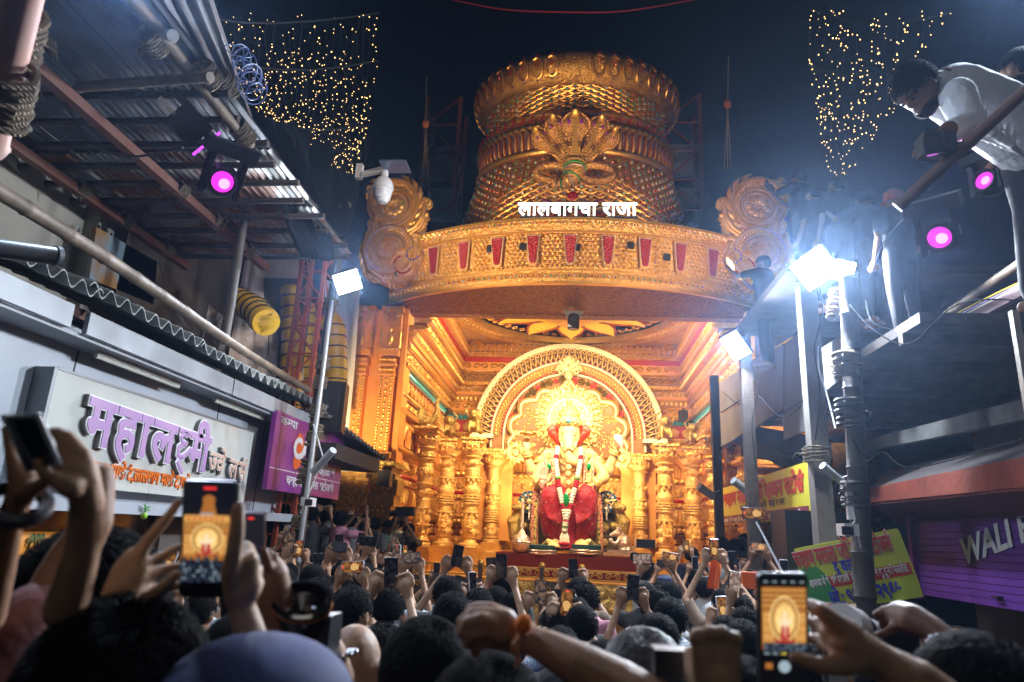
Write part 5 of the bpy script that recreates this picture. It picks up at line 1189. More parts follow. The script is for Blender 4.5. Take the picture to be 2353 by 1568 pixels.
# blue-lit overhanging sheets at outer edge
b = MB()
o = thing('edge_sheet', 'bare corrugated sheets projecting past the outer roof edge beside the light net', 'roof sheet', WD(450, 150, 5.4))
for j in range(2):
    A, B_, C_, D_ = WD(330+j*40, -40, 4.9), WD(430+j*45, -40, 5.0), WD(585, 300-j*10, 6.9), WD(530+j*18, 300-j*14, 6.9); nrm = (B_-A).cross(D_-A).normalized()
    b = corr(lambda u, v: (A.lerp(B_, u).lerp(D_.lerp(C_, u), v)+nrm*.05*j, nrm), .1, (B_-A).length, .02, 2, 6, .004); b.build('tin_sheet', TINB, o, 60)
coil = MB(); c = WD(540, 165, 5.6); q = random.Random(8)
for k in range(14): ax = V((q.uniform(-1, 1), q.uniform(-1, 1), q.uniform(-1, 1))).normalized(); x = ax.orthogonal().normalized(); y = ax.cross(x); r_ = q.uniform(.07, .13); coil.tube([c+V((0, 0, -.03*k+.2))+V((.015*k, 0, 0))+(x*math.cos(a)+y*math.sin(a))*r_ for a in np.linspace(0, 6.283, 15)[:-1]], .005, 4, closed=True)
coil.top('wire_coil', mat('blue_wire', (.08, .12, .3), .4), 'tangled coil of blue wire tied at the roof edge', 'wire')
# thick ribbed mast and ropes top-left
bm_ = bamboo('painted_pole', WD(-30, 330, 2.3), WD(62, -60, 1.9), .06, mat('orange_white_pole', (.55, .42, .38), .6, 0, None, (.5, .2, .12), 3), 'thick pinkish pole crossing the top left corner', 'pole')
for px, py in ((22, 85), (4, 215)):
    b = rope(None, WD(px, py, 2.1), WD(px+12, py-60, 2.05)-WD(px, py, 2.1), .075, .17, n=9); b.top('rope_lashing', ROPE, 'thick frayed coir lashing on the corner pole, '+('upper one' if py < 100 else 'lower one'), 'rope')
# black cloth hanging from the roof corner
cloth('black_cloth', [WD(590, 265, 7.2), WD(690, 300, 7.9), WD(760, 600, 8.6), WD(690, 588, 8.0)], 30, 20, .10, BLACKC, 'black cloth hanging in folds from the corner of the tin roof', q=4, fold=9)
cloth('black_cloth', [WD(640, 250, 8.6), WD(860, 330, 10.2), WD(800, 560, 9.2), WD(720, 520, 8.5)], 30, 20, .09, BLACKC, 'black cloth gathered below the left light net above the white flood lamp', q=6, fold=7)
# ---- light nets
BULB = emat('warm_bulb', (1, .58, .20), 4.5); WIRE = mat('net_wire', (.01, .012, .01), .7)
def poly_in(P, x, y):
    c = False; j = len(P)-1
    for i in range(len(P)):
        if (P[i][1] > y) != (P[j][1] > y) and x < (P[j][0]-P[i][0])*(y-P[i][1])/(P[j][1]-P[i][1])+P[i][0]: c = not c
        j = i
    return c
blm = MB().ell((0, 0, 0), (.011, .011, .014), 6, 4).mesh('bulb')
def net(poly, fd, n, dens, label, seed, back):
    q = random.Random(seed); root = thing('light_net', label, 'string lights', WD(poly[0][0], poly[0][1], fd(*poly[0])))
    xs = [p[0] for p in poly]; ys_ = [p[1] for p in poly]; pts = []
    while len(pts) < n:
        x, y = q.uniform(min(xs), max(xs)), q.uniform(min(ys_), max(ys_))
        if poly_in(poly, x, y) and q.random() < dens(x, y): pts.append((x, y))
    P3 = [WD(x, y, fd(x, y)+q.uniform(-.1, .1)) for x, y in pts]; st_ = MB()
    for i, p in enumerate(P3):
        if i < 300: inst(blm, 'bulb', root, TRS(p, 0, q.uniform(.28, .62)*((p-CAM).length/8)), BULB)
        else: st_.ell(p, .0045*(p-CAM).length/8, 6, 4)
    if st_.v: st_.build('bulb_mass', BULB, root, 60, kind='stuff')
    order = sorted(range(len(P3)), key=lambda i: (int(pts[i][0]/14), pts[i][1])); w = MB()
    for a, b_ in zip(order, order[1:]):
        if int(pts[a][0]/14) == int(pts[b_][0]/14): w.tube([P3[a]+V((0, .03, 0)), P3[b_]+V((0, .03, 0))], .003, 3, caps=False)
    w.build('net_wire', WIRE, root, 60, kind='stuff')
    b = MB(); b.v = [tuple(WD(x, y, fd(x, y)+.5)) for x, y in back]; b.f = [tuple(range(len(back)))]
    return root
PLN = [(400, 20), (560, 30), (700, 35), (872, 35), (868, 150), (845, 300), (815, 400), (800, 462), (745, 450), (680, 385), (640, 330), (600, 270), (555, 200), (505, 150), (440, 100)]
net(PLN, lambda x, y: 6.5+(x-400)/230+y/300, 760, lambda x, y: .12+.88*min(1, max(0, (y-60)/330))**1.3, 'triangular net of warm fairy lights hanging at the upper left of the crown', 5, PLN)
PRN = [(1862, 20), (2190, 25), (2150, 90), (2075, 170), (2060, 250), (1998, 330), (1958, 402), (1900, 405), (1880, 300), (1858, 150)]
net(PRN, lambda x, y: 11+(x-1860)/200, 300, lambda x, y: .35+.65*min(1, y/250), 'narrow net of warm fairy lights hanging right of the crown', 6, PRN)
NETC = mat('net_cable', (.02, .02, .02), .8)
for i, (pts, lab) in enumerate((([(405, 25, 6.4), (560, 52, 7.2), (720, 48, 8.0), (872, 30, 8.6)], 'sagging support cable along the top of the left light net'), ([(440, 100, 6.8), (560, 150, 7.6), (720, 160, 8.3), (868, 140, 9.0)], 'second sagging cable across the left light net'), ([(600, 270, 8.0), (700, 300, 8.8), (850, 290, 9.4)], 'third sagging cable across the left light net'),
      ([(1860, 22, 11), (1960, 48, 11.4), (2080, 50, 12), (2190, 28, 12.4)], 'sagging support cable along the top of the right light net'), ([(1858, 150, 11), (1960, 172, 11.4), (2075, 160, 12)], 'second sagging cable across the right light net'))):
    cable([WD(*p) for p in pts], .012, NETC, lab)
# ---- poles, lamps, cameras
pole1 = bamboo('street_pole', (W(672, 1300, 8.2).x, 8.2, 0), W(795, 470, 8.2), .062, BAMBD, 'dark bamboo pole carrying the left flood lamp, bound with coir rope', 'pole')
for py, px in ((1200, 686), (1085, 704), (1000, 722), (945, 728), (880, 736), (835, 742), (700, 760), (480, 792)):
    b = rope(None, W(px, py, 8.2), (.12, 0, 1), .075, .24 if py in (1085, 1000) else .14); b.top('rope_lashing', ROPE, {1200: 'lowest coir lashing on the lamp pole beside the purple sign', 1085: 'coir lashing on the lamp pole over the purple sign lettering', 1000: 'coir lashing on the lamp pole at the top of the purple sign', 945: 'thin coir lashing where the awning bamboo meets the lamp pole', 880: 'dark coir lashing on the lamp pole above the bamboo end', 835: 'bulky coir lashing halfway up the lamp pole', 700: 'pale straw lashing just below the left flood lamp', 480: 'topmost coir lashing of the lamp pole by the light net'}[py], 'rope')
b = MB(); b.tube([W(684, 1290, 8.1), W(741, 860, 8.1), W(762, 690, 8.1)], .03, 10); b.top('galvanised_pipe', mat('pale_pipe_paint', (.38, .39, .41), .4, .3, None, (.35, .33, .32), 6), 'pale painted pipe tied along the left lamp pole', 'pipe')
b = bamboo('bamboo_pole', W(514, 785, 6.9), W(568, 470, 6.9), .055, BAMBD, 'dark upright pole under the moving head lamp at the tin roof')
cable([W(690, 1180, 8.0), W(728, 1090, 8.0), W(742, 1060, 8.0), W(733, 1020, 8.0), W(720, 975, 8.0)], .008, mat('white_cable', (.6, .6, .6), .5), 'thin pale cable looping beside the purple sign')
FLB = mat('flood_body', (.05, .055, .06), .5, .4)
def flood(name, c, tgt, w, h, power, label, ang=None, col_=(.78, .88, 1.0), vis=40, lp=None):
    c = V(c); n = (V(tgt)-c).normalized(); x = n.cross(V((0, 0, 1))).normalized(); 
    if ang: x = Matrix.Rotation(ang, 3, n) @ x
    y = x.cross(n); t = thing(name, label, 'flood lamp', c); F_ = frame(c, x, y, x.cross(y)*-1 if x.cross(y).dot(n) < 0 else x.cross(y)); F_ = frame(c, x, y, n)
    b = MB(); b.box((0, 0, -.06), (w*1.12, h*1.12, .08), F_)
    for k in range(8): b.box(((k-3.5)*w/8, 0, -.13), (.012, h*.9, .06), F_)
    b.build('housing', FLB, t); b = MB(); b.box((0, 0, -.012), (w, h, .012), F_); b.build('lit_panel', emat(name+'_panel', col_, vis), t)
    b = MB(); b.tube([F_ @ V((-w*.62, 0, -.05)), F_ @ V((-w*.62, 0, -.22)), F_ @ V((w*.62, 0, -.22)), F_ @ V((w*.62, 0, -.05))], .014, 6); b.build('bracket', GREYM, t)
    L = lamp(name+'_light', 'AREA', c+n*.03, c+n*3, power, col_, w, sizey=h); return t
flood('flood_lamp', W(799, 649, 7.6), (.6, 2.0, 1.0), .29, .24, 170, 'square white flood lamp shining from the left bamboo pole', .5)
# dome camera with arm
cc = thing('dome_camera', 'white dome security camera on an arm beside the left scroll ornament', 'security camera', W(880, 470, 7.6))
CW = mat('camera_white', (.62, .6, .6), .35); p = W(880, 437, 7.6)
b = MB(); b.lathe([(0, -.19), (.06, -.175), (.10, -.12), (.11, -.06), (.115, 0), (.13, .01), (.13, .04), (.115, .1), (.085, .15), (.05, .18), (.0, .19)], p, 24); b.build('dome', CW, cc)
b = MB(); b.lathe([(0, -.13), (.05, -.11), (.07, -.05), (.06, 0)], p+V((-.03, -.06, -.03)), 14); b.build('lens_window', mat('camera_lens_grey', (.3, .3, .33), .1), cc)
b = MB(); b.tube([p+V((0, 0, .18)), p+V((0, 0, .26)), p+V((-.06, 0, .28)), p+V((-.30, .05, .25))], [.05, .05, .045, .04], 10); b.build('arm', CW, cc)
b = MB(); b.box(W(908, 383, 7.5), (.34, .3, .02)); b.build('sun_shield', mat('smoked_plastic', (.1, .12, .2), .15, 0), cc); b = MB(); b.box(W(826, 395, 7.7), (.08, .08, .2)); b.build('wall_plate', CW, cc)
bc = thing('bullet_camera', 'small white bullet camera low on the left lamp pole', 'security camera', W(709, 1160, 7.95)); b = MB(); b.box(W(709, 1154, 7.95), (.11, .2, .1)); b.build('body', CW, bc); b = MB(); b.box(W(709, 1155, 7.83), (.085, .02, .07)); b.build('lens', BLACK, bc)
b = MB(); b.tube([W(720, 1085, 7.9), W(766, 1035, 7.7)], .045, 12); b.top('tube_camera', mat('camera_grey', (.4, .41, .43), .4), 'grey tube shaped camera on the lamp pole over the purple sign', 'security camera')
# ---- purple drink sign
ps = thing('drink_sign', 'purple advertising sign with white lettering and an orange splash behind the lamp pole', 'sign', W(700, 1150, 9.4))
XP = -3.62; A, B_, C_, D_ = [WX(*p, XP) for p in ((645, 945), (801, 1012), (770, 1152), (608, 1118))]
PUR = mat('sign_purple', (.24, .02, .17), .35, 0, None, (.16, .02, .25), .8); b = MB()
y0, y1 = (A.y+D_.y)/2, (B_.y+C_.y)/2; z0, z1 = (D_.z+C_.z)/2, (A.z+B_.z)/2
b.box((XP-.04, (y0+y1)/2, (z0+z1)/2), (.06, y1-y0, z1-z0)); b.build('panel', PUR, ps)
WHP = mat('white_print', (.75, .72, .75), .5); OSP = mat('orange_splash', (.75, .13, .02), .5)
Fp = frame((XP-.008, y0, z0), (0, 1, 0), (0, 0, 1), (1, 0, 0)); wd, hg = y1-y0, z1-z0
b = MB(); b.prism([(wd*.25+.17*math.cos(a)*wd*.45*(1+.2*math.sin(5*a))+.07*wd, hg*.57+.24*hg*math.sin(a)*(1+.15*math.cos(3*a))) for a in np.linspace(0, 6.283, 20)[:-1]], .004, Fp); b.build('orange_splash', OSP, ps)
def ftxt(t, x, y, w, h, m_, parent, F_, off=.02, dz=.006, nm_='lettering'): return sign_text(t, F_ @ Matrix.Translation((x, y, dz)), w, h, m_, parent, nm_, off, .002)
ftxt('CAMPA', wd*.24, hg*.48, wd*.5, hg*.34, WHP, ps, Fp, .05); ftxt('क~मपा', wd*.05, hg*.85, wd*.2, hg*.13, WHP, ps, Fp); ftxt('ओळख', wd*.62, hg*.32, wd*.26, hg*.2, WHP, ps, Fp, .03)
b = MB(); b.box((wd*.5, hg*.27, .003), (wd, hg*.012, .006), Fp); b.build('rule_line', WHP, ps); ftxt('च~वहाण मसाला ~सटोअस^', wd*.2, hg*.1, wd*.68, hg*.15, WHP, ps, Fp, .025)
b = MB(); b.lathe([(.06, 0), (.06, .004), (.045, .004), (.045, 0)], n=20, m=Fp @ Matrix.Translation((wd*.82, hg*.72, .003))); b.box((wd*.92, hg*.75, .003), (.07, .12, .004), Fp); b.build('print_badge', mat('print_pink', (.6, .35, .5), .5), ps)
# awning 2
aw2 = thing('tin_awning', 'dark corrugated awning over the purple drink sign', 'awning', (-3.6, 10.5, 3.2)); a0, a1 = WX(750, 950, -3.45), WX(884, 1052, -3.25)
for j in range(2):
    p0 = a0.lerp(a1, j/2); p1 = a0.lerp(a1, (j+1)/2+.02)
    b = corr(lambda u, v: (p0.lerp(p1, u)+V((-v*1.1, 0, v*.1)), V((0, 0, 1))), .15, (p1-p0).length, .03, 1, 6); b.build('cement_sheet', CEMENT, aw2, 60)
b = MB(); b.box((-3.75, (a0.y+a1.y)/2, a1.z-.16), (.9, (a1.y-a0.y)*.9, .22)); b.build('awning_box', mat('dark_board', (.03, .03, .03), .8), aw2)
cable([W(365, 600, 6.5), W(385, 680, 6.5), W(420, 740, 6.6), W(445, 775, 6.8)], .008, BLACK, 'thin black wire hanging across the cream tarpaulin'); cable([W(622, 640, 9.3), W(618, 760, 9.3), W(615, 860, 9.3)], .008, BLACK, 'thin black wire hanging down the pale tarpaulin wall')
# moving head lamps
PURC = emat('magenta_core', (1, .30, .95), 2.2)
PURL = emat('magenta_lens', (.85, .03, .75), 1.5)
def moving_head(px, py, D, s, label, lens=True, tilt=(0, 0)):
    c = WD(px, py, D); t = thing('moving_head_lamp', label, 'stage lamp', c); toC = (CAM-c).normalized()+V((tilt[0], 0, tilt[1])); toC.normalize(); x = V((0, 0, 1)).cross(toC).normalized(); y = toC.cross(x); F_ = frame(c, x, y, toC)
    b = MB(); b.lathe([(.0, -s*2.3), (s*.9, -s*2.25), (s*1.25, -s*1.4), (s*1.35, -s*.5), (s*1.15, s*.1), (s*1.15, s*.25), (s*.98, s*.27), (s*.95, s*.0)], n=24, m=F_); b.build('head_shell', BLACK, t)
    b = MB(); b.lathe([(0, s*.08), (s*.5, s*.06), (s*1.0, 0.0)], n=28, m=F_); b.build('lit_lens', PURL, t); b = MB(); b.lathe([(s*1.02, s*.02), (s*1.02, s*.14), (s*.93, s*.14), (s*.93, s*.02)], n=28, m=F_); b.build('lens_ring', BLACK, t); b = MB(); b.lathe([(s*.42, s*.10), (s*.2, s*.115), (0, s*.12)], n=20, m=F_ @ Matrix.Translation((s*.15, -s*.1, 0))); b.build('lens_core', PURC, t); lamp('magenta_beam', 'SPOT', c+toC*s*.4, c+toC*3, 14, (.85, .08, .9), .05, 80, .6)
    for sg in (-1, 1): b = MB(); b.dome([(-.5*s, -1.3*s), (.5*s, -1.3*s), (.7*s, 2.2*s), (-.7*s, 2.2*s)], .45*s, F_ @ frame((sg*1.45*s, 0, -.5*s), (0, 0, 1), (0, 1, 0), (-sg if sg > 0 else 1, 0, 0)), 0, .85); b.build('yoke_arm', BLACK, t)
    b = MB(); b.box((0, 2.6*s, -.5*s), (3.9*s, 1.1*s, 2.0*s), F_); b.build('base', BLACK, t)
    b = MB(); b.tube([F_ @ V((-.6*s, 2.5*s, -.3*s)), F_ @ V((-.6*s, 3.0*s, -.3*s)), F_ @ V((.6*s, 3.0*s, -.3*s)), F_ @ V((.6*s, 2.5*s, -.3*s))], s*.09, 6); b.build('clamp', STEEL, t)
    for k in range(4): b = MB(); b.box((1.5*s, .2*s*k, .2*s), (.05*s, .08*s, .3*s), F_); b.build('vent_slot', GREYM, t)
    return t
moving_head(511, 418, 4.6, .085, 'black moving head lamp with a glowing magenta lens under the tin roof', tilt=(.3, -.3))
pf = thing('finned_stage_lamp', 'black finned stage lamp edged with magenta light hanging at the tin roof edge', 'stage lamp', WD(445, 300, 4.7)); c = WD(445, 298, 4.7); d_ = (WD(400, 250, 4.7)-c).normalized(); n_ = (CAM-c).normalized(); x_ = d_.cross(n_).normalized(); F_ = frame(c, x_, d_, n_)
b = MB(); b.box((0, .05, 0), (.2, .26, .14), F_); b.build('body', BLACK, pf)
for k in range(11): b = MB(); b.box((-.1+.02*k, -.02, .08), (.005, .2, .05), F_); b.build('cooling_fin', BLACK, pf)
b = MB(); b.box((0, -.13, .03), (.24, .02, .1), F_); b.build('magenta_rim', emat('magenta_glow', (.6, .08, .9), 1.6), pf); b = MB(); b.box((-.02, .24, .02), (.03, .16, .1), F_); b.build('silver_bracket', STEEL, pf); b = MB(); b.box((.08, .2, .06), (.05, .2, .05), F_); b.build('label_plate', BLACK, pf)
for (px, py, D_) in ((235, 130, 5.2),): moving_head(px, py, D_, .07, 'faint dark stage lamp lost in the glare near the top left') if False else None
cable([WD(150, 235, 5.5), WD(210, 330, 5.5), WD(300, 360, 5.4), WD(420, 340, 5.0)], .01, BLACK, 'black cable sagging below the tin roof')
cable([WD(590, 260, 5.6), WD(600, 210, 5.7), WD(570, 180, 5.6)], .006, BLACK, 'short black wire at the roof corner')
cable([W(1040, 0, 13), W(1160, 22, 13), W(1300, 28, 13), W(1440, 25, 13), W(1620, -5, 13)], .018, mat('red_cable', (.25, .01, .03), .5), 'thin red cable sagging across the night sky above the crown')
# ================================================================== RIGHT SIDE OF THE LANE
CONC = mat('weathered_timber_grey', (.20, .175, .155), .8, 0, [('noise', 25, .006)], (.13, .11, .10), 3)
CONC2 = mat('grey_ply', (.15, .145, .15), .75, 0, [('noise', 18, .004)], (.10, .095, .10), 1.6)
WOODD = mat('dark_post_wood', (.075, .055, .045), .8, 0, [('noise', 30, .006)], (.12, .09, .07), 5)
def post(pa, pb, Y, w, m_, label, cat='post'):
    a, b_ = W(*pa, Y), W(*pb, Y); b = MB(); x = (a.x+b_.x)/2; b.box((x, Y, b_.z/2), (w, w, b_.z)); 
    for k in range(int(b_.z/.7)): b.box((x+w*.2, Y-w*.5-.004, .5+.7*k), (w*.12, .008, .02))
    return b.top('post', m_, label, cat)
post((1645, 1300), (1651, 865), 11.6, .13, WOODD, 'dark timber post nearest the shrine on the right side'); post((1728, 1310), (1718, 770), 9.3, .14, WOODD, 'timber post under the small flood lamp')
post((1876, 1255), (1868, 640), 8.0, .19, CONC, 'square grey post under the large flood lamp')
dk = bamboo('bamboo_mast', (W(1978, 1450, 7.0).x, 7.0, 0), W(1948, 640, 7.0), .10, BAMBD, 'thick dark bamboo mast wrapped with cable on the right', 'pole')
for px, py, m_ in ((1945, 840, ROPE), (1952, 945, BAMBD), (1965, 1135, BAMBD)): b = rope(None, W(px, py, 7.0), (0, 0, 1), .11, .22, m_); b.top('rope_lashing', m_, {840: 'coir lashing where the deck rail meets the right bamboo mast', 945: 'dark tape binding halfway down the right bamboo mast', 1135: 'black cable coil round the right bamboo mast'}[py], 'rope')
b = rope(None, W(1878, 1045, 7.95), (0, 0, 1), .14, .14); b.top('rope_lashing', ROPE, 'coir lashing round the square grey post beside the yellow sign', 'rope')
b = rope(None, W(1918, 700, 7.2), (.2, 0, 1), .05, .3); b.top('rope_lashing', ROPE, 'frayed coir bundle hanging under the large flood lamp', 'rope')
# scaffold deck boards: each board its own part
dkk = thing('timber_deck', 'scaffold deck of grey ply boards on the right where men stand filming', 'deck', (3.6, 9.5, 2.8))
def pl(pts, X, m_, nm_='ply_board', t=.05): b = MB(); quad(b, [WX(x, y, X) for x, y in pts], t, (1, 0, 0)); return b.build(nm_, m_, dkk)
pl([(1652, 880), (1720, 838), (1722, 905), (1652, 950)], 3.05, CONC2); pl([(1652, 955), (1722, 912), (1722, 985), (1652, 1030)], 3.05, CONC2); pl([(1724, 830), (1800, 790), (1800, 940), (1724, 990)], 3.0, CONC2)
pl([(1803, 790), (1866, 745), (1866, 905), (1803, 945)], 3.0, CONC2); pl([(1735, 700), (1866, 620), (1866, 740), (1735, 822)], 3.06, CONC2); pl([(1888, 800), (1950, 758), (1955, 855), (1888, 905)], 2.95, CONC)
pl([(1800, 950), (1866, 912), (1866, 985), (1800, 1010)], 3.0, CONC2)
b = MB(); quad(b, [WX(1655, 965, 3.3), WX(1900, 1010, 3.3), WX(1900, 1075, 3.3), WX(1655, 1045, 3.3)], .05, (1, 0, 0)); b.build('black_sheet', BLACKC, dkk)
b = MB(); b.box((4.6, 9.2, 4.05), (3.0, 6.0, .1)); b.build('deck_floor', WOODD, dkk)
for k in range(6): b = MB(); b.box((4.6, 6.6+k*1.0, 3.95), (3.0, .09, .1)); b.build('joist', WOODD, dkk)
b = MB(); quad(b, [WX(1655, 1000, 3.15), WX(1665, 985, 3.15), WX(1865, 1065, 3.15), WX(1865, 1110, 3.15)], .03, (1, 0, 0)); b.build('black_sheet', BLACKC, dkk)
# right hand deck rail and upper platform
up = thing('upper_platform', 'dark upper platform with a pinkish edge board on the far right', 'platform', (5, 6, 4.3))
p0, p1 = WX(1968, 862, 4.0), WX(2420, 590, 4.0); b = MB(); b.box((4.02, (p0.y+p1.y)/2-.5, 4.33), (.06, p0.y-p1.y+1.2, .12)); b.build('edge_board', mat('pink_board', (.20, .10, .12), .7, 0, [('noise', 9, .004)], (.12, .07, .08), 2), up)
b = MB(); b.box((5.6, 6.4, 4.3), (3.1, 8.0, .06)); b.build('deck', WOODD, up)
for k in range(5): b = MB(); b.box((5.6, 4.4+k*1.25, 4.2), (3.1, .1, .12)); b.build('joist', WOODD, up)
bamboo('deck_rail', WX(1972, 866, 3.95), WX(2430, 545, 3.95), .05, BAMB, 'grey bamboo rail along the upper platform on the right')
for k, (c_, o_) in enumerate(((('yellow', (.5, .4, .05))), 0), ) if False else enumerate([((.5, .38, .04), 0), ((.3, .25, .5), 6), ((.45, .4, .35), 12)]):
    cable([WX(1960+k*4, 880-k*3, 3.92), WX(2080, 800+o_, 3.9), WX(2200, 720+o_, 3.9), WX(2400, 622+o_, 3.9)], .007, mat('deck_cable_%d' % k, c_, .5), ('thin yellow cable running along the platform edge board', 'thin violet cable running along the platform edge board', 'thin beige cable running along the platform edge board')[k])
# beams beneath
b = MB(); quad(b, [WX(1975, 1015, 3.9), WX(2400, 905, 3.9), WX(2400, 955, 3.9), WX(1975, 1040, 3.9)], .1, (1, 0, 0)); b.top('grey_beam', mat('mildewed_beam', (.17, .17, .16), .8, 0, [('noise', 9, .01)], (.07, .07, .07), 2.2), 'mildewed grey beam running above the red awning', 'beam')
post((2353, 900), (2335, 715), 5.2, .05, BAMB, 'thin timber strut near the right edge above the grey beam', 'strut')
# red awning
ra = thing('red_awning', 'faded red awning with a grey top over the purple shutter', 'awning', WX(2150, 1150, 4.0))
RA = mat('awning_red', (.26, .040, .015), .75, 0, [('noise', 4, .03)], (.15, .025, .012), 2); GA = mat('awning_grey_top', (.10, .085, .085), .7, 0, [('noise', 5, .02)])
b = MB(); quad(b, [WX(1998, 1122, 3.7), WX(2450, 1030, 3.7), WX(2450, 1110, 3.7), WX(2000, 1155, 3.7)], .02, (1, 0, 0)); b.build('valance', RA, ra)
b = MB(); b.add([WX(1998, 1122, 3.7), WX(2450, 1030, 3.7), WX(2450, 985, 4.2), WX(2040, 1082, 4.4)], [(0, 1, 2, 3)]); b.build('sloped_top', GA, ra)
b = MB(); quad(b, [WX(2002, 1157, 3.72), WX(2450, 1112, 3.72), WX(2450, 1190, 4.3), WX(2055, 1196, 4.6)], .02, (0, 0, -1)); b.build('underside', mat('awning_under', (.2, .035, .02), .8), ra)
# purple shutter
psh = thing('purple_shutter', 'purple roller shutter painted with white capital letters on the far right', 'shutter', WX(2230, 1400, 4.3)); XS = 4.3
PS = mat('shutter_purple', (.09, .02, .20), .5, .1, [('noise', 12, .002)], (.12, .03, .26), 2); ya, yb = WX(2112, 1300, XS).y, WX(2480, 1300, XS).y; z1s, z0s = WX(2230, 1190, XS).z, WX(2230, 1385, XS).z
ns = 12
for k in range(ns): b = MB(); h_ = (z1s-z0s)/ns; b.dome([(0, 0), (ya-yb, 0), (ya-yb, h_*.93), (0, h_*.93)], .02, frame((XS, ya, z0s+k*h_), (0, -1, 0), (0, 0, 1), (-1, 0, 0)), 0, .97); b.build('slat', PS, psh)
b = MB(); b.box((XS-.02, ya+.03, (z0s+z1s)/2), (.1, .08, z1s-z0s+.1)); b.build('side_channel', mat('channel_magenta', (.2, .02, .22), .5), psh)
A = WX(2215, 1297, XS-.04); B_ = WX(2385, 1232, XS-.04); sign_text('WALI FI', frame(A, (B_-A), (0, .05, 1), (-1, 0, 0)), (B_-A).length, .33, mat('shutter_white', (.6, .6, .62), .6), psh, 'lettering', .03, .003)
b = MB(); b.box(WX(2290, 1372, XS-.05), (.05, .12, .02)); b.build('handle', BLACK, psh)
b = MB(); b.box((5.4, 5.5, 1.0), (.3, 9, 2.2)); b.box((5.6, 5.5, 3.2), (.2, 9, 2.2)); b.top('shop_wall', mat('shop_wall_dark', (.05, .045, .05), .8, 0, [('noise', 6, .01)], (.09, .085, .085), 1.4), 'dark shop wall behind the shutter and the red awning', 'wall')
# yellow signs
YS = mat('sign_yellow', (.72, .62, .04), .45, 0, [('noise', 3, .012)], (.62, .6, .06), 1); YG = mat('sign_yellow_green', (.52, .55, .05), .45, 0, [('noise', 3, .01)], (.45, .5, .04), 1.2)
REDT2 = mat('red_print', (.5, .03, .02), .5); BLK = mat('black_print', (.03, .03, .02), .5); BLU = mat('blue_print', (.03, .03, .35), .5); MAR = mat('maroon_band', (.16, .015, .05), .5); WH = mat('sign_white', (.7, .68, .66), .5)
s1 = thing('yellow_sign', 'long yellow shop sign with red Devanagari lettering behind the timber posts', 'sign', WX(1760, 1200, 2.85))
A, B_, C_, D_ = WX(1657, 1122, 2.85), WX(1860, 1062, 2.85), WX(1862, 1196, 2.85), WX(1660, 1203, 2.85)
yl, yr = (A.y+D_.y)/2, (B_.y+C_.y)/2; zl, zh = (C_.z+D_.z)/2, (A.z+B_.z)/2; Fs = frame((2.85, yl, zl), (0, -1, 0), (0, 0, 1), (-1, 0, 0)); wd, hg = yl-yr, zh-zl
b = MB(); b.box((wd/2, hg/2, -.02), (wd, hg, .04), Fs); b.build('panel', YS, s1); b = MB(); b.box((wd/2, hg*.12, .003), (wd*.97, hg*.2, .006), Fs); b.build('maroon_band', MAR, s1)
ftxt('च~वहाण मसाला ~परोि~वहजन ~सटोस^', wd*.04, hg*.5, wd*.92, hg*.42, REDT2, s1, Fs, .05); ftxt('घरगुती मसाल्याचे माहेर घर'.replace('्', ''), wd*.3, hg*.31, wd*.5, hg*.17, BLK, s1, Fs, .03); ftxt('आमचे येथे घरगुती मसाले सव^ प्रकारचे मसाले भाजून व कुटून मिळतील.'.replace('प्र', 'प|').replace('मि', 'िम'), wd*.04, hg*.05, wd*.92, hg*.13, WH, s1, Fs, .03, .01)
s2 = thing('yellow_sign', 'tilted yellow green signboard with a mobile number leaning by the bamboo mast', 'sign', W(1960, 1400, 7.4))
A, B_, C_, D_ = W(1825, 1262, 7.5), W(2062, 1214, 7.1), W(2122, 1372, 7.0), W(1858, 1412, 7.5)
u = (C_-D_).normalized(); v_ = ((A-D_)-u*(A-D_).dot(u)).normalized(); n_ = u.cross(v_); wd, hg = (C_-D_).length, (A-D_).length
Fs = frame(D_, u, v_, n_)
def loc2(p): q_ = p-D_; return (q_.dot(u), q_.dot(v_))
pl2 = [(0, 0), (wd, 0), loc2(W(2110, 1335, 7.0)), loc2(W(2068, 1222, 7.1)), loc2(B_), loc2(A)]
b = MB(); b.prism(pl2, .03, Fs, -.03); b.build('panel', YG, s2); bb = MB(); bb.prism([(wd*.09, hg*.33), (wd*.99, hg*.33), (wd*.99, hg*.50), (wd*.09, hg*.50)], .005, Fs); bb.build('red_band', REDT2, s2)
ftxt('च~वहाण मसाला ~परोिहजन ~सटोअस^', wd*.03, hg*.70, wd*.88, hg*.33, WH, s2, Fs, .055, .004, 'lettering_outline'); ftxt('च~वहाण मसाला ~परोिहजन ~सटोअस^', wd*.03, hg*.70, wd*.88, hg*.33, REDT2, s2, Fs, .02, .012)
ftxt('दुकान नं.६', wd*.36, hg*.53, wd*.32, hg*.22, BLU, s2, Fs, .04); ftxt('आम~चया येथे सव^ प~रकारचे मसाले भाजून व कुटून मिळतील.'.replace('~र', '|').replace('मि', 'िम'), wd*.1, hg*.38, wd*.87, hg*.15, WH, s2, Fs, .03, .014); ftxt('मो.: ९५४०६२९६५', wd*.24, hg*.07, wd*.62, hg*.27, BLU, s2, Fs, .05)
b = MB(); b.prism([(.02, .05), (.30, .05), (.30, .3), (.22, .42), (.06, .42), (.02, .3)], .006, Fs)
for k in range(5): b.box((.06+k*.05, .5, .004), (.012, .16, .006), Fs)
b.build('printed_cup', mat('print_green', (.03, .22, .05), .5), s2)
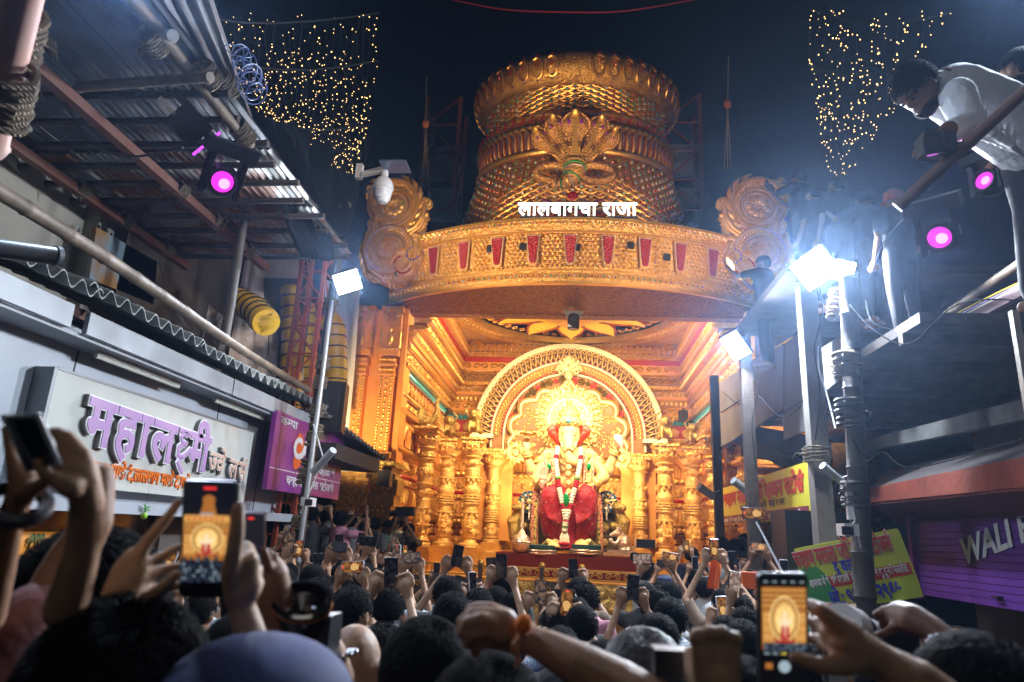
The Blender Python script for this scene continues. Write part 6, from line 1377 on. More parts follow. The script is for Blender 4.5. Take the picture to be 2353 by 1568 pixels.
# shops seen below the first sign
b = MB(); b.box(W(1885, 1300, 8.6), (.9, .6, 1.2)); b.top('black_cabinet', BLACK, 'black cabinet behind the square grey post', 'cabinet')
gp = thing('gilt_side_hall', 'gilded side hall wall seen under the yellow sign', 'wall', (4.6, 14.2, 0))
for x in (3.55, 4.3, 5.3):
    b = MB(); b.box((x, 14.2, 2.0), (.5, .4, 4.0)); pp = b.build('pillar', GOLD, gp)
    for z in (1.2, 1.6, 2.0, 2.4):
        o = MB(); 
        for k in range(8): a = k*.785; o.ell((x+.11*math.cos(a), 13.99, z+.11*math.sin(a)), (.035, .03, .035), 6, 4)
        o.build('rosette', GOLDS, pp, kind='stuff')
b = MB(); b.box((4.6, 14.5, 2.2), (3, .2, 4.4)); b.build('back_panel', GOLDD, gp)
# cameras on the right poles
def bullet(px, py, px2, py2, Y, label): 
    t = thing('bullet_camera', label, 'security camera', W(px, py, Y)); b = MB(); b.tube([W(px, py, Y), W(px2, py2, Y+.1)], .045*Y/8, 12); b.build('body', mat('camera_grey_body', (.38, .4, .42), .4), t); b = MB(); b.tube([W(px2-4, py2-8, Y+.1), W(px2+14, py2-14, Y+.1)], .015, 6); b.build('bracket', STEEL, t)
bullet(1606, 1118, 1640, 1142, 11.2, 'grey tube camera on the post nearest the shrine'); bullet(1685, 1104, 1722, 1134, 9.7, 'grey tube camera on the post under the small flood lamp'); bullet(1890, 1070, 1935, 1108, 7.6, 'grey tube camera beside the bamboo mast')
bc = thing('bullet_camera', 'white box shaped security camera below the looped cable on the bamboo mast', 'security camera', W(1948, 1220, 6.8)); b = MB(); b.box(W(1948, 1218, 6.8), (.13, .2, .11)); b.build('body', CW, bc); b = MB(); b.box(W(1948, 1220, 6.68), (.1, .02, .075)); b.build('lens', BLACK, bc); b = MB(); b.box(W(1952, 1150, 6.95), (.06, .05, .36)); b.build('mount', CW, bc)
cable([W(1880, 795, 7.6), W(1882, 850, 7.6), W(1898, 900, 7.6), W(1920, 985, 7.3)], .009, mat('grey_cable', (.5, .5, .52), .5), 'pale cable curving down beside the square grey post'); cable([W(1955, 1165, 6.8), W(1965, 1195, 6.8), W(1950, 1215, 6.8), W(1968, 1225, 6.8), W(1978, 1260, 6.8)], .008, MATS['grey_cable'], 'looped pale cable over the white box camera')
cable([W(1990, 690, 6.4), W(2005, 740, 6.4), W(2050, 758, 6.4), W(2075, 765, 6.3)], .006, MATS['grey_cable'], 'thin white wires hanging below the right magenta lamp')
b = MB(); b.box((0, 0, 0), (.6, .05, .5), TRS(W(1955, 690, 6.9), .2)); 
# loose wires on the right posts
for i, (pts, lab) in enumerate((([W(1880, 640, 7.9), W(1890, 720, 7.9), W(1872, 800, 7.9), W(1884, 900, 7.9), W(1874, 1010, 7.9)], 'dark wire wandering down the square grey post'), ([W(1725, 830, 9.2), W(1740, 900, 9.2), W(1728, 980, 9.2), W(1738, 1080, 9.2)], 'dark wire hanging down the timber post with the small lamp'),
      ([W(1660, 900, 11.4), W(1700, 930, 10.2), W(1735, 905, 9.2), W(1800, 960, 8.6), W(1872, 900, 7.9)], 'sagging wire strung between the three right posts'), ([W(1952, 700, 6.9), W(2010, 760, 6.4), W(2090, 790, 6), W(2200, 700, 5.4), W(2353, 690, 4.8)], 'sagging black wire below the upper platform'),
      ([W(1960, 1010, 6.9), W(1990, 1060, 6.7), W(2030, 1040, 6.4), W(2100, 1075, 6.0), W(2353, 1010, 5)], 'black wire looping above the red awning'), ([W(2000, 640, 6.8), W(2030, 560, 6.6), W(2080, 500, 6.2), W(2140, 470, 5)], 'wire rising from the flood lamps to the magenta lamp'))):
    cable(pts, .006, mat('matt_wire', (.008, .008, .008), .95, spec=.03) if i == 0 else MATS['matt_wire'], lab)
for px, py, w, h, lab in ((1915, 470, .5, .5, 'pleated grey tin sheet leaning behind the men on the deck'),):
    A, B_, C_, Dd = W(1890, 510, 8.9), W(2040, 500, 8.9), W(2040, 590, 8.9), W(1890, 600, 8.9); nrm = (B_-A).cross(Dd-A).normalized(); corr(lambda u, v: (A.lerp(B_, u).lerp(Dd.lerp(C_, u), v), nrm), .09, (B_-A).length, .015, 2, 6, .004).top('tin_sheet', TINB, lab, 'roof sheet')
# flood lamps
flood('flood_lamp', W(1872, 617, 7.2), (-.6, 1.5, 1.8), .38, .34, 600, 'largest and brightest flood lamp on top of the square grey post', .5, vis=60)
flood('flood_lamp', W(1941, 622, 7.2), (3.2, 1.0, 2.5), .2, .2, 220, 'smaller flood lamp just right of the brightest one', -.2, vis=60)
flood('flood_lamp', W(1690, 796, 9.1), (.2, 4.0, .5), .24, .36, 300, 'flood lamp on the timber post left of the grey ply boards', .45, vis=45)
moving_head(2159, 546, 4.4, .082, 'black moving head lamp with a glowing magenta lens on the right platform', tilt=(-.25, -.25)); moving_head(2262, 415, 4.0, .06, 'second moving head lamp with a magenta gleam near the right edge', tilt=(-.9, .5))
# red scaffold behind the crown
for (x, lab) in ((3.3, 'red scaffold frame with pale sheets behind the right of the crown'), (-4.3, 'red scaffold frame with pale sheets behind the left of the crown')):
    t = truss('scaffold_frame', (SX+x, 19.6, 11.6), 4.0, 1.1, lab, REDT, 1.0, .06)
    for k in range(2): b = MB(); b.box((SX+x, 20.3, 12.4+1.6*k), (1.0, .03, 1.2)); b.build('pale_sheet', MATS['beige_plaster'], t)
b = MB(); b.box((SX, 22.5, 16), (34, .3, 32)); b.top('black_backdrop', BLACKC, 'black cloth backdrop hung behind the giant crown', 'cloth')
# hooks with orange pulleys
for i, (px, py) in enumerate(((978, 285), (1672, 240))):
    t = thing('chain_hoist', ('orange pulley hoist with ropes hanging left of the crown', 'orange pulley hoist with ropes hanging right of the crown')[i], 'pulley', W(px, py+40, 14)); b = MB(); b.ell(W(px, py, 14), (.09, .06, .12), 8, 6); b.build('pulley', mat('pulley_orange', (.35, .1, .03), .5), t)
    for k in (-1, 0, 1): b = MB(); b.tube([W(px, py, 14), W(px+k*8, py+150, 14)], .012, 4); b.build('rope', MATS['coir_rope'], t)
    b = MB(); b.tube([W(px, py, 14), W(px+2, py-110, 14)], .012, 4); b.build('rope', MATS['coir_rope'], t)
# lamp just outside the top left of the view
lamp('corner_flood', 'AREA', WD(300, -75, 3.8), WD(480, 480, 1.8), 110, (.62, .78, 1), .3)
lamp('corner_flood', 'AREA', WD(2400, -75, 4.6), WD(2120, 420, 2.2), 120, (.70, .84, 1), .3)
lamp('unseen_flood', 'SPOT', (3.5, .6, 6.2), (-4.3, 9.2, 4.8), 2600, (1, .90, .80), .3, 26, .9)  # added out-of-view spot that brightens the tarpaulins and the tin roof
lamp('unseen_flood', 'SPOT', (-2.0, -3.0, 6.5), (-.5, 10, 1.2), 150, (1, .93, .85), 1.2, 80, .7)
lamp('unseen_flood', 'SPOT', (2.6, -2.0, 6.0), (-3.2, 6.5, 2.6), 90, (.85, .9, 1), .8, 75, .8)
# ================================================================== PEOPLE
def skin(n, c): return mat(n, c, .55, 0, [('edge', 260, .0007), ('noise', 55, .002)], tuple(x*.72 for x in c), 26, sss=.06, spec=.32, lo=.3, hi=.75)
SK = [skin('skin_brown', (.34, .18, .105)), skin('skin_tan', (.46, .265, .16)), skin('skin_dark', (.20, .095, .055)), skin('skin_light', (.56, .36, .23))]
HAIR = mat('black_hair', (.007, .006, .006), .8, 0, [('noise', 90, .006)], spec=.06); HAIRB = mat('brown_grey_hair', (.06, .045, .04), .55, 0, [('noise', 60, .004)])
CL = {k: mat('cloth_'+k, c, .85, 0, [('noise', 12, .02)], tuple(x*.7 for x in c), 4) for k, c in dict(black=(.015, .015, .018), white=(.55, .56, .58), navy=(.015, .02, .06), grey=(.14, .14, .15), maroon=(.12, .015, .03), pink=(.40, .16, .22), green=(.04, .12, .07), orange=(.6, .12, .02), blue=(.08, .15, .35), brown=(.12, .07, .04)).items()}
def check_mat(n, a, b_, s=26):
    m = mat(n, a, .85); N = m.node_tree.nodes; L = m.node_tree.links; tc = N.new('ShaderNodeTexCoord'); pr = None
    for ax in 'XZ':
        w = N.new('ShaderNodeTexWave'); w.bands_direction = ax; w.inputs['Scale'].default_value = s; L.new(tc.outputs['Object'], w.inputs[0]); g_ = N.new('ShaderNodeMath'); g_.operation = 'GREATER_THAN'; g_.inputs[1].default_value = .8; L.new(w.outputs[1], g_.inputs[0])
        if pr: q = N.new('ShaderNodeMath'); q.operation = 'MAXIMUM'; L.new(pr, q.inputs[0]); L.new(g_.outputs[0], q.inputs[1]); pr = q.outputs[0]
        else: pr = g_.outputs[0]
    mx = N.new('ShaderNodeMix'); mx.data_type = 'RGBA'; mx.inputs[6].default_value = (*a, 1); mx.inputs[7].default_value = (*b_, 1); L.new(pr, mx.inputs[0]); L.new(mx.outputs[2], N['Principled BSDF'].inputs['Base Color']); return m
CL['check'] = check_mat('cloth_check', (.5, .53, .56), (.10, .14, .22)); CL['green check'] = check_mat('cloth_green_check', (.42, .5, .42), (.05, .16, .12), 20)
JEANS = mat('dark_trousers', (.02, .022, .03), .85)
HZ = 1.575
def fingers(b, wr, tgt, side, up=V((0, 0, 1)), s=.17):
    """small gripping hand: palm + four curled fingers + thumb"""
    u = (tgt-wr).normalized(); x = V((-side, 0, 0)); chain(b, [wr, wr+u*s*.45], [s*.17, s*.24], 8)
    for i in range(4):
        p = wr+u*s*(.45)+V((0, .0, 0))+u.cross(V((0, 1, 0))).normalized()*(i-1.5)*s*.16; chain(b, [p, p+u*s*.22, p+u*s*.34+x*s*.1, p+u*s*.3+x*s*.2+V((0, -.012, 0))], [s*.085, s*.075, s*.07, s*.06], 6)
    p = wr+u*s*.2+x*s*.15; chain(b, [p, p+x*s*.22+u*s*.15, p+x*s*.3+u*s*.32], [s*.09, s*.075, s*.065], 6)
POSES = {'both_up': ((-.068, .42, 1.82), (.068, .42, 1.82)), 'right_up': (None, (.10, .34, 1.90)), 'left_up': ((-.12, .34, 1.86), None), 'down': (None, None), 'face': ((-.075, .42, 1.66), (.075, .42, 1.66)), 'wide_up': ((-.08, .5, 1.74), (.08, .5, 1.74)), 'long_up': ((-.05, .32, 2.0), (.06, .32, 2.0))}
PRO = {}
SK4 = None
for pn, hands in POSES.items():
    b = MB(); chain(b, [(0, 0, .95), (0, 0, 1.2), (0, .0, 1.36)], [.13, .14, .15], 10); b.ell((0, 0, 1.38), (.19, .1, .09)); chain(b, [(0, -.005, 1.38), (0, .01, 1.5)], [.055, .052], 10)
    b.ell((0, .01, HZ), (.075, .092, .105), 14, 10); b.ell((0, .035, HZ-.055), (.055, .065, .065), 10, 8); b.ell((0, .098, HZ-.02), (.013, .018, .022), 6, 5)
    for s in (-1, 1): b.ell((s*.076, .0, HZ-.015), (.014, .024, .034), 8, 6)
    for s in (-1, 1): chain(b, [(s*.09, 0, .92), (s*.1, .02, .5), (s*.1, 0, .1)], [.09, .065, .045], 8); chain(b, [(s*.1, -.03, .04), (s*.1, .14, .03)], [.04, .035], 8)
    sh = MB(); chain(sh, [(0, 0, .92), (0, 0, 1.15), (0, 0, 1.36)], [.15, .158, .16], 12); sh.ell((0, 0, 1.39), (.205, .115, .085), 12, 8); chain(sh, [(0, 0, 1.42), (0, 0, 1.46)], [.075, .062], 10)
    for s, h in zip((-1, 1), hands):
        S = V((s*.185, 0, 1.40))
        if h is None: E_ = V((s*.25, -.02, 1.12)); Wp = V((s*.22, .12, .9)); H = V((s*.2, .2, .84))
        else:
            Wp = V((h[0]+s*.035, h[1], h[2]-.12)); H = V(h); mid = (S+Wp)/2; E_ = mid+V((s*.14, .03, -.16 if Wp.z < 1.8 else -.05)); 
        chain(b, [S, E_, Wp], [.046, .037, .024], 8); fingers(b, Wp, H, s); chain(sh, [S, S.lerp(E_, .75)], [.068, .062], 8)
    tr = MB(); 
    for s in (-1, 1): chain(tr, [(s*.085, 0, .95), (s*.1, .02, .5), (s*.1, 0, .12)], [.115, .085, .065], 8)
    PRO[pn] = (remesh(b, .0095, 1), remesh(sh, .026, 2), remesh(tr, .035, 1))
def hair_me(kind, seed=1, n=260, wd=.0026):
    q = random.Random(seed); b = MB(); c = V((0, -.008, HZ+.022)); rx, ry, rz = {'short': (.085, .100, .103), 'long': (.094, .108, .110), 'curly': (.102, .114, .122), 'bun': (.088, .104, .104)}[kind]
    m = MB(); m.ell(c, (rx, ry, rz), 20, 14); 
    if kind == 'long': m.ell(c+V((0, -.03, -.07)), (.085, .075, .10), 14, 10)
    if kind == 'bun': m.ell(c+V((0, -.10, -.01)), (.04, .04, .04), 10, 8)
    # keep only scalp: above a plane that rises to the forehead
    fs = []
    for f in m.f:
        p = sum((V(m.v[i]) for i in f), V())/len(f)
        if abs(p.x) > .055 and p.y > -.035 and p.z < HZ+.025 and kind == 'short': continue
        if p.z > HZ-.06+max(0, (p.y-.0))*1.3+(0 if kind != 'long' else -.12*(p.y < 0)): fs.append(f)
    m.f = fs; b.v += m.v; b.f += m.f
    for k in range(n):
        a = q.uniform(0, 6.283); ph = math.acos(q.uniform(-.35, 1)); d = V((math.sin(ph)*math.cos(a), math.sin(ph)*math.sin(a), math.cos(ph))); p = c+V((d.x*rx, d.y*ry, d.z*rz))
        if p.z < HZ-.05+max(0, p.y)*1.3: continue
        if abs(p.x) > .055 and p.y > -.035 and p.z < HZ+.03 and kind == 'short': continue
        j = 1.0 if kind == 'curly' else .6; t = (p-V((.02, -.055, HZ+.13))).normalized()+V((q.uniform(-j, j), q.uniform(-j, j), q.uniform(-j, j))); t = (t-d*t.dot(d)).normalized(); L = q.uniform(.022, .045)*(1.0 if kind == 'curly' else 1.15)
        w_ = d.cross(t)*wd; p1 = p+t*L*.6+d*(.013 if kind != 'curly' else .018); p2 = p+t*L+d*(.008 if kind != 'curly' else .012)
        b.add([p-w_, p+w_, p1+w_*.8, p1-w_*.8, p2], [(0, 1, 2, 3), (3, 2, 4)])
    return b.mesh('hair', 60)
HA = {k: hair_me(k, i+1, {'short': 1300, 'long': 1100, 'curly': 1300, 'bun': 800}[k]) for i, k in enumerate(('short', 'long', 'curly', 'bun'))}
capm_ = MB(); capm_.lathe([(.10, -.02), (.105, .03), (.095, .08), (.05, .115), (0, .12)], (0, -.005, HZ+.02), 18); capm_.dome([(-.07, .08), (.07, .08), (.05, .16), (-.05, .16)], .012, Matrix.Translation((0, 0, HZ+.02)), 0, .8); capm_ = capm_.mesh('cap')
brow = MB().tube([(-.045, .094, HZ+.012), (-.028, .1, HZ+.018), (-.012, .102, HZ+.013)], .004, 5).tube([(.045, .094, HZ+.012), (.028, .1, HZ+.018), (.012, .102, HZ+.013)], .004, 5).mesh('eyebrows')
eyes = [MB().ell((s*.03, .093, HZ-.002), (.014, .007, .007), 8, 5).mesh('eye') for s in (-1, 1)]
stash = MB().tube([(-.03, .093, HZ-.058), (-.012, .103, HZ-.048), (.012, .103, HZ-.048), (.03, .093, HZ-.058)], .006, 5).mesh('moustache')
beard = MB().ell((0, .05, HZ-.085), (.058, .055, .045), 12, 8).mesh('beard'); lips = MB().ell((0, .095, HZ-.066), (.02, .006, .006), 8, 5).mesh('mouth')
glas = MB()
for s in (-1, 1): glas.tube([(s*.031+.022*math.cos(a), .104, HZ-.002+.017*math.sin(a)) for a in np.linspace(0, 6.283, 15)[:-1]], .0022, 4, closed=True); glas.tube([(s*.053, .1, HZ), (s*.078, .02, HZ)], .002, 4)
glas.tube([(-.009, .106, HZ), (.009, .106, HZ)], .002, 4); glas = glas.mesh('spectacles')
EYE = mat('eye_dark', (.03, .02, .015), .2); LIP = mat('lip', (.25, .08, .07), .5)
people = []
def person(x, y, ztop, pose='down', rz=0, sk=0, shirt='black', hair='short', face=False, moustache=False, bearded=False, specs=False, cap=None, label=None, z0=0.0, cat='person', group=None, hm=None):
    s = (ztop-z0)/1.70; t = thing('person', label, cat, (x, y, z0), group, rz); t.scale = (s, s, s); B = Matrix.Translation((x, y, z0))
    ORG[t.name] = V((0, 0, 0)); I4 = Matrix.Identity(4)
    bd, sh, tr = PRO[pose]
    for me, nm_, m_ in ((bd, 'body', SK[sk]), (sh, 'shirt', CL[shirt]), (tr, 'trousers', JEANS)): link(me, nm_, m_, t, I4)
    if cap: link(capm_, 'cap', CL[cap], t, I4)
    elif hair != 'bald': link(HA[hair], 'hair', hm or HAIR, t, I4 @ (Matrix.Rotation(rnd.uniform(-.3, .3), 4, 'Z') if not face else I4))
    if face:
        link(brow, 'eyebrows', HAIR, t, I4); [link(e, 'eye', EYE, t, I4) for e in eyes]; link(lips, 'mouth', LIP, t, I4)
        if moustache: link(stash, 'moustache', HAIR, t, I4)
        if bearded: link(beard, 'beard', HAIR, t, I4)
        if specs: link(glas, 'spectacles', BLACK, t, I4)
    people.append(dict(o=t, x=x, y=y, z=ztop, pose=pose, shirt=shirt, hair=hair, cap=cap, label=label)); return t
# phones
PHB = mat('phone_case', (.015, .015, .018), .3); PHW = mat('phone_case_light', (.5, .5, .55), .35)
def scr(n, c, es, c2, sc_): m = mat(n, (0, 0, 0), .1); N = m.node_tree.nodes; L = m.node_tree.links; tc = N.new('ShaderNodeTexCoord'); g_ = N.new('ShaderNodeTexNoise'); g_.inputs['Scale'].default_value = sc_; L.new(tc.outputs['Object'], g_.inputs[0]); r = N.new('ShaderNodeValToRGB'); r.color_ramp.elements[0].position = .4; r.color_ramp.elements[1].position = .62; r.color_ramp.elements[0].color = (*c, 1); r.color_ramp.elements[1].color = (*c2, 1); L.new(g_.outputs[0], r.inputs[0]); p = N['Principled BSDF']; L.new(r.outputs[0], p.inputs['Emission Color']); p.inputs['Emission Strength'].default_value = es; return m
SCR = [scr('screen_gold', (.10, .03, .008), .8, (.45, .2, .06), 25), scr('screen_dark', (.004, .004, .006), .5, (.03, .03, .04), 30), scr('screen_mixed', (.02, .02, .03), .8, (.25, .15, .09), 30), scr('screen_pale', (.2, .1, .08), .8, (.5, .4, .33), 40)]
ph_b = MB(); ph_b.dome([(-.037, -.078), (.037, -.078), (.039, -.074), (.039, .074), (.037, .078), (-.037, .078), (-.039, .074), (-.039, -.074)], .009, None, -.009, .98); ph_b = ph_b.mesh('case')
ph_s = MB().box((0, 0, .0012), (.069, .146, .002)).mesh('screen'); ph_c = MB().box((0, .066, .0026), (.02, .006, .001)).mesh('recording_bar'); ph_l = MB().lathe([(.009, 0), (.009, -.003), (0, -.003)], (-.02, .055, -.009), 12).mesh('rear_lens')
ph_a = MB().lathe([(.024, 0), (.024, .001), (.017, .001), (.017, 0)], (0, -.012, .0025), 16).box((0, -.035, .003), (.03, .02, .001)).mesh('picture'); PICG = emat('picture_gold', (.9, .5, .16), .8); PICR = emat('picture_red', (.6, .03, .03), .8); RECR = emat('rec_red', (1, .05, .05), 1.5)
def phone(c, up, nrm, label, scrn=0, case=None, land=False, s=1.0, group=None):
    up, nrm = V(up).normalized(), V(nrm).normalized(); x = up.cross(nrm).normalized(); up = nrm.cross(x)
    if land: x, up = up, -x
    t = thing('phone', label, 'phone', V(c), group); F_ = frame(c, x, up, nrm) @ Matrix.Scale(s, 4)
    inst(ph_b, 'case', t, F_, case or PHB); inst(ph_s, 'screen', t, F_, SCR[scrn]); inst(ph_l, 'rear_lens', t, F_, BLACK)
    if scrn == 0: inst(ph_a, 'picture', t, F_, PICG); 
    if scrn in (0, 2) and rnd.random() < .5: inst(ph_c, 'recording_bar', t, F_, RECR)
    return t
MARKS = [(120, 'the shop sticker'), (260, 'the shop glass'), (430, 'the end of the white shop front'), (610, 'the low truss frame'), (690, 'the left lamp pole'), (760, 'the purple sign edge'), (830, 'the gilt left pillar'), (900, 'the left side doorway'), (975, 'the leftmost column'), (1030, 'the second column'), (1085, 'the third column'), (1140, 'the platform left end'), (1200, 'the silver mace'), (1250, 'the left foot stool'), (1300, 'the garland tassel'), (1350, 'the right foot stool'), (1430, 'the silver mouse'), (1500, 'the right inner column'), (1560, 'the gap in the right columns'), (1600, 'the rightmost column'), (1648, 'the post nearest the shrine'), (1725, 'the small flood lamp post'), (1800, 'the gilt side hall'), (1876, 'the square grey post'), (1975, 'the bamboo mast'), (2060, 'the tilted yellow sign'), (2200, 'the purple shutter'), (2330, 'the right picture edge')]
def pix(p):
    d = V(p)-CAM; z = d.dot(AF); return 1176.5+FP*d.dot(AR)/z, 784-FP*d.dot(AU)/z
def mark(p): x = pix(p)[0]; return min(MARKS, key=lambda m: abs(m[0]-x))[1]
# -------- generated rows
q = random.Random(21); rows_ = []; y = 2.75
while y < 12.4: rows_.append(y); y += .46 if y < 7 else .6
phones_todo = []; manual_clear = [(1050, 1360, 6.0, .75), (800, 1372, 5.6, .6)]
names_ = {'both_up': 'both arms raised with a phone', 'right_up': 'right arm raised with a phone', 'left_up': 'left arm raised with a phone', 'down': 'arms down', 'face': 'a phone held before the face', 'wide_up': 'arms stretched forward with a phone', 'long_up': 'both arms stretched high with a phone'}
for ri, y in enumerate(rows_):
    x = -3.4+q.uniform(0, .3)
    while x < 3.5:
        px, py = pix((x, y, 1.6)); zt_ = q.uniform(1.52, 1.70)-.02*(y > 9)
        if (px > 1830 and (y > 3.3 or x > 1.6)): x += .3; continue
        if (930 < px < 1490 and y > 6.3) or (px > 1490 and y > 10.2): x += .3; continue
        dead = any(abs(px-a) < 38*6/dd*w and y > dd-1.0 and y <= dd+.25 for a, b_, dd, w in manual_clear) or (1010 < px < 1100 and 4.6 < y < 6.2) or (768 < px < 835 and 4.4 < y < 5.8)
        if -60 < px < 2420 and not dead and not (abs(x-3.0) < .25 and abs(y-8) < .3):
            pose = q.choices(list(POSES), [.13, .07, .07, .44, .11, .10, .08] if y > 6.8 else [.17, .12, .12, .2, .12, .13, .14] if y > 4.3 else [.06, .03, .03, .7, .12, .04, 0])[0]; shirt = q.choices(['black', 'white', 'navy', 'grey', 'maroon', 'pink', 'green', 'blue', 'brown', 'check'], [.36, .14, .12, .1, .05, .03, .03, .05, .07, .05])[0]
            hair = q.choices(['short', 'curly', 'long', 'bun', 'bald'], [.66, .10, .12, .07, .05])[0]; cap = q.choice(['white', 'navy', 'black', 'maroon']) if q.random() < .05 else None
            xx = x+q.uniform(-.08, .08); yy = y+q.uniform(-.1, .1); rz = q.gauss(0, .25); s = zt_/1.7
            person(xx, yy, zt_, pose, rz, q.choices([0, 1, 2], [.5, .3, .2])[0], shirt, hair, cap=cap)
            if pose != 'down':
                h = [h for h in POSES[pose] if h]; c = sum((V(a) for a in h), V())/len(h); c = Matrix.Rotation(rz, 3, 'Z') @ (c+V((0, -.02, .02))); c = V((xx, yy, 0))+c*s; tilt = q.uniform(-.2, .35)
                phones_todo.append((c, Matrix.Rotation(rz, 3, 'Z') @ V((q.uniform(-.15, .15), tilt*.3, 1)), Matrix.Rotation(rz, 3, 'Z') @ V((q.uniform(-.2, .2), -1, tilt*.5)), q.choices([0, 1, 2, 3], [.3, .45, .17, .08])[0], q.random() < .3, people[-1]))
        x += q.uniform(.44, .62)
# -------- raised group on the left steps and on the right
b = MB(); b.box((-3.75, 10.9, .3), (1.9, 3.4, .6)); b.box((-3.6, 9.05, .15), (1.6, .3, .3)); b.top('stone_steps', CONC2, 'stone steps beside the shrine where spectators stand raised on the left', 'steps')
for i in range(16):
    x = -4.45+.42*(i % 4)+q.uniform(-.06, .06); y = 9.5+.62*(i//4)+q.uniform(-.1, .1)
    pose = q.choice(['down', 'face', 'both_up', 'down', 'wide_up']); rz = q.uniform(-.5, .1); person(x, y, .6+q.uniform(1.5, 1.68), pose, rz, q.choice([0, 1, 2]), q.choice(['black', 'white', 'grey', 'navy', 'pink']), q.choice(['short', 'curly', 'short']), z0=.6)
def at(px, py, Y, **k): p = W(px, py, Y); return person(p.x, p.y, p.z, **k)
at(842, 1197, 12.0, pose='face', rz=-1.2, shirt='pink', face=True, sk=0, z0=.35, label='man in pink shirt filming sideways beside the gilt left pillar')
at(862, 1200, 12.2, pose='down', rz=-1.3, shirt='white', hair='short', sk=0, z0=.4, label='man with spectacles in white shirt just behind the pink shirted man', face=True, specs=True)
at(892, 1197, 11.8, pose='down', rz=2.6, shirt='green check', face=True, moustache=True, sk=2, z0=.35, label='man in pale green checked shirt looking back from beside the left doorway')
at(912, 1188, 12.3, pose='down', rz=2.2, shirt='white', face=True, bearded=True, sk=1, z0=.4, label='bearded man in white shirt with orange scarf beside the green checked shirt')
at(941, 1204, 12.0, pose='both_up', rz=3.0, shirt='black', face=True, sk=0, z0=.35, label='man in black T-shirt holding a video camera overhead by the leftmost column')
vc = thing('video_camera', 'black shoulder video camera held overhead in front of the leftmost column', 'video camera', W(932, 1180, 11.6)); b = MB(); b.box(W(932, 1176, 11.6), (.32, .16, .14)); b.build('body', BLACK, vc); b = MB(); b.tube([W(912, 1178, 11.6), W(896, 1181, 11.6)], .05, 10); b.build('lens', BLACK, vc); b = MB(); b.box(W(940, 1167, 11.6), (.2, .03, .03)); b.build('handle', BLACK, vc)
at(1050, 1326, 6.0, pose='down', rz=math.pi+.15, shirt='check', face=True, moustache=True, specs=True, sk=0, label='man in spectacles and white checked shirt facing us before the stage fence')
at(799, 1344, 5.6, pose='down', rz=math.pi-.3, shirt='brown', face=True, moustache=True, bearded=True, specs=True, sk=0, hair='curly', label='bearded young man in spectacles looking back towards us left of centre')
for i, (px, py, Y, sh, lab) in enumerate(((1660, 1240, 10.9, 'white', 'man in white vest with a necklace near the post nearest the shrine'), (1690, 1243, 10.7, 'white', 'bare armed man in white between the two right timber posts'), (1712, 1232, 10.9, 'black', 'dark haired man standing right beside the small flood lamp post'), (1590, 1262, 10.8, 'navy', 'man in navy standing by the rightmost column'))):
    at(px, py, Y, pose='down', rz=.5-.3*i, shirt=sh, hair='curly', sk=i % 3, z0=.35, label=lab)
b = MB(); b.box((3.3, 10.9, .17), (1.6, 1.6, .34)); b.top('low_dais', CONC2, 'low dais by the right posts where three men in white stand', 'dais')
# people on the upper decks (z of deck 4.1 and 4.33)
def deckman(px, py, Y, zdeck, **k): p = W(px, py, Y); return person(p.x, p.y, zdeck+1.66, z0=zdeck, **k)
deckman(1835, 395, 8.6, W(1835, 395, 8.6).z-1.66, pose='face', rz=.9, shirt='navy', hair='short', sk=0, label='man in dark shirt filming with a phone from the timber deck beside the right scroll')
deckman(1868, 440, 8.2, W(1868, 430, 8.2).z-1.66, pose='down', rz=.6, shirt='navy', hair='short', sk=1, label='man in navy shirt standing behind the brightest flood lamp')
deckman(1920, 420, 7.9, W(1920, 410, 7.9).z-1.66, pose='down', rz=.3, shirt='black', hair='short', sk=0, label='dark figure standing behind the flood lamps on the deck')
deckman(1985, 450, 7.6, W(1985, 440, 7.6).z-1.66, pose='face', rz=.8, shirt='navy', hair='curly', sk=2, label='figure in navy with raised phone right of the flood lamps')
deckman(2052, 445, 7.0, W(2052, 440, 7.0).z-1.66, pose='down', rz=.2, shirt='black', hair='short', sk=0, cap='orange', label='person with orange cap left of the right magenta lamp')
deckman(1752, 590, 9.4, W(1752, 590, 9.4).z-1.66, pose='wide_up', rz=1.0, shirt='black', hair='short', sk=1, label='man in black crouching over the deck edge below the right scroll')
b = MB(); b.box((W(1870, 690, 9).x+.5, 8.8, W(1870, 690, 8.6).z), (2.6, 2.6, .1)); b.top('upper_deck', WOODD, 'dark wooden upper deck carrying the filming men on the right', 'deck')
def head_prims(b, M4):
    z = HZ; b.ell((0, .01, z), (.075, .092, .105), 14, 10, M4); b.ell((0, .035, z-.055), (.055, .065, .065), 10, 8, M4); b.ell((0, .102, z-.02), (.013, .018, .022), 6, 5, M4); b.ell((0, .09, z-.07), (.025, .02, .012), 8, 5, M4)
    for s in (-1, 1): b.ell((s*.076, .0, z-.015), (.014, .024, .034), 8, 6, M4); b.ell((s*.03, .085, z+.015), (.022, .015, .012), 6, 5, M4)
mn = thing('person', 'man in bright white shirt leaning over the railing at the top right', 'person', WD(2250, 620, 3.6))
DM = 3.6
def D_(px, py, d=0): return WD(px, py, DM+d)
hc = D_(2108, 205); fd = (-AR*.62-AU*.72-AF*.25).normalized(); upd = (-AR*.72+AU*.62); upd = (upd-fd*upd.dot(fd)).normalized(); sd = fd.cross(upd)
HM = Matrix(((sd.x, fd.x, upd.x, hc.x), (sd.y, fd.y, upd.y, hc.y), (sd.z, fd.z, upd.z, hc.z), (0, 0, 0, 1))) @ Matrix.Scale(1.12, 4) @ Matrix.Translation((0, 0, -HZ))
b = MB(); head_prims(b, HM)
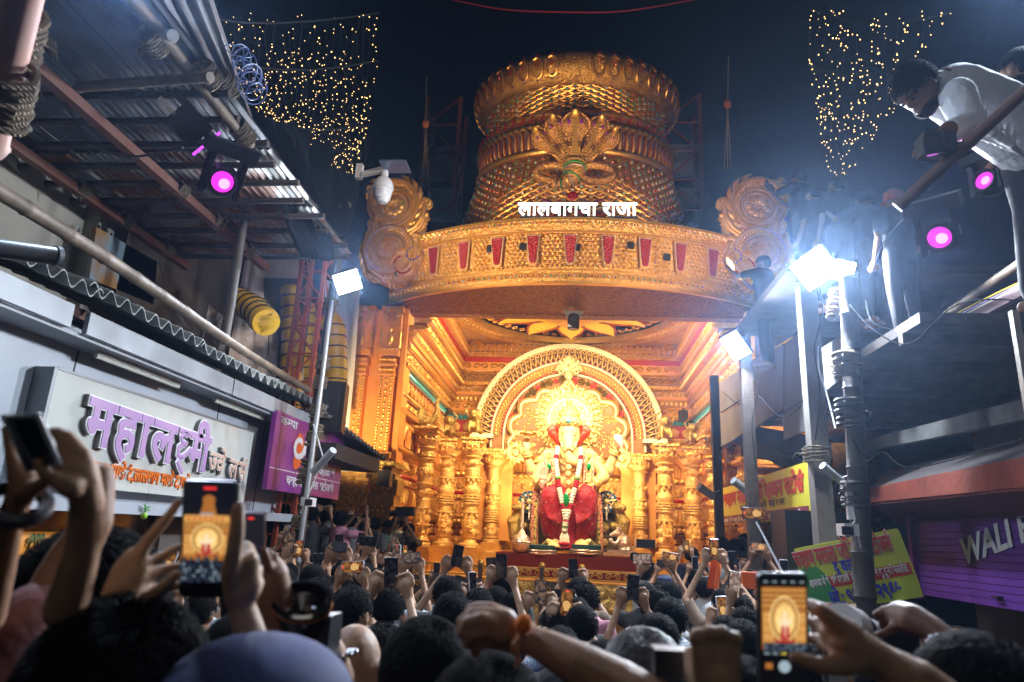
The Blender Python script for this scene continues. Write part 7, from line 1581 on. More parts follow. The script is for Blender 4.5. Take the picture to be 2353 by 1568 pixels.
chain(b, [D_(2120, 205, .03), D_(2165, 205, .06)], [.06, .075], 10); chain(b, [D_(2185, 212, .08), D_(2270, 260, .12), D_(2360, 330, .12)], [.14, .16, .15], 12)
chain(b, [D_(2200, 222, -.12), D_(2225, 290, -.2), D_(2178, 300, -.28)], [.07, .055, .045], 10); chain(b, [D_(2178, 300, -.28), D_(2140, 328, -.32), D_(2124, 338, -.33)], [.04, .028, .03], 10)
for k in range(4): chain(b, [D_(2124, 337+k*4, -.33), D_(2108, 342+k*4, -.34), D_(2098, 352+k*3, -.34)], [.013, .011, .008], 8)
chain(b, [D_(2128, 332, -.31), D_(2116, 328, -.3)], [.014, .010], 8); blob(b, 'body', SK[2], mn, .009, 1)
b = MB(); chain(b, [D_(2160, 206, .06), D_(2200, 218, .08), D_(2280, 262, .12), D_(2370, 330, .12)], [.10, .165, .19, .18], 16)
chain(b, [D_(2200, 220, -.10), D_(2226, 288, -.2), D_(2190, 300, -.26)], [.092, .078, .06], 12)
q = random.Random(4)
for k in range(9): chain(b, [D_(2195+k*17, 215+k*10, -.10), D_(2205+k*15, 262+k*9, -.13), D_(2225+k*16, 310+k*6, -.06)], [.012, .02, .01], 6)
blob(b, 'shirt', mat('shirt_bright_white', (.78, .80, .84), .8, 0, [('noise', 9, .03)]), mn, .011, 2)
for me, nm_ in ((HA['short'], 'hair'), (beard, 'beard'), (eyes[0], 'eye'), (eyes[1], 'eye'), (brow, 'eyebrows')): inst(me, nm_, mn, HM, HAIR)
ORG[mn.name] = WD(2250, 620, 3.6)
b = MB(); chain(b, [D_(2370, 335, .14), D_(2385, 480, .2), D_(2390, 660, .2)], [.17, .12, .1], 10); blob(b, 'trousers', JEANS, mn, .02, 1)
bamboo('railing_pipe', WD(2070, 470, 3.3), WD(2400, 170, 3.0), .03, mat('brown_pipe', (.22, .13, .10), .5), 'brown railing pipe slanting below the leaning man in white', 'railing')
dc = thing('hand_camera', 'small black camera under the hand of the leaning man', 'camera', WD(2150, 345, 3.2)); b = MB(); b.box(WD(2150, 335, 3.2), (.14, .1, .1)); b.build('body', BLACK, dc); b = MB(); b.tube([WD(2128, 335, 3.15), WD(2170, 325, 3.1)], .05, 12); b.build('lens', BLACK, dc)
person(*[*(WD(2335, 130, 4.2))][:2], WD(2335, 120, 4.2).z, pose='down', rz=.5, shirt='black', hair='short', sk=0, z0=WD(2335, 120, 4.2).z-1.66, label='dark figure behind the leaning man at the far right edge')
# labels for generated people, one by one
from collections import defaultdict
cnt = defaultdict(list)
for P_ in people:
    if P_['label']: continue
    top = (P_['x'], P_['y'], P_['z']); m_ = mark(top); rowp = 'nearby' if P_['y'] < 4 else 'midway' if P_['y'] < 6.5 else 'farther' if P_['y'] < 9.3 else 'farthest'
    hd = (P_['cap']+' cap') if P_['cap'] else {'short': 'short hair', 'curly': 'curly hair', 'long': 'long hair', 'bun': 'tied hair', 'bald': 'bald head'}[P_['hair']]
    P_['key'] = (P_['shirt'], hd, m_, rowp); cnt[P_['key']].append(P_)
ORDN = ['leftmost', 'second from left', 'third from left', 'fourth from left', 'fifth from left', 'sixth from left', 'seventh from left']
for k, L_ in cnt.items():
    L_.sort(key=lambda P_: pix((P_['x'], P_['y'], P_['z']))[0])
    for i, P_ in enumerate(L_):
        lab = f"{k[0]} shirt, {k[1]}, {k[3]} below {k[2]}"
        if len(L_) > 1: lab = ORDN[i]+' '+lab
        P_['o']['label'] = lab; P_['label'] = lab; P_['o']['group'] = 'spectators in the crowd'
pl_ = defaultdict(list)
for T_ in phones_todo:
    c, u_, n_, sn, land, P_ = T_; m_ = mark(c); rowp = 'nearby' if P_['y'] < 4 else 'midway' if P_['y'] < 6.5 else 'farther' if P_['y'] < 9.3 else 'farthest'
    pl_[(('gold lit', 'dark', 'dim mixed', 'pale lit')[sn], 'sideways' if land else 'upright', P_['shirt'], m_, rowp)].append(T_)
for k, L_ in pl_.items():
    L_.sort(key=lambda T_: pix(T_[0])[0])
    for i, T_ in enumerate(L_):
        lab = f"{k[0]} {k[1]} phone over {k[2]} shirt {k[4]} below {k[3]}"
        if len(L_) > 1: lab = ORDN[i]+' '+lab
        phone(T_[0], T_[1], T_[2], lab, T_[3], PHW if rnd.random() < .25 else None, T_[4], 1.05, 'phones held up by the crowd')
# flags and carried things
b = MB(); b.grid(lambda u, v: W(1628+26*u+3*math.sin(v*5), 1283+70*v, 7.0)+V((0, .03*math.sin(u*6), 0)), 6, 8); b.top('orange_flag', mat('flag_orange', (.8, .14, .02), .8), 'bright orange flag hanging among the crowd near the right posts', 'flag')
b = MB(); b.box(W(1722, 1334, 6.5), (.13, .08, .14)); b.box(W(1722, 1322, 6.5), (.05, .05, .03)); b.top('orange_can', mat('can_orange', (.75, .13, .02), .5), 'orange plastic can held up below the small flood lamp post', 'can')
ss = thing('selfie_stick', 'phone on a long selfie stick beside the small flood lamp post', 'selfie stick', W(1790, 1310, 6.4)); b = MB(); b.tube([W(1738, 1200, 6.4), W(1800, 1320, 6.2)], .011, 6); b.build('pole', STEEL, ss)
phone(W(1733, 1180, 6.4), (0, 0, 1), (0, -1, 0), 'sideways lit phone clamped on the selfie stick', 0, None, True, 1.3)
tv = thing('tripod_camera', 'video camera on a tripod at the right end of the red platform', 'video camera', W(1480, 1300, 10.2)); b = MB(); b.box(W(1484, 1250, 10.2), (.26, .06, .12)); b.build('monitor', BLACK, tv); b = MB(); b.box(W(1478, 1285, 10.2), (.22, .25, .16)); b.build('body', BLACK, tv); b = MB(); b.tube([W(1470, 1282, 10.1), W(1455, 1280, 10.0)], .06, 10); b.build('lens', BLACK, tv)
for dx in (-.2, 0, .2): b = MB(); pt = W(1480, 1298, 10.2); b.tube([pt, V((pt.x+dx, pt.y+abs(dx)-.1, 0))], .015, 6); b.build('leg', BLACK, tv)
hl = thing('hanging_projector', 'black projector lamp hanging from the middle of the crown underside', 'projector', W(1318, 740, 13.3)); b = MB(); b.lathe([(.10, -.18), (.12, -.16), (.12, .1), (.09, .14)], W(1318, 738, 13.3), 14); b.build('barrel', BLACK, hl); b = MB(); b.box(W(1318, 718, 13.3), (.4, .1, .03)); b.box(W(1318, 724, 13.3), (.32, .08, .12)); b.build('bracket', GREYM, hl)
for i, (px, py, Y) in enumerate(((1021, 945, 18.6), (1570, 957, 18.6), (884, 1100, 12.9))): b = MB(); b.box(W(px, py, Y), (.24, .2, .3)); b.tube([W(px, py, Y), W(px, py-18, Y)], .03, 6); b.top('wall_speaker', BLACK, ('small black speaker on the left cornice inside the hall', 'small black speaker on the right cornice inside the hall', 'black speaker hanging under the left gilt ledge')[i], 'loudspeaker')
# golden stage fence
for i, (xa, xb, kind) in enumerate(((920, 1040, 0), (1048, 1195, 1), (1100, 1210, 1), (1290, 1380, 1), (1205, 1290, 0), (1380, 1470, 0))):
    pass
fe = thing('stage_fence', 'golden fence with scroll top rail and dark glass panels along the stage', 'fence', (0, 10.9, 0)); YFc = 10.9
gz0, gz1 = .55, W(1200, 1302, YFc).z
b = MB(); b.box((-.1, YFc, gz1-.02), (6.2, .12, .03)); b.box((-.1, YFc, gz1-.15), (6.2, .1, .025)); b.build('top_rail', GOLDS, fe)
for k in range(46): b = MB(); F_ = frame((-3.1+6.1*(k+.5)/46, YFc-.04, gz1-.085), (1, 0, 0), (0, 0, 1), (0, -1, 0)); spiral(b, (0, 0), .05, 1.3, .013, .02, 1 if k % 2 else -1, 0, m=F_); b.build('rail_scroll', GOLDS, fe)
DG = mat('panel_glass', (.10, .08, .07), .15, .2)
xs_ = [-3.1, -2.45, -1.38, -.45, .15, 1.15, 1.85, 2.9]
PB_ = mat('post_brown', (.1, .06, .05), .4, .3)
for k, x in enumerate(xs_):
    b = MB(); b.box((x, YFc-.08, (gz1)/2), (.06, .06, gz1)); b.build('fence_post', PB_, fe); b = MB(); b.ell((x, YFc-.08, gz1+.03), (.05, .05, .05), 10, 7); b.build('post_ball', GOLDS, fe)
    if k < len(xs_)-1:
        x2 = xs_[k+1]; xm = (x+x2)/2; w_ = x2-x-.08; b = MB(); b.box((xm, YFc, gz1-.45), (w_, .03, .5)); pn_ = b.build('fence_panel', DG if k % 2 else GOLD, fe)
        r_ = MB()
        for j in range(int(w_/.13)):
            for z in (gz1-.32, gz1-.56): F_ = frame((x+.1+.13*j, YFc-.025, z), (1, 0, 0), (0, 0, 1), (0, -1, 0)); spiral(r_, (0, 0), .05, 1.2, .012, .005, 1 if j % 2 else -1, j, m=F_)
        r_.build('panel_scrolls', GOLDS, pn_, 60, kind='stuff')
# ================================================================== NEAREST HANDS, HEADS AND DEVICES
CL['rose'] = mat('cloth_rose', (.30, .13, .13), .85, 0, [('noise', 12, .02)], (.24, .10, .11), 4)
HN = {'short': hair_me('short', 11, 8000, .0010), 'curly': hair_me('curly', 12, 7000, .0013)}
def near(px, py, D, **k):
    p = WD(px, py, D); old = dict(HA); HA.update(HN); r_ = person(p.x, p.y, p.z, **k); HA.clear(); HA.update(old); return r_
CL['cap blue'] = mat('cap_blue', (.020, .030, .115), .8, 0, [('noise', 200, .001)])
near(232, 1262, 1.25, pose='down', hair='curly', shirt='black', sk=0, label='large dark curly head at the lower left in front of the raised hands')
near(300, 1430, .98, pose='down', hair='curly', shirt='black', sk=0, label='nearest curly dark head at the bottom left beside the blue cap')
near(818, 1416, 1.9, pose='down', hair='bald', shirt='grey', sk=1, label='bald man seen from behind just right of the blue cap')
near(985, 1430, 1.6, pose='down', hair='short', shirt='black', sk=0, label='dark short haired head right of the bald man')
near(1130, 1520, 1.15, pose='down', hair='short', shirt='black', sk=2, label='dark head at the bottom centre below the pointing fist')
near(1480, 1455, 1.7, pose='down', hair='short', shirt='black', sk=0, hm=HAIRB, label='greyish brown haired head left of the light brown fist')
near(2235, 1470, 1.15, pose='down', hair='short', shirt='black', sk=0, label='large dark head in the bottom right corner')
near(1390, 1480, 2.3, pose='down', hair='short', shirt='black', sk=0, label='dark head partly behind the raised forearm at the bottom centre')
near(2050, 1500, 1.9, pose='down', hair='short', shirt='navy', sk=0, label='dark head under the white telephoto lens'); near(1700, 1520, 1.6, pose='down', hair='short', shirt='maroon', sk=0, label='dark head behind the light brown fist and the big right phone')
near(60, 1440, 1.5, pose='down', hair='short', shirt='navy', sk=1, label='dark head at the left edge behind the pink sleeve'); near(560, 1420, 1.9, pose='down', hair='short', shirt='black', sk=0, label='dark head under the big left phone')
# blue cap
cp_ = thing('person', 'person in a smooth blue cap filling the bottom left of centre', 'person', WD(590, 1568, .9)); c = WD(590, 1600, .92)
b = MB(); chain(b, [V((c.x, c.y, 1.45)), V((c.x, c.y, 1.62))], [.07, .06], 10); chain(b, [V((c.x, c.y, .9)), V((c.x, c.y, 1.3))], [.16, .18], 12); b.ell(V((c.x, c.y, 1.4)), (.22, .13, .1), 12, 8); b.ell(c-V((0, 0, .05)), (.08, .1, .12), 14, 10)
for s in (-1, 1): chain(b, [V((c.x+s*.1, c.y, .9)), V((c.x+s*.1, c.y, .08))], [.1, .06], 8)
blob(b, 'body', SK[0], cp_, .025, 1)
b = MB(); b.ell(WD(590, 1610, .92), (.128, .135, .085), 28, 16); b.build('cap', CL['cap blue'], cp_, 80)
b = MB(); b.ell(WD(590, 1537, .92)+V((0, .0, -.003)), (.009, .009, .004), 10, 6); b.build('cap_button', CL['cap blue'], cp_)
def arm(nm_, pts, rs, sk, D=None, sleeve=None, hands=None, label=None, vox=.008):
    """forearm and hand as one continuous skin; pts given as (px,py,depth)"""
    t = thing(nm_, label, 'person', WD(*pts[0])); b = MB(); chain(b, [WD(*p) for p in pts], rs, 14)
    for h in hands or []: chain(b, [WD(*p) for p in h[0]], h[1], 8)
    blob(b, 'skin', SK[sk], t, vox, 2)
    if sleeve: s_ = MB(); chain(s_, [WD(*p) for p in sleeve[0]], sleeve[1], 12); blob(s_, 'sleeve', CL[sleeve[2]], t, .012, 2)
    return t
def fing(*p, r=.0095): n = len(p); return (list(p), [r*(1.05-.3*i/(n-1)) for i in range(n)])
def nail(t, p, m_=None): b = MB(); b.ell(WD(*p), (.006, .003, .008), 8, 5); b.build('nail', mat('nail', (.6, .38, .32), .25), t)
# big left phone with two hands
D1 = 1.0
bigp = thing('phone', 'large dark phone filming the shrine held by two hands at the lower left', 'phone', WD(483, 1240, D1))
def bigphone(t, corners, D, gold=True):
    A, B_, C_, Dd = [WD(*c, D) for c in corners]; u = (B_-A); v = (A-Dd); w_, h_ = u.length, v.length; u.normalize(); v.normalize(); F_ = frame(Dd, u, v, u.cross(v))
    b = MB(); r = w_*.06; b.dome([(r, 0), (w_-r, 0), (w_, r), (w_, h_-r), (w_-r, h_), (r, h_), (0, h_-r), (0, r)], .008, F_, -.008, .985); b.build('case', PHB, t); return F_, w_, h_
F_, w_, h_ = bigphone(bigp, [(420, 1103), (547, 1106), (518, 1385), (408, 1375)], D1)
def rect(t, F_, x, y, w, h, m_, nm_, z=.001): b = MB(); b.box((x+w/2, y+h/2, z), (w, h, .0006), F_); return b.build(nm_, m_, t, 0)
PG = emat('pic_orange', (.42, .15, .03), 1.0); PGb = emat('pic_bright', (1, .68, .25), 1.1); PGd = emat('pic_brown', (.20, .07, .02), .9); PR_ = emat('pic_crimson', (.5, .01, .03), 1); PBl = emat('pic_crowd', (.02, .03, .05), 1); PBw = emat('pic_white_dots', (.35, .45, .5), 1); PY = emat('pic_gold', (.80, .40, .10), 1.0); PF = emat('pic_face', (1, .78, .5), 1)
def shrine_pic(t, F_, x0, y0, w, h, seed=1, crowd=True):
    """live view of the shrine drawn as flat print on the screen: x0, y0, w, h in metres on the phone face"""
    q = random.Random(seed); L = {}
    def poly(m_, nm_, pts, z): L.setdefault((nm_, z), (m_, MB()))[1].prism([(x0+w*x, y0+h*y) for x, y in pts], .0004, F_, z)
    poly(PG, 'picture_hall', [(0, 0), (1, 0), (1, 1), (0, 1)], .0014)
    for k in range(7): poly(PGd if k % 2 else PY, 'picture_cornice_%s' % ('dark' if k % 2 else 'gold'), [(0, .70+.04*k), (1, .70+.04*k), (1, .72+.04*k), (0, .72+.04*k)], .0018)
    for x in (.04, .12, .20, .76, .84, .92): poly(PY, 'picture_column', [(x, .12), (x+.045, .12), (x+.045, .6), (x, .6)], .0018); [poly(PGb, 'picture_glint', [(x+.005, y), (x+.04, y), (x+.04, y+.02), (x+.005, y+.02)], .0022) for y in (.2, .33, .47, .56)]
    def disc(cx, cy, rx, ry, n=26, a0=0, a1=6.283, cusp=0): return [(cx+rx*(1+cusp*abs(math.sin(4.5*a)))*math.cos(a), cy+ry*(1+cusp*abs(math.sin(4.5*a)))*math.sin(a)) for a in np.linspace(a0, a1, n+1)[:-1]]
    poly(PGb, 'picture_arch', disc(.5, .5, .33, .36, 30), .0026); poly(PGd, 'picture_arch_shade', disc(.5, .5, .30, .33, 30), .0030); poly(PY, 'picture_arch_inner', disc(.5, .5, .27, .30, 30), .0034); poly(PGd, 'picture_lobe_shade', disc(.5, .49, .215, .24, 48, cusp=.12), .0038); poly(PGb, 'picture_panel', disc(.5, .49, .205, .23, 48, cusp=.12), .0042)
    for k in range(18): a = k*.349; poly(PY, 'picture_ray', [(.5+.05*math.cos(a), .6+.05*math.sin(a)), (.5+.105*math.cos(a-.08), .6+.11*math.sin(a-.08)), (.5+.105*math.cos(a+.08), .6+.11*math.sin(a+.08))], .0046)
    poly(PF, 'picture_idol', disc(.5, .575, .045, .05), .0050); poly(PF, 'picture_idol', [(.40, .40), (.60, .40), (.56, .53), (.44, .53)], .0050); poly(PF, 'picture_idol', [(.34, .50), (.37, .52), (.42, .44), (.39, .41)], .0050); poly(PF, 'picture_idol', [(.66, .50), (.63, .52), (.58, .44), (.61, .41)], .0050); poly(PF, 'picture_idol', [(.485, .46), (.515, .46), (.515, .56), (.485, .56)], .0054)
    poly(PR_, 'picture_cloth', [(.40, .20), (.49, .20), (.49, .40), (.41, .39)], .0054); poly(PR_, 'picture_cloth', [(.51, .20), (.60, .20), (.59, .39), (.51, .40)], .0054); poly(PF, 'picture_garland', [(.49, .24), (.51, .24), (.52, .44), (.48, .44)], .0058); poly(PR_, 'picture_step', [(.3, .14), (.7, .14), (.7, .18), (.3, .18)], .0050)
    if crowd:
        poly(PBl, 'picture_crowd', [(0, 0), (1, 0), (1, .10)]+[(1-k/16, .12+.03*(k % 2)) for k in range(17)], .0062)
        for k in range(22): x, y = q.uniform(.03, .95), q.uniform(.01, .11); poly(PBw, 'picture_phones', [(x, y), (x+.02, y), (x+.02, y+.02), (x, y+.02)], .0066)
    for (nm_, z), (m_, b_) in L.items(): b_.build(re.sub('_\\d+$', '', nm_), m_, t, 0, kind='stuff')

rect(bigp, F_, .03*w_, .14*h_, .94*w_, .84*h_, emat('screen_night', (.004, .006, .012), 1), 'screen')
shrine_pic(bigp, F_, .06*w_, .33*h_, .88*w_, .36*h_, 2, False)
b = MB(); b.prism([(w_*.34, h_*.70), (w_*.66, h_*.70), (w_*.60, h_*.80), (w_*.61, h_*.86), (w_*.5, h_*.885), (w_*.39, h_*.86), (w_*.40, h_*.80)], .0005, F_, .0018); b.build('picture_crown', PG, bigp, 0)
rect(bigp, F_, .10*w_, .665*h_, .80*w_, .05*h_, PY, 'picture_band', .0070)
for k in range(7): rect(bigp, F_, (.17+.1*k)*w_, .675*h_, .03*w_, .028*h_, PR_, 'picture_tilak', .0076)
rect(bigp, F_, .38*w_, .722*h_, .24*w_, .012*h_, PBw, 'picture_letters', .0076); q = random.Random(2); b = MB()
for k in range(110): x, y = q.uniform(.06, .94)*w_, q.uniform(.16, .36)*h_; b.ell(F_ @ V((x, y, .007)), (.0024, .001, .0034), 6, 4)
b.build('picture_crowd', PBl, bigp, 0, kind='stuff'); b = MB()
for k in range(34): x, y = q.uniform(.06, .94)*w_, q.uniform(.17, .34)*h_; b.ell(F_ @ V((x, y, .0085)), (.0011, .0006, .0016), 6, 4)
b.build('picture_phones', PBw, bigp, 0, kind='stuff'); rect(bigp, F_, .40*w_, .925*h_, .22*w_, .022*h_, emat('rec_red_bar', (1, .04, .04), 1.0), 'recording_bar', .0018)
def limb(label, D, sk, chains, vox=.0042, sm=2, sleeve=None):
    """one continuous skin; every chain is [(px, py, radius_px, depth offset), ...]"""
    t = thing('person', label, 'person', WD(chains[0][0][0], chains[0][0][1], D)); b = MB()
    for ch in chains: chain(b, [WD(p[0], p[1], D+(p[3] if len(p) > 3 else 0)) for p in ch], [p[2]*D/FP for p in ch], 12)
    blob(b, 'skin', SK[sk], t, vox, sm)
    if sleeve: s_ = MB(); chain(s_, [WD(p[0], p[1], D+(p[3] if len(p) > 3 else 0)) for p in sleeve[0]], [p[2]*D/FP for p in sleeve[0]], 14); blob(s_, 'sleeve', CL[sleeve[1]], t, .01, 2)
    return t
def nails(t, D, pts):
    for (px, py, rp, dd) in pts: b = MB(); b.ell(WD(px, py, D+dd), (rp*D/FP, .003, rp*1.25*D/FP), 10, 6); b.build('nail', MATS.get('nail_pink') or mat('nail_pink', (.55, .34, .28), .3), t)
t_ = limb('left hand and forearm gripping the big left phone', D1, 3, [[(140, 1580, 44), (212, 1454, 37), (262, 1390, 33), (290, 1345, 36)],
    [(275, 1385, 30), (312, 1300, 20), (330, 1256, 16), (362, 1215, 13.5), (392, 1180, 12), (411, 1153, 10)], [(290, 1370, 28), (325, 1305, 18), (352, 1290, 14, .02), (385, 1272, 12, .03), (410, 1258, 11, .035)],
    [(300, 1380, 26), (335, 1330, 17, .02), (370, 1310, 13, .035), (412, 1300, 11, .045)], [(300, 1390, 24, .02), (345, 1355, 15, .035), (412, 1345, 11, .05)],
    [(262, 1405, 26, -.01), (300, 1402, 21, -.02), (345, 1372, 16, -.03), (375, 1350, 15, -.035), (405, 1322, 12.5, -.035)], [(250, 1400, 30), (280, 1310, 22), (305, 1275, 18)]])
nails(t_, D1, [(406, 1318, 6, -.045)])
t_ = limb('right hand and forearm gripping the big left phone', D1, 3, [[(612, 1640, 46), (586, 1520, 40), (572, 1450, 35), (556, 1395, 30), (552, 1350, 38)],
    [(545, 1370, 30), (530, 1310, 22, -.02), (540, 1250, 18, -.03), (545, 1205, 17, -.03), (547, 1168, 14, -.03)], [(565, 1350, 30), (572, 1290, 24), (566, 1262, 18, .03), (540, 1250, 12, .05)],
    [(575, 1340, 26), (586, 1310, 18, .02), (575, 1292, 14, .05), (535, 1292, 11, .06)], [(575, 1360, 24), (592, 1338, 16, .03), (575, 1325, 13, .05), (535, 1328, 11, .06)]])
nails(t_, D1, [(548, 1163, 8, -.043)])
# phone behind it
p2 = thing('phone', 'second dark phone just behind the big left phone', 'phone', WD(585, 1240, 1.25)); F2, w2, h2 = bigphone(p2, [(562, 1178), (607, 1180), (605, 1300), (560, 1300)], 1.25); rect(p2, F2, .05*w2, .05*h2, .9*w2, .9*h2, emat('screen_dim', (.012, .012, .02), 1), 'screen'); rect(p2, F2, .2*w2, .88*h2, .3*w2, .04*h2, MATS['rec_red_bar'], 'recording_bar', .002)
arm('person', [(690, 1560, 1.3), (655, 1450, 1.3), (630, 1370, 1.28), (622, 1320, 1.27)], [.042, .036, .034, .032], 0, hands=[fing((618, 1310, 1.25), (612, 1280, 1.23), (606, 1262, 1.22)), fing((632, 1315, 1.27), (632, 1280, 1.27), (616, 1268, 1.28)), fing((640, 1335, 1.27), (640, 1300, 1.28), (622, 1288, 1.29))], label='brown hand holding the second phone behind the big left one', vox=.006)
# far left phone held by two hands
D3 = .85; p3 = thing('phone', 'dark phone held high by two hands at the left edge above the shop sticker', 'phone', WD(70, 1010, D3)); A, B_, C_, Dd = WD(8, 958, D3), WD(88, 955, D3-.04), WD(134, 1065, D3-.02), WD(64, 1082, D3+.03)
b = MB(); quad(b, [A, B_, C_, Dd], .009, (CAM-A).normalized()*-1); b.build('case', PHB, p3); b = MB(); n_ = (CAM-A).normalized(); cc_ = (A+B_+C_+Dd)/4; quad(b, [cc_+(p-cc_)*.93+n_*.0015 for p in (A, B_, C_, Dd)], .001, n_*-1); b.build('screen', mat('screen_off', (.006, .012, .02), .06), p3)
b = MB(); b.tube([A, B_, C_, Dd], .0035, 8, closed=True); b.build('metal_edge', STEEL, p3)
limb('right forearm and hand raised at the left edge with the high phone', .88, 1, [[(150, 1400, 50, .05), (190, 1260, 40, .03), (200, 1150, 37, .01), (180, 1085, 42)], [(170, 1090, 36), (150, 1020, 20), (134, 992, 13), (118, 990, 10), (108, 1002, 9)], [(185, 1080, 34), (172, 1025, 18), (156, 1002, 14), (135, 1008, 10)],
    [(195, 1090, 30), (192, 1045, 17), (176, 1025, 14), (140, 1030, 10)], [(200, 1110, 28), (205, 1070, 16), (192, 1050, 13), (150, 1050, 10)], [(165, 1120, 28, -.02), (125, 1100, 18, -.03), (98, 1085, 14, -.035), (88, 1062, 11, -.035)]])
limb('left forearm with dark watch raised at the left edge', .9, 0, [[(-30, 1420, 40, .05), (0, 1300, 34, .03), (22, 1200, 28), (45, 1140, 30), (60, 1110, 32)], [(50, 1120, 28), (30, 1060, 16), (20, 1020, 12), (12, 985, 10)], [(62, 1110, 26), (48, 1060, 15, .01), (40, 1030, 12, .02), (46, 1005, 10, .03)], [(72, 1110, 24), (66, 1070, 14, .02), (70, 1040, 11, .03)], [(60, 1130, 24, -.01), (92, 1115, 17, -.02), (118, 1095, 13, -.03), (130, 1075, 11, -.03)]])
b = MB(); c = WD(36, 1158, .88); ax = (WD(60, 1120, .88)-WD(20, 1290, .92)).normalized(); x_ = ax.orthogonal().normalized(); y_ = ax.cross(x_); b.tube([c+(x_*math.cos(a)+y_*math.sin(a))*.034 for a in np.linspace(0, 6.283, 19)[:-1]], .010, 8, closed=True); b.top('wrist_watch', BLACK, 'black watch strap on the left wrist at the left edge', 'watch')
arm('person', [(60, 1650, 1.0), (95, 1480, 1.05), (120, 1380, 1.08), (160, 1290, 1.1), (215, 1200, 1.12), (225, 1100, 1.15)], [.055, .05, .044, .036, .03, .028], 0, sleeve=([(20, 1720, .98), (50, 1520, 1.02), (85, 1430, 1.05)], [.085, .075, .062], 'rose'), label='forearm with pink sleeve rising behind the left edge hands', vox=.008) 
# camera with lens hood at lower left centre
cmr = thing('photo_camera', 'large black photo camera with round lens held up beside the blue cap', 'camera', WD(690, 1450, 1.3)); DC = 1.3
b = MB(); b.box(WD(690, 1462, DC), (.135, .07, .085)); b.box(WD(672, 1420, DC), (.05, .06, .03)); b.build('camera_body', BLACK, cmr, 20)
F_ = frame(WD(692, 1415, DC-.02), AR, AU, (CAM-WD(692, 1415, DC)).normalized()); b = MB(); b.lathe([(.050, -.05), (.052, .0), (.056, .02), (.058, .04), (.050, .042), (.046, .02), (0, .012)], n=28, m=F_ @ Matrix.Rotation(R(-50), 4, 'X')); b.build('lens', mat('lens_black', (.02, .02, .022), .12, .2, coat=1), cmr); b = MB(); b.tube([F_ @ Matrix.Rotation(R(-50), 4, 'X') @ V((.056*math.cos(a), .056*math.sin(a), .03)) for a in np.linspace(0, 6.283, 25)[:-1]], .003, 6, closed=True); b.build('lens_ring', mat('orange_ring', (.35, .12, .03), .3, .5), cmr)
for px, py in ((660, 1400), (722, 1398), (700, 1440)): b = MB(); b.ell(WD(px, py, DC-.07), (.005, .004, .003), 8, 5); b.build('knob', STEEL, cmr)
arm('person', [(790, 1640, 1.4), (775, 1560, 1.38), (755, 1510, 1.35), (745, 1490, 1.33)], [.04, .034, .036, .034], 1, hands=[fing((735, 1480, 1.3), (715, 1465, 1.27), (700, 1458, 1.26), r=.011), fing((765, 1475, 1.32), (752, 1455, 1.3), (725, 1448, 1.28)), fing((770, 1490, 1.33), (760, 1470, 1.3), (735, 1462, 1.27)), fing((740, 1510, 1.31), (715, 1500, 1.27), (695, 1490, 1.26))], label='hand with a silver bracelet gripping the black photo camera', vox=.006)
b = MB(); 
for k in range(12): a = k/12*6.283; b.ell(WD(772, 1508, 1.35)+V((.036*math.cos(a), .036*math.sin(a), .01*math.cos(a))), (.008, .008, .006), 8, 5)
b.top('silver_bracelet', STEEL, 'silver link bracelet on the wrist beside the black camera', 'bracelet')
# raised fist with thread bracelet
limb('brown forearm with thread bracelet and fist reaching across the bottom centre', 1.1, 0, [[(1500, 1640, 70, -.12), (1420, 1580, 58, -.09), (1328, 1527, 48, -.06), (1255, 1487, 38, -.03), (1195, 1460, 30), (1150, 1448, 38)],
    [(1160, 1430, 30), (1110, 1410, 17), (1082, 1412, 16), (1060, 1430, 14), (1058, 1450, 12), (1075, 1458, 11)], [(1150, 1440, 32), (1105, 1425, 18, -.02), (1075, 1432, 16, -.02), (1062, 1455, 13, -.02), (1078, 1468, 11, -.01)],
    [(1150, 1455, 30), (1108, 1450, 18, -.02), (1082, 1460, 15, -.025), (1072, 1480, 12, -.02), (1088, 1486, 10, -.01)], [(1150, 1470, 26), (1118, 1474, 16, -.01), (1096, 1486, 13, -.015), (1092, 1502, 11, -.01)], [(1165, 1425, 26, .02), (1125, 1398, 16, .03), (1098, 1396, 14, .04), (1078, 1402, 12, .05)]])
c = WD(1202, 1463, 1.1); ax = (WD(1255, 1487, 1.07)-WD(1150, 1448, 1.1)).normalized(); x_ = ax.orthogonal().normalized(); y_ = ax.cross(x_)
b = MB()
for k in range(3): b.tube([c+ax*.005*k+(x_*math.cos(a)+y_*math.sin(a))*.0235 for a in np.linspace(0, 6.283, 19)[:-1]], .0028, 5, closed=True)
b.tube([WD(1190, 1462, 1.0), WD(1184, 1490, .99), WD(1192, 1515, .99), WD(1186, 1530, .99)], .004, 5); b.tube([WD(1193, 1462, 1.0), WD(1180, 1480, .99), WD(1176, 1500, .99)], .004, 5)
b.top('thread_bracelet', mat('thread_red_gold', (.45, .06, .03), .8, 0, None, (.6, .35, .12), 60), 'red and gold thread bracelet with loose ends on the brown wrist', 'bracelet')
b = MB(); b.ell(WD(1203, 1434, 1.07), (.013, .013, .015), 12, 8); b.top('orange_pompom', mat('pompom', (.85, .2, .01), .9, 0, [('vor', 300, .004)]), 'orange pompom on top of the thread bracelet', 'pompom')
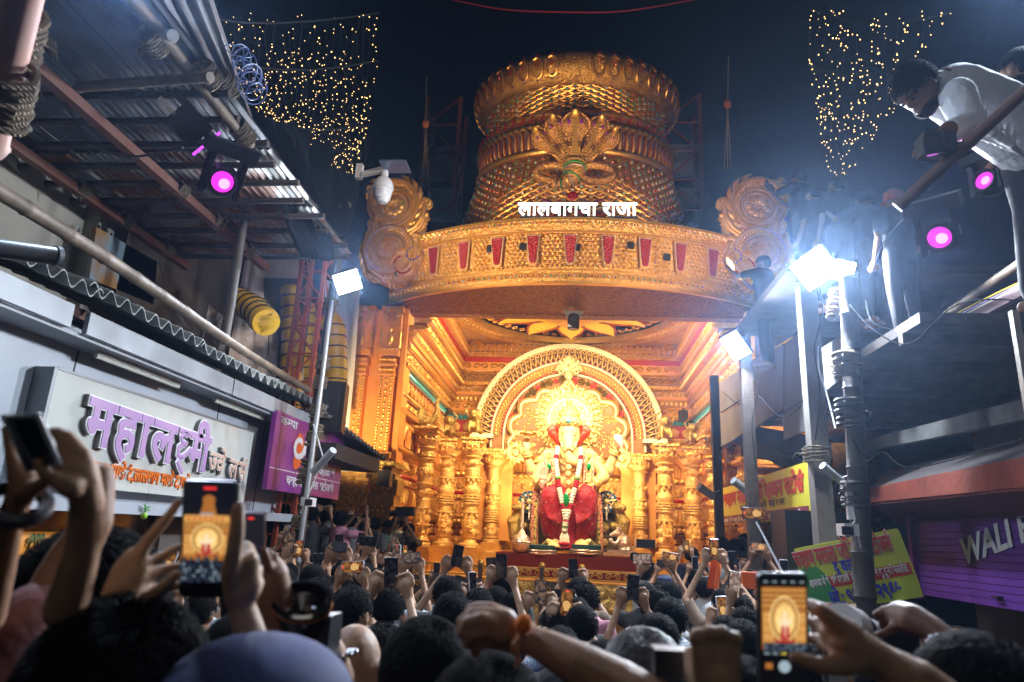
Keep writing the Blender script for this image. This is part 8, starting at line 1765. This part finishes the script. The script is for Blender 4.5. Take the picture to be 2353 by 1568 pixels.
# light brown fist
limb('light brown fist seen from behind left of the big right phone', .9, 1, [[(1640, 1680, 52), (1642, 1600, 46), (1645, 1560, 50)], [(1622, 1570, 34), (1606, 1500, 21), (1600, 1462, 19), (1597, 1468, 15, .03)], [(1640, 1560, 34), (1632, 1495, 21), (1630, 1455, 19.5), (1628, 1465, 15, .03)],
    [(1655, 1560, 34), (1660, 1495, 21), (1660, 1456, 19), (1660, 1466, 15, .03)], [(1668, 1570, 34), (1684, 1505, 20), (1690, 1466, 17), (1688, 1476, 14, .03)], [(1612, 1590, 28, .01), (1590, 1540, 19, .02), (1585, 1500, 15, .035)]])
b = MB(); b.box(WD(1560, 1520, 1.0), (.075, .05, .035)); b.box(WD(1535, 1508, 1.0), (.02, .052, .01)); b.top('hand_camera', BLACK, 'black handheld camera held left of the light brown fist', 'camera')
# big right phone
D6 = .98; rp = thing('phone', 'large phone with a gold lit screen at the lower right', 'phone', WD(1800, 1440, D6)); F_, w_, h_ = bigphone(rp, [(1742, 1318), (1857, 1320), (1868, 1590), (1745, 1590)], D6)
rect(rp, F_, .04*w_, .03*h_, .92*w_, .94*h_, emat('screen_black', (.002, .002, .003), 1), 'screen'); shrine_pic(rp, F_, .06*w_, .36*h_, .88*w_, .53*h_, 5)
for k in range(5): b = MB(); b.ell(F_ @ V((w_*(.14+.18*k), h_*.935, .002)), (.0035, .0035, .001), 8, 4); b.build('screen_icon', PBw, rp)
for k in range(5): rect(rp, F_, w_*(.1+.17*k), h_*.325, w_*.1, h_*.01, emat('icon_yellow', (.9, .7, .1), 1) if k == 2 else PBw, 'mode_label', .002)
b = MB(); b.lathe([(.0085, 0), (.0085, .001), (.006, .001), (.006, 0)], n=18, m=F_ @ Matrix.Translation((w_*.5, h_*.22, .0015))); b.lathe([(.004, 0), (.004, .001), (0, .001)], n=12, m=F_ @ Matrix.Translation((w_*.5, h_*.22, .0015))); b.build('shutter_button', PBw, rp); rect(rp, F_, w_*.12, h_*.2, w_*.14, h_*.05, PG, 'gallery_icon', .002)
t_ = limb('light brown hand holding the big right phone, forearm running to the lower right', .97, 1, [[(2200, 1640, 56, -.03), (2110, 1566, 48, -.02), (2030, 1525, 42), (1975, 1495, 46), (1945, 1480, 46)],
    [(1950, 1460, 36), (1915, 1428, 24), (1888, 1405, 19), (1868, 1392, 15, .02), (1852, 1385, 12, .035)], [(1945, 1480, 36), (1905, 1455, 24, .01), (1880, 1435, 16, .03), (1850, 1425, 12, .045)], [(1945, 1500, 30), (1905, 1485, 20, .02), (1878, 1470, 14, .04), (1850, 1465, 12, .05)],
    [(1960, 1515, 34, -.01), (1920, 1530, 24, -.02), (1880, 1530, 18, -.03), (1850, 1518, 16, -.03), (1826, 1512, 13, -.03)]])
nails(t_, .97, [(1822, 1510, 7, -.042)])
# white lens camera on the right
wl = thing('telephoto_camera', 'camera with a white telephoto lens on the right below the tilted yellow sign', 'camera', WD(1975, 1450, 1.9)); a, c = WD(1935, 1432, 1.8), WD(2010, 1462, 2.0)
WLm = mat('lens_white', (.7, .7, .68), .35); b = MB(); b.tube([a, a.lerp(c, .3)], [.05, .052], 18); b.build('lens_front', WLm, wl); b = MB(); b.tube([a.lerp(c, .3), a.lerp(c, .5)], .046, 18); b.build('focus_ring', BLACK, wl); b = MB(); b.tube([a.lerp(c, .5), c], [.044, .04], 18); b.build('lens_barrel', WLm, wl); b = MB(); b.box(WD(2040, 1478, 1.95), (.14, .08, .10)); b.build('camera_body', BLACK, wl)
arm('person', [(2260, 1600, 1.5), (2200, 1500, 1.55), (2150, 1450, 1.6), (2100, 1425, 1.65), (2070, 1415, 1.7)], [.045, .036, .030, .038, .036], 2, hands=[fing((2060, 1408, 1.7), (2030, 1402, 1.72), (2010, 1412, 1.74), r=.013), fing((2065, 1420, 1.7), (2040, 1420, 1.72), (2022, 1432, 1.74), r=.012), fing((2075, 1432, 1.7), (2055, 1440, 1.72), (2040, 1452, 1.73), r=.012), fing((2060, 1440, 1.68), (2035, 1455, 1.66), (2015, 1460, 1.66), r=.013)], label='dark arm and hand with ring working the white telephoto camera', vox=.008)
b = MB()
for k in range(14): a_ = k/14*6.283; b.ell(WD(2182, 1490, 1.52)+V((.04*math.cos(a_), .03*math.sin(a_), .02*math.sin(a_))), .008, 8, 5)
b.top('bead_bracelet', STEEL, 'sparkling silver bracelet on the dark arm at the lower right', 'bracelet')
# ------------------------------------------------------------------ lamps of the place, with added fills for fence and scrolls
for i, (x, y, z, tx, ty, tz, pw, an) in enumerate([(-2.4, 14.1, 6.1, SX, 16.6, 3.6, 560, 70), (2.1, 14.1, 6.1, SX, 16.6, 3.6, 560, 70), (SX, 14.3, 5.9, SX, 17.8, 4.9, 380, 75),
                                                   (-1.4, 13.9, 6.15, -2.7, 18, 3.2, 420, 62), (1.1, 13.9, 6.15, 2.4, 18, 3.2, 420, 62)]):
    lamp('stage_spot', 'SPOT', (x, y, z), (tx, ty, tz), pw, WARM2, .15, an, .8)
for (x, y, r_, h) in cols: lamp('column_uplight', 'SPOT', (x*.93, y-1.5, 1.6), (x, y+.1, 3.3), 28, WARM, .25, 75, 1)
lamp('cornice_wash', 'AREA', (SX, 17.25, 2.5), (SX, 18.2, 7.2), 320, (1, .70, .36), 2.5, sizey=.4)
for s in (-1, 1): lamp('side_wash', 'AREA', (SX+s*.9, 14.1, 6.2), (SX+s*3.3, 17.0, 3.2), 330, (1, .70, .36), 1.0, sizey=.3)
lamp('fence_fill', 'SPOT', (0, 5.2, 5.6), (-.1, 10.9, .9), 420, (1, .8, .55), .3, 50, .9)  # added spot over the lane to brighten the stage fence, no fixture there
# front wash on the crown
lamp('crown_wash', 'SPOT', (-2.9, 9.6, 5.9), (SX-.3, 14.2, 9.6), 950, (1, .70, .40), .3, 88, .8)
lamp('crown_wash', 'SPOT', (2.4, 9.6, 5.9), (SX+.3, 14.2, 9.6), 950, (1, .70, .40), .3, 88, .8)
lamp('crown_top', 'SPOT', (SX, 10.4, 7.2), (SX, 15, 12.8), 700, (1, .76, .46), .2, 34, .9)

for s in (-1, 1): lamp('pilaster_wash', 'SPOT', (SX+s*3.9, 11.2, 2.2), (SX+s*4.0, 13.6, 5.2), 950, (1, .66, .32), .15, 70, .9)
lamp('idol_spot', 'SPOT', (SX, 13.2, 6.1), (SX, 16.3, 2.9), 620, (1, .84, .58), .12, 42, .9)
for s in (-1, 1): lamp('deck_lamp', 'SPOT', (SX+s*2.3, 13.1, 8.15), (SX+s*.4, 14.6, 11.0), 110, (1, .66, .34), .12, 110, .9)
for s in (-1, 1): lamp('scroll_fill', 'SPOT', (SX+s*3.1, 9.8, 6.0), (SX+s*4.0, 13.0, 8.0), 190, (1, .72, .42), .2, 50, .8)  # added unseen spots that brighten the side scroll ornaments
# ------------------------------------------------------------------ night air
hz = bpy.data.materials.new('haze_air'); hz.use_nodes = True; N = hz.node_tree.nodes; N.remove(N['Principled BSDF']); pv = N.new('ShaderNodeVolumePrincipled'); pv.inputs['Color'].default_value = (.42, .62, 1, 1); pv.inputs['Density'].default_value = .0021; pv.inputs['Anisotropy'].default_value = .82
hz.node_tree.links.new(pv.outputs[0], N['Material Output'].inputs['Volume'])
b = MB(); b.box((0, 35, 16), (150, 160, 34)); hb = b.build('haze', hz); setp(hb, 'thin night haze glowing round the lamps', None, None, 'stuff')
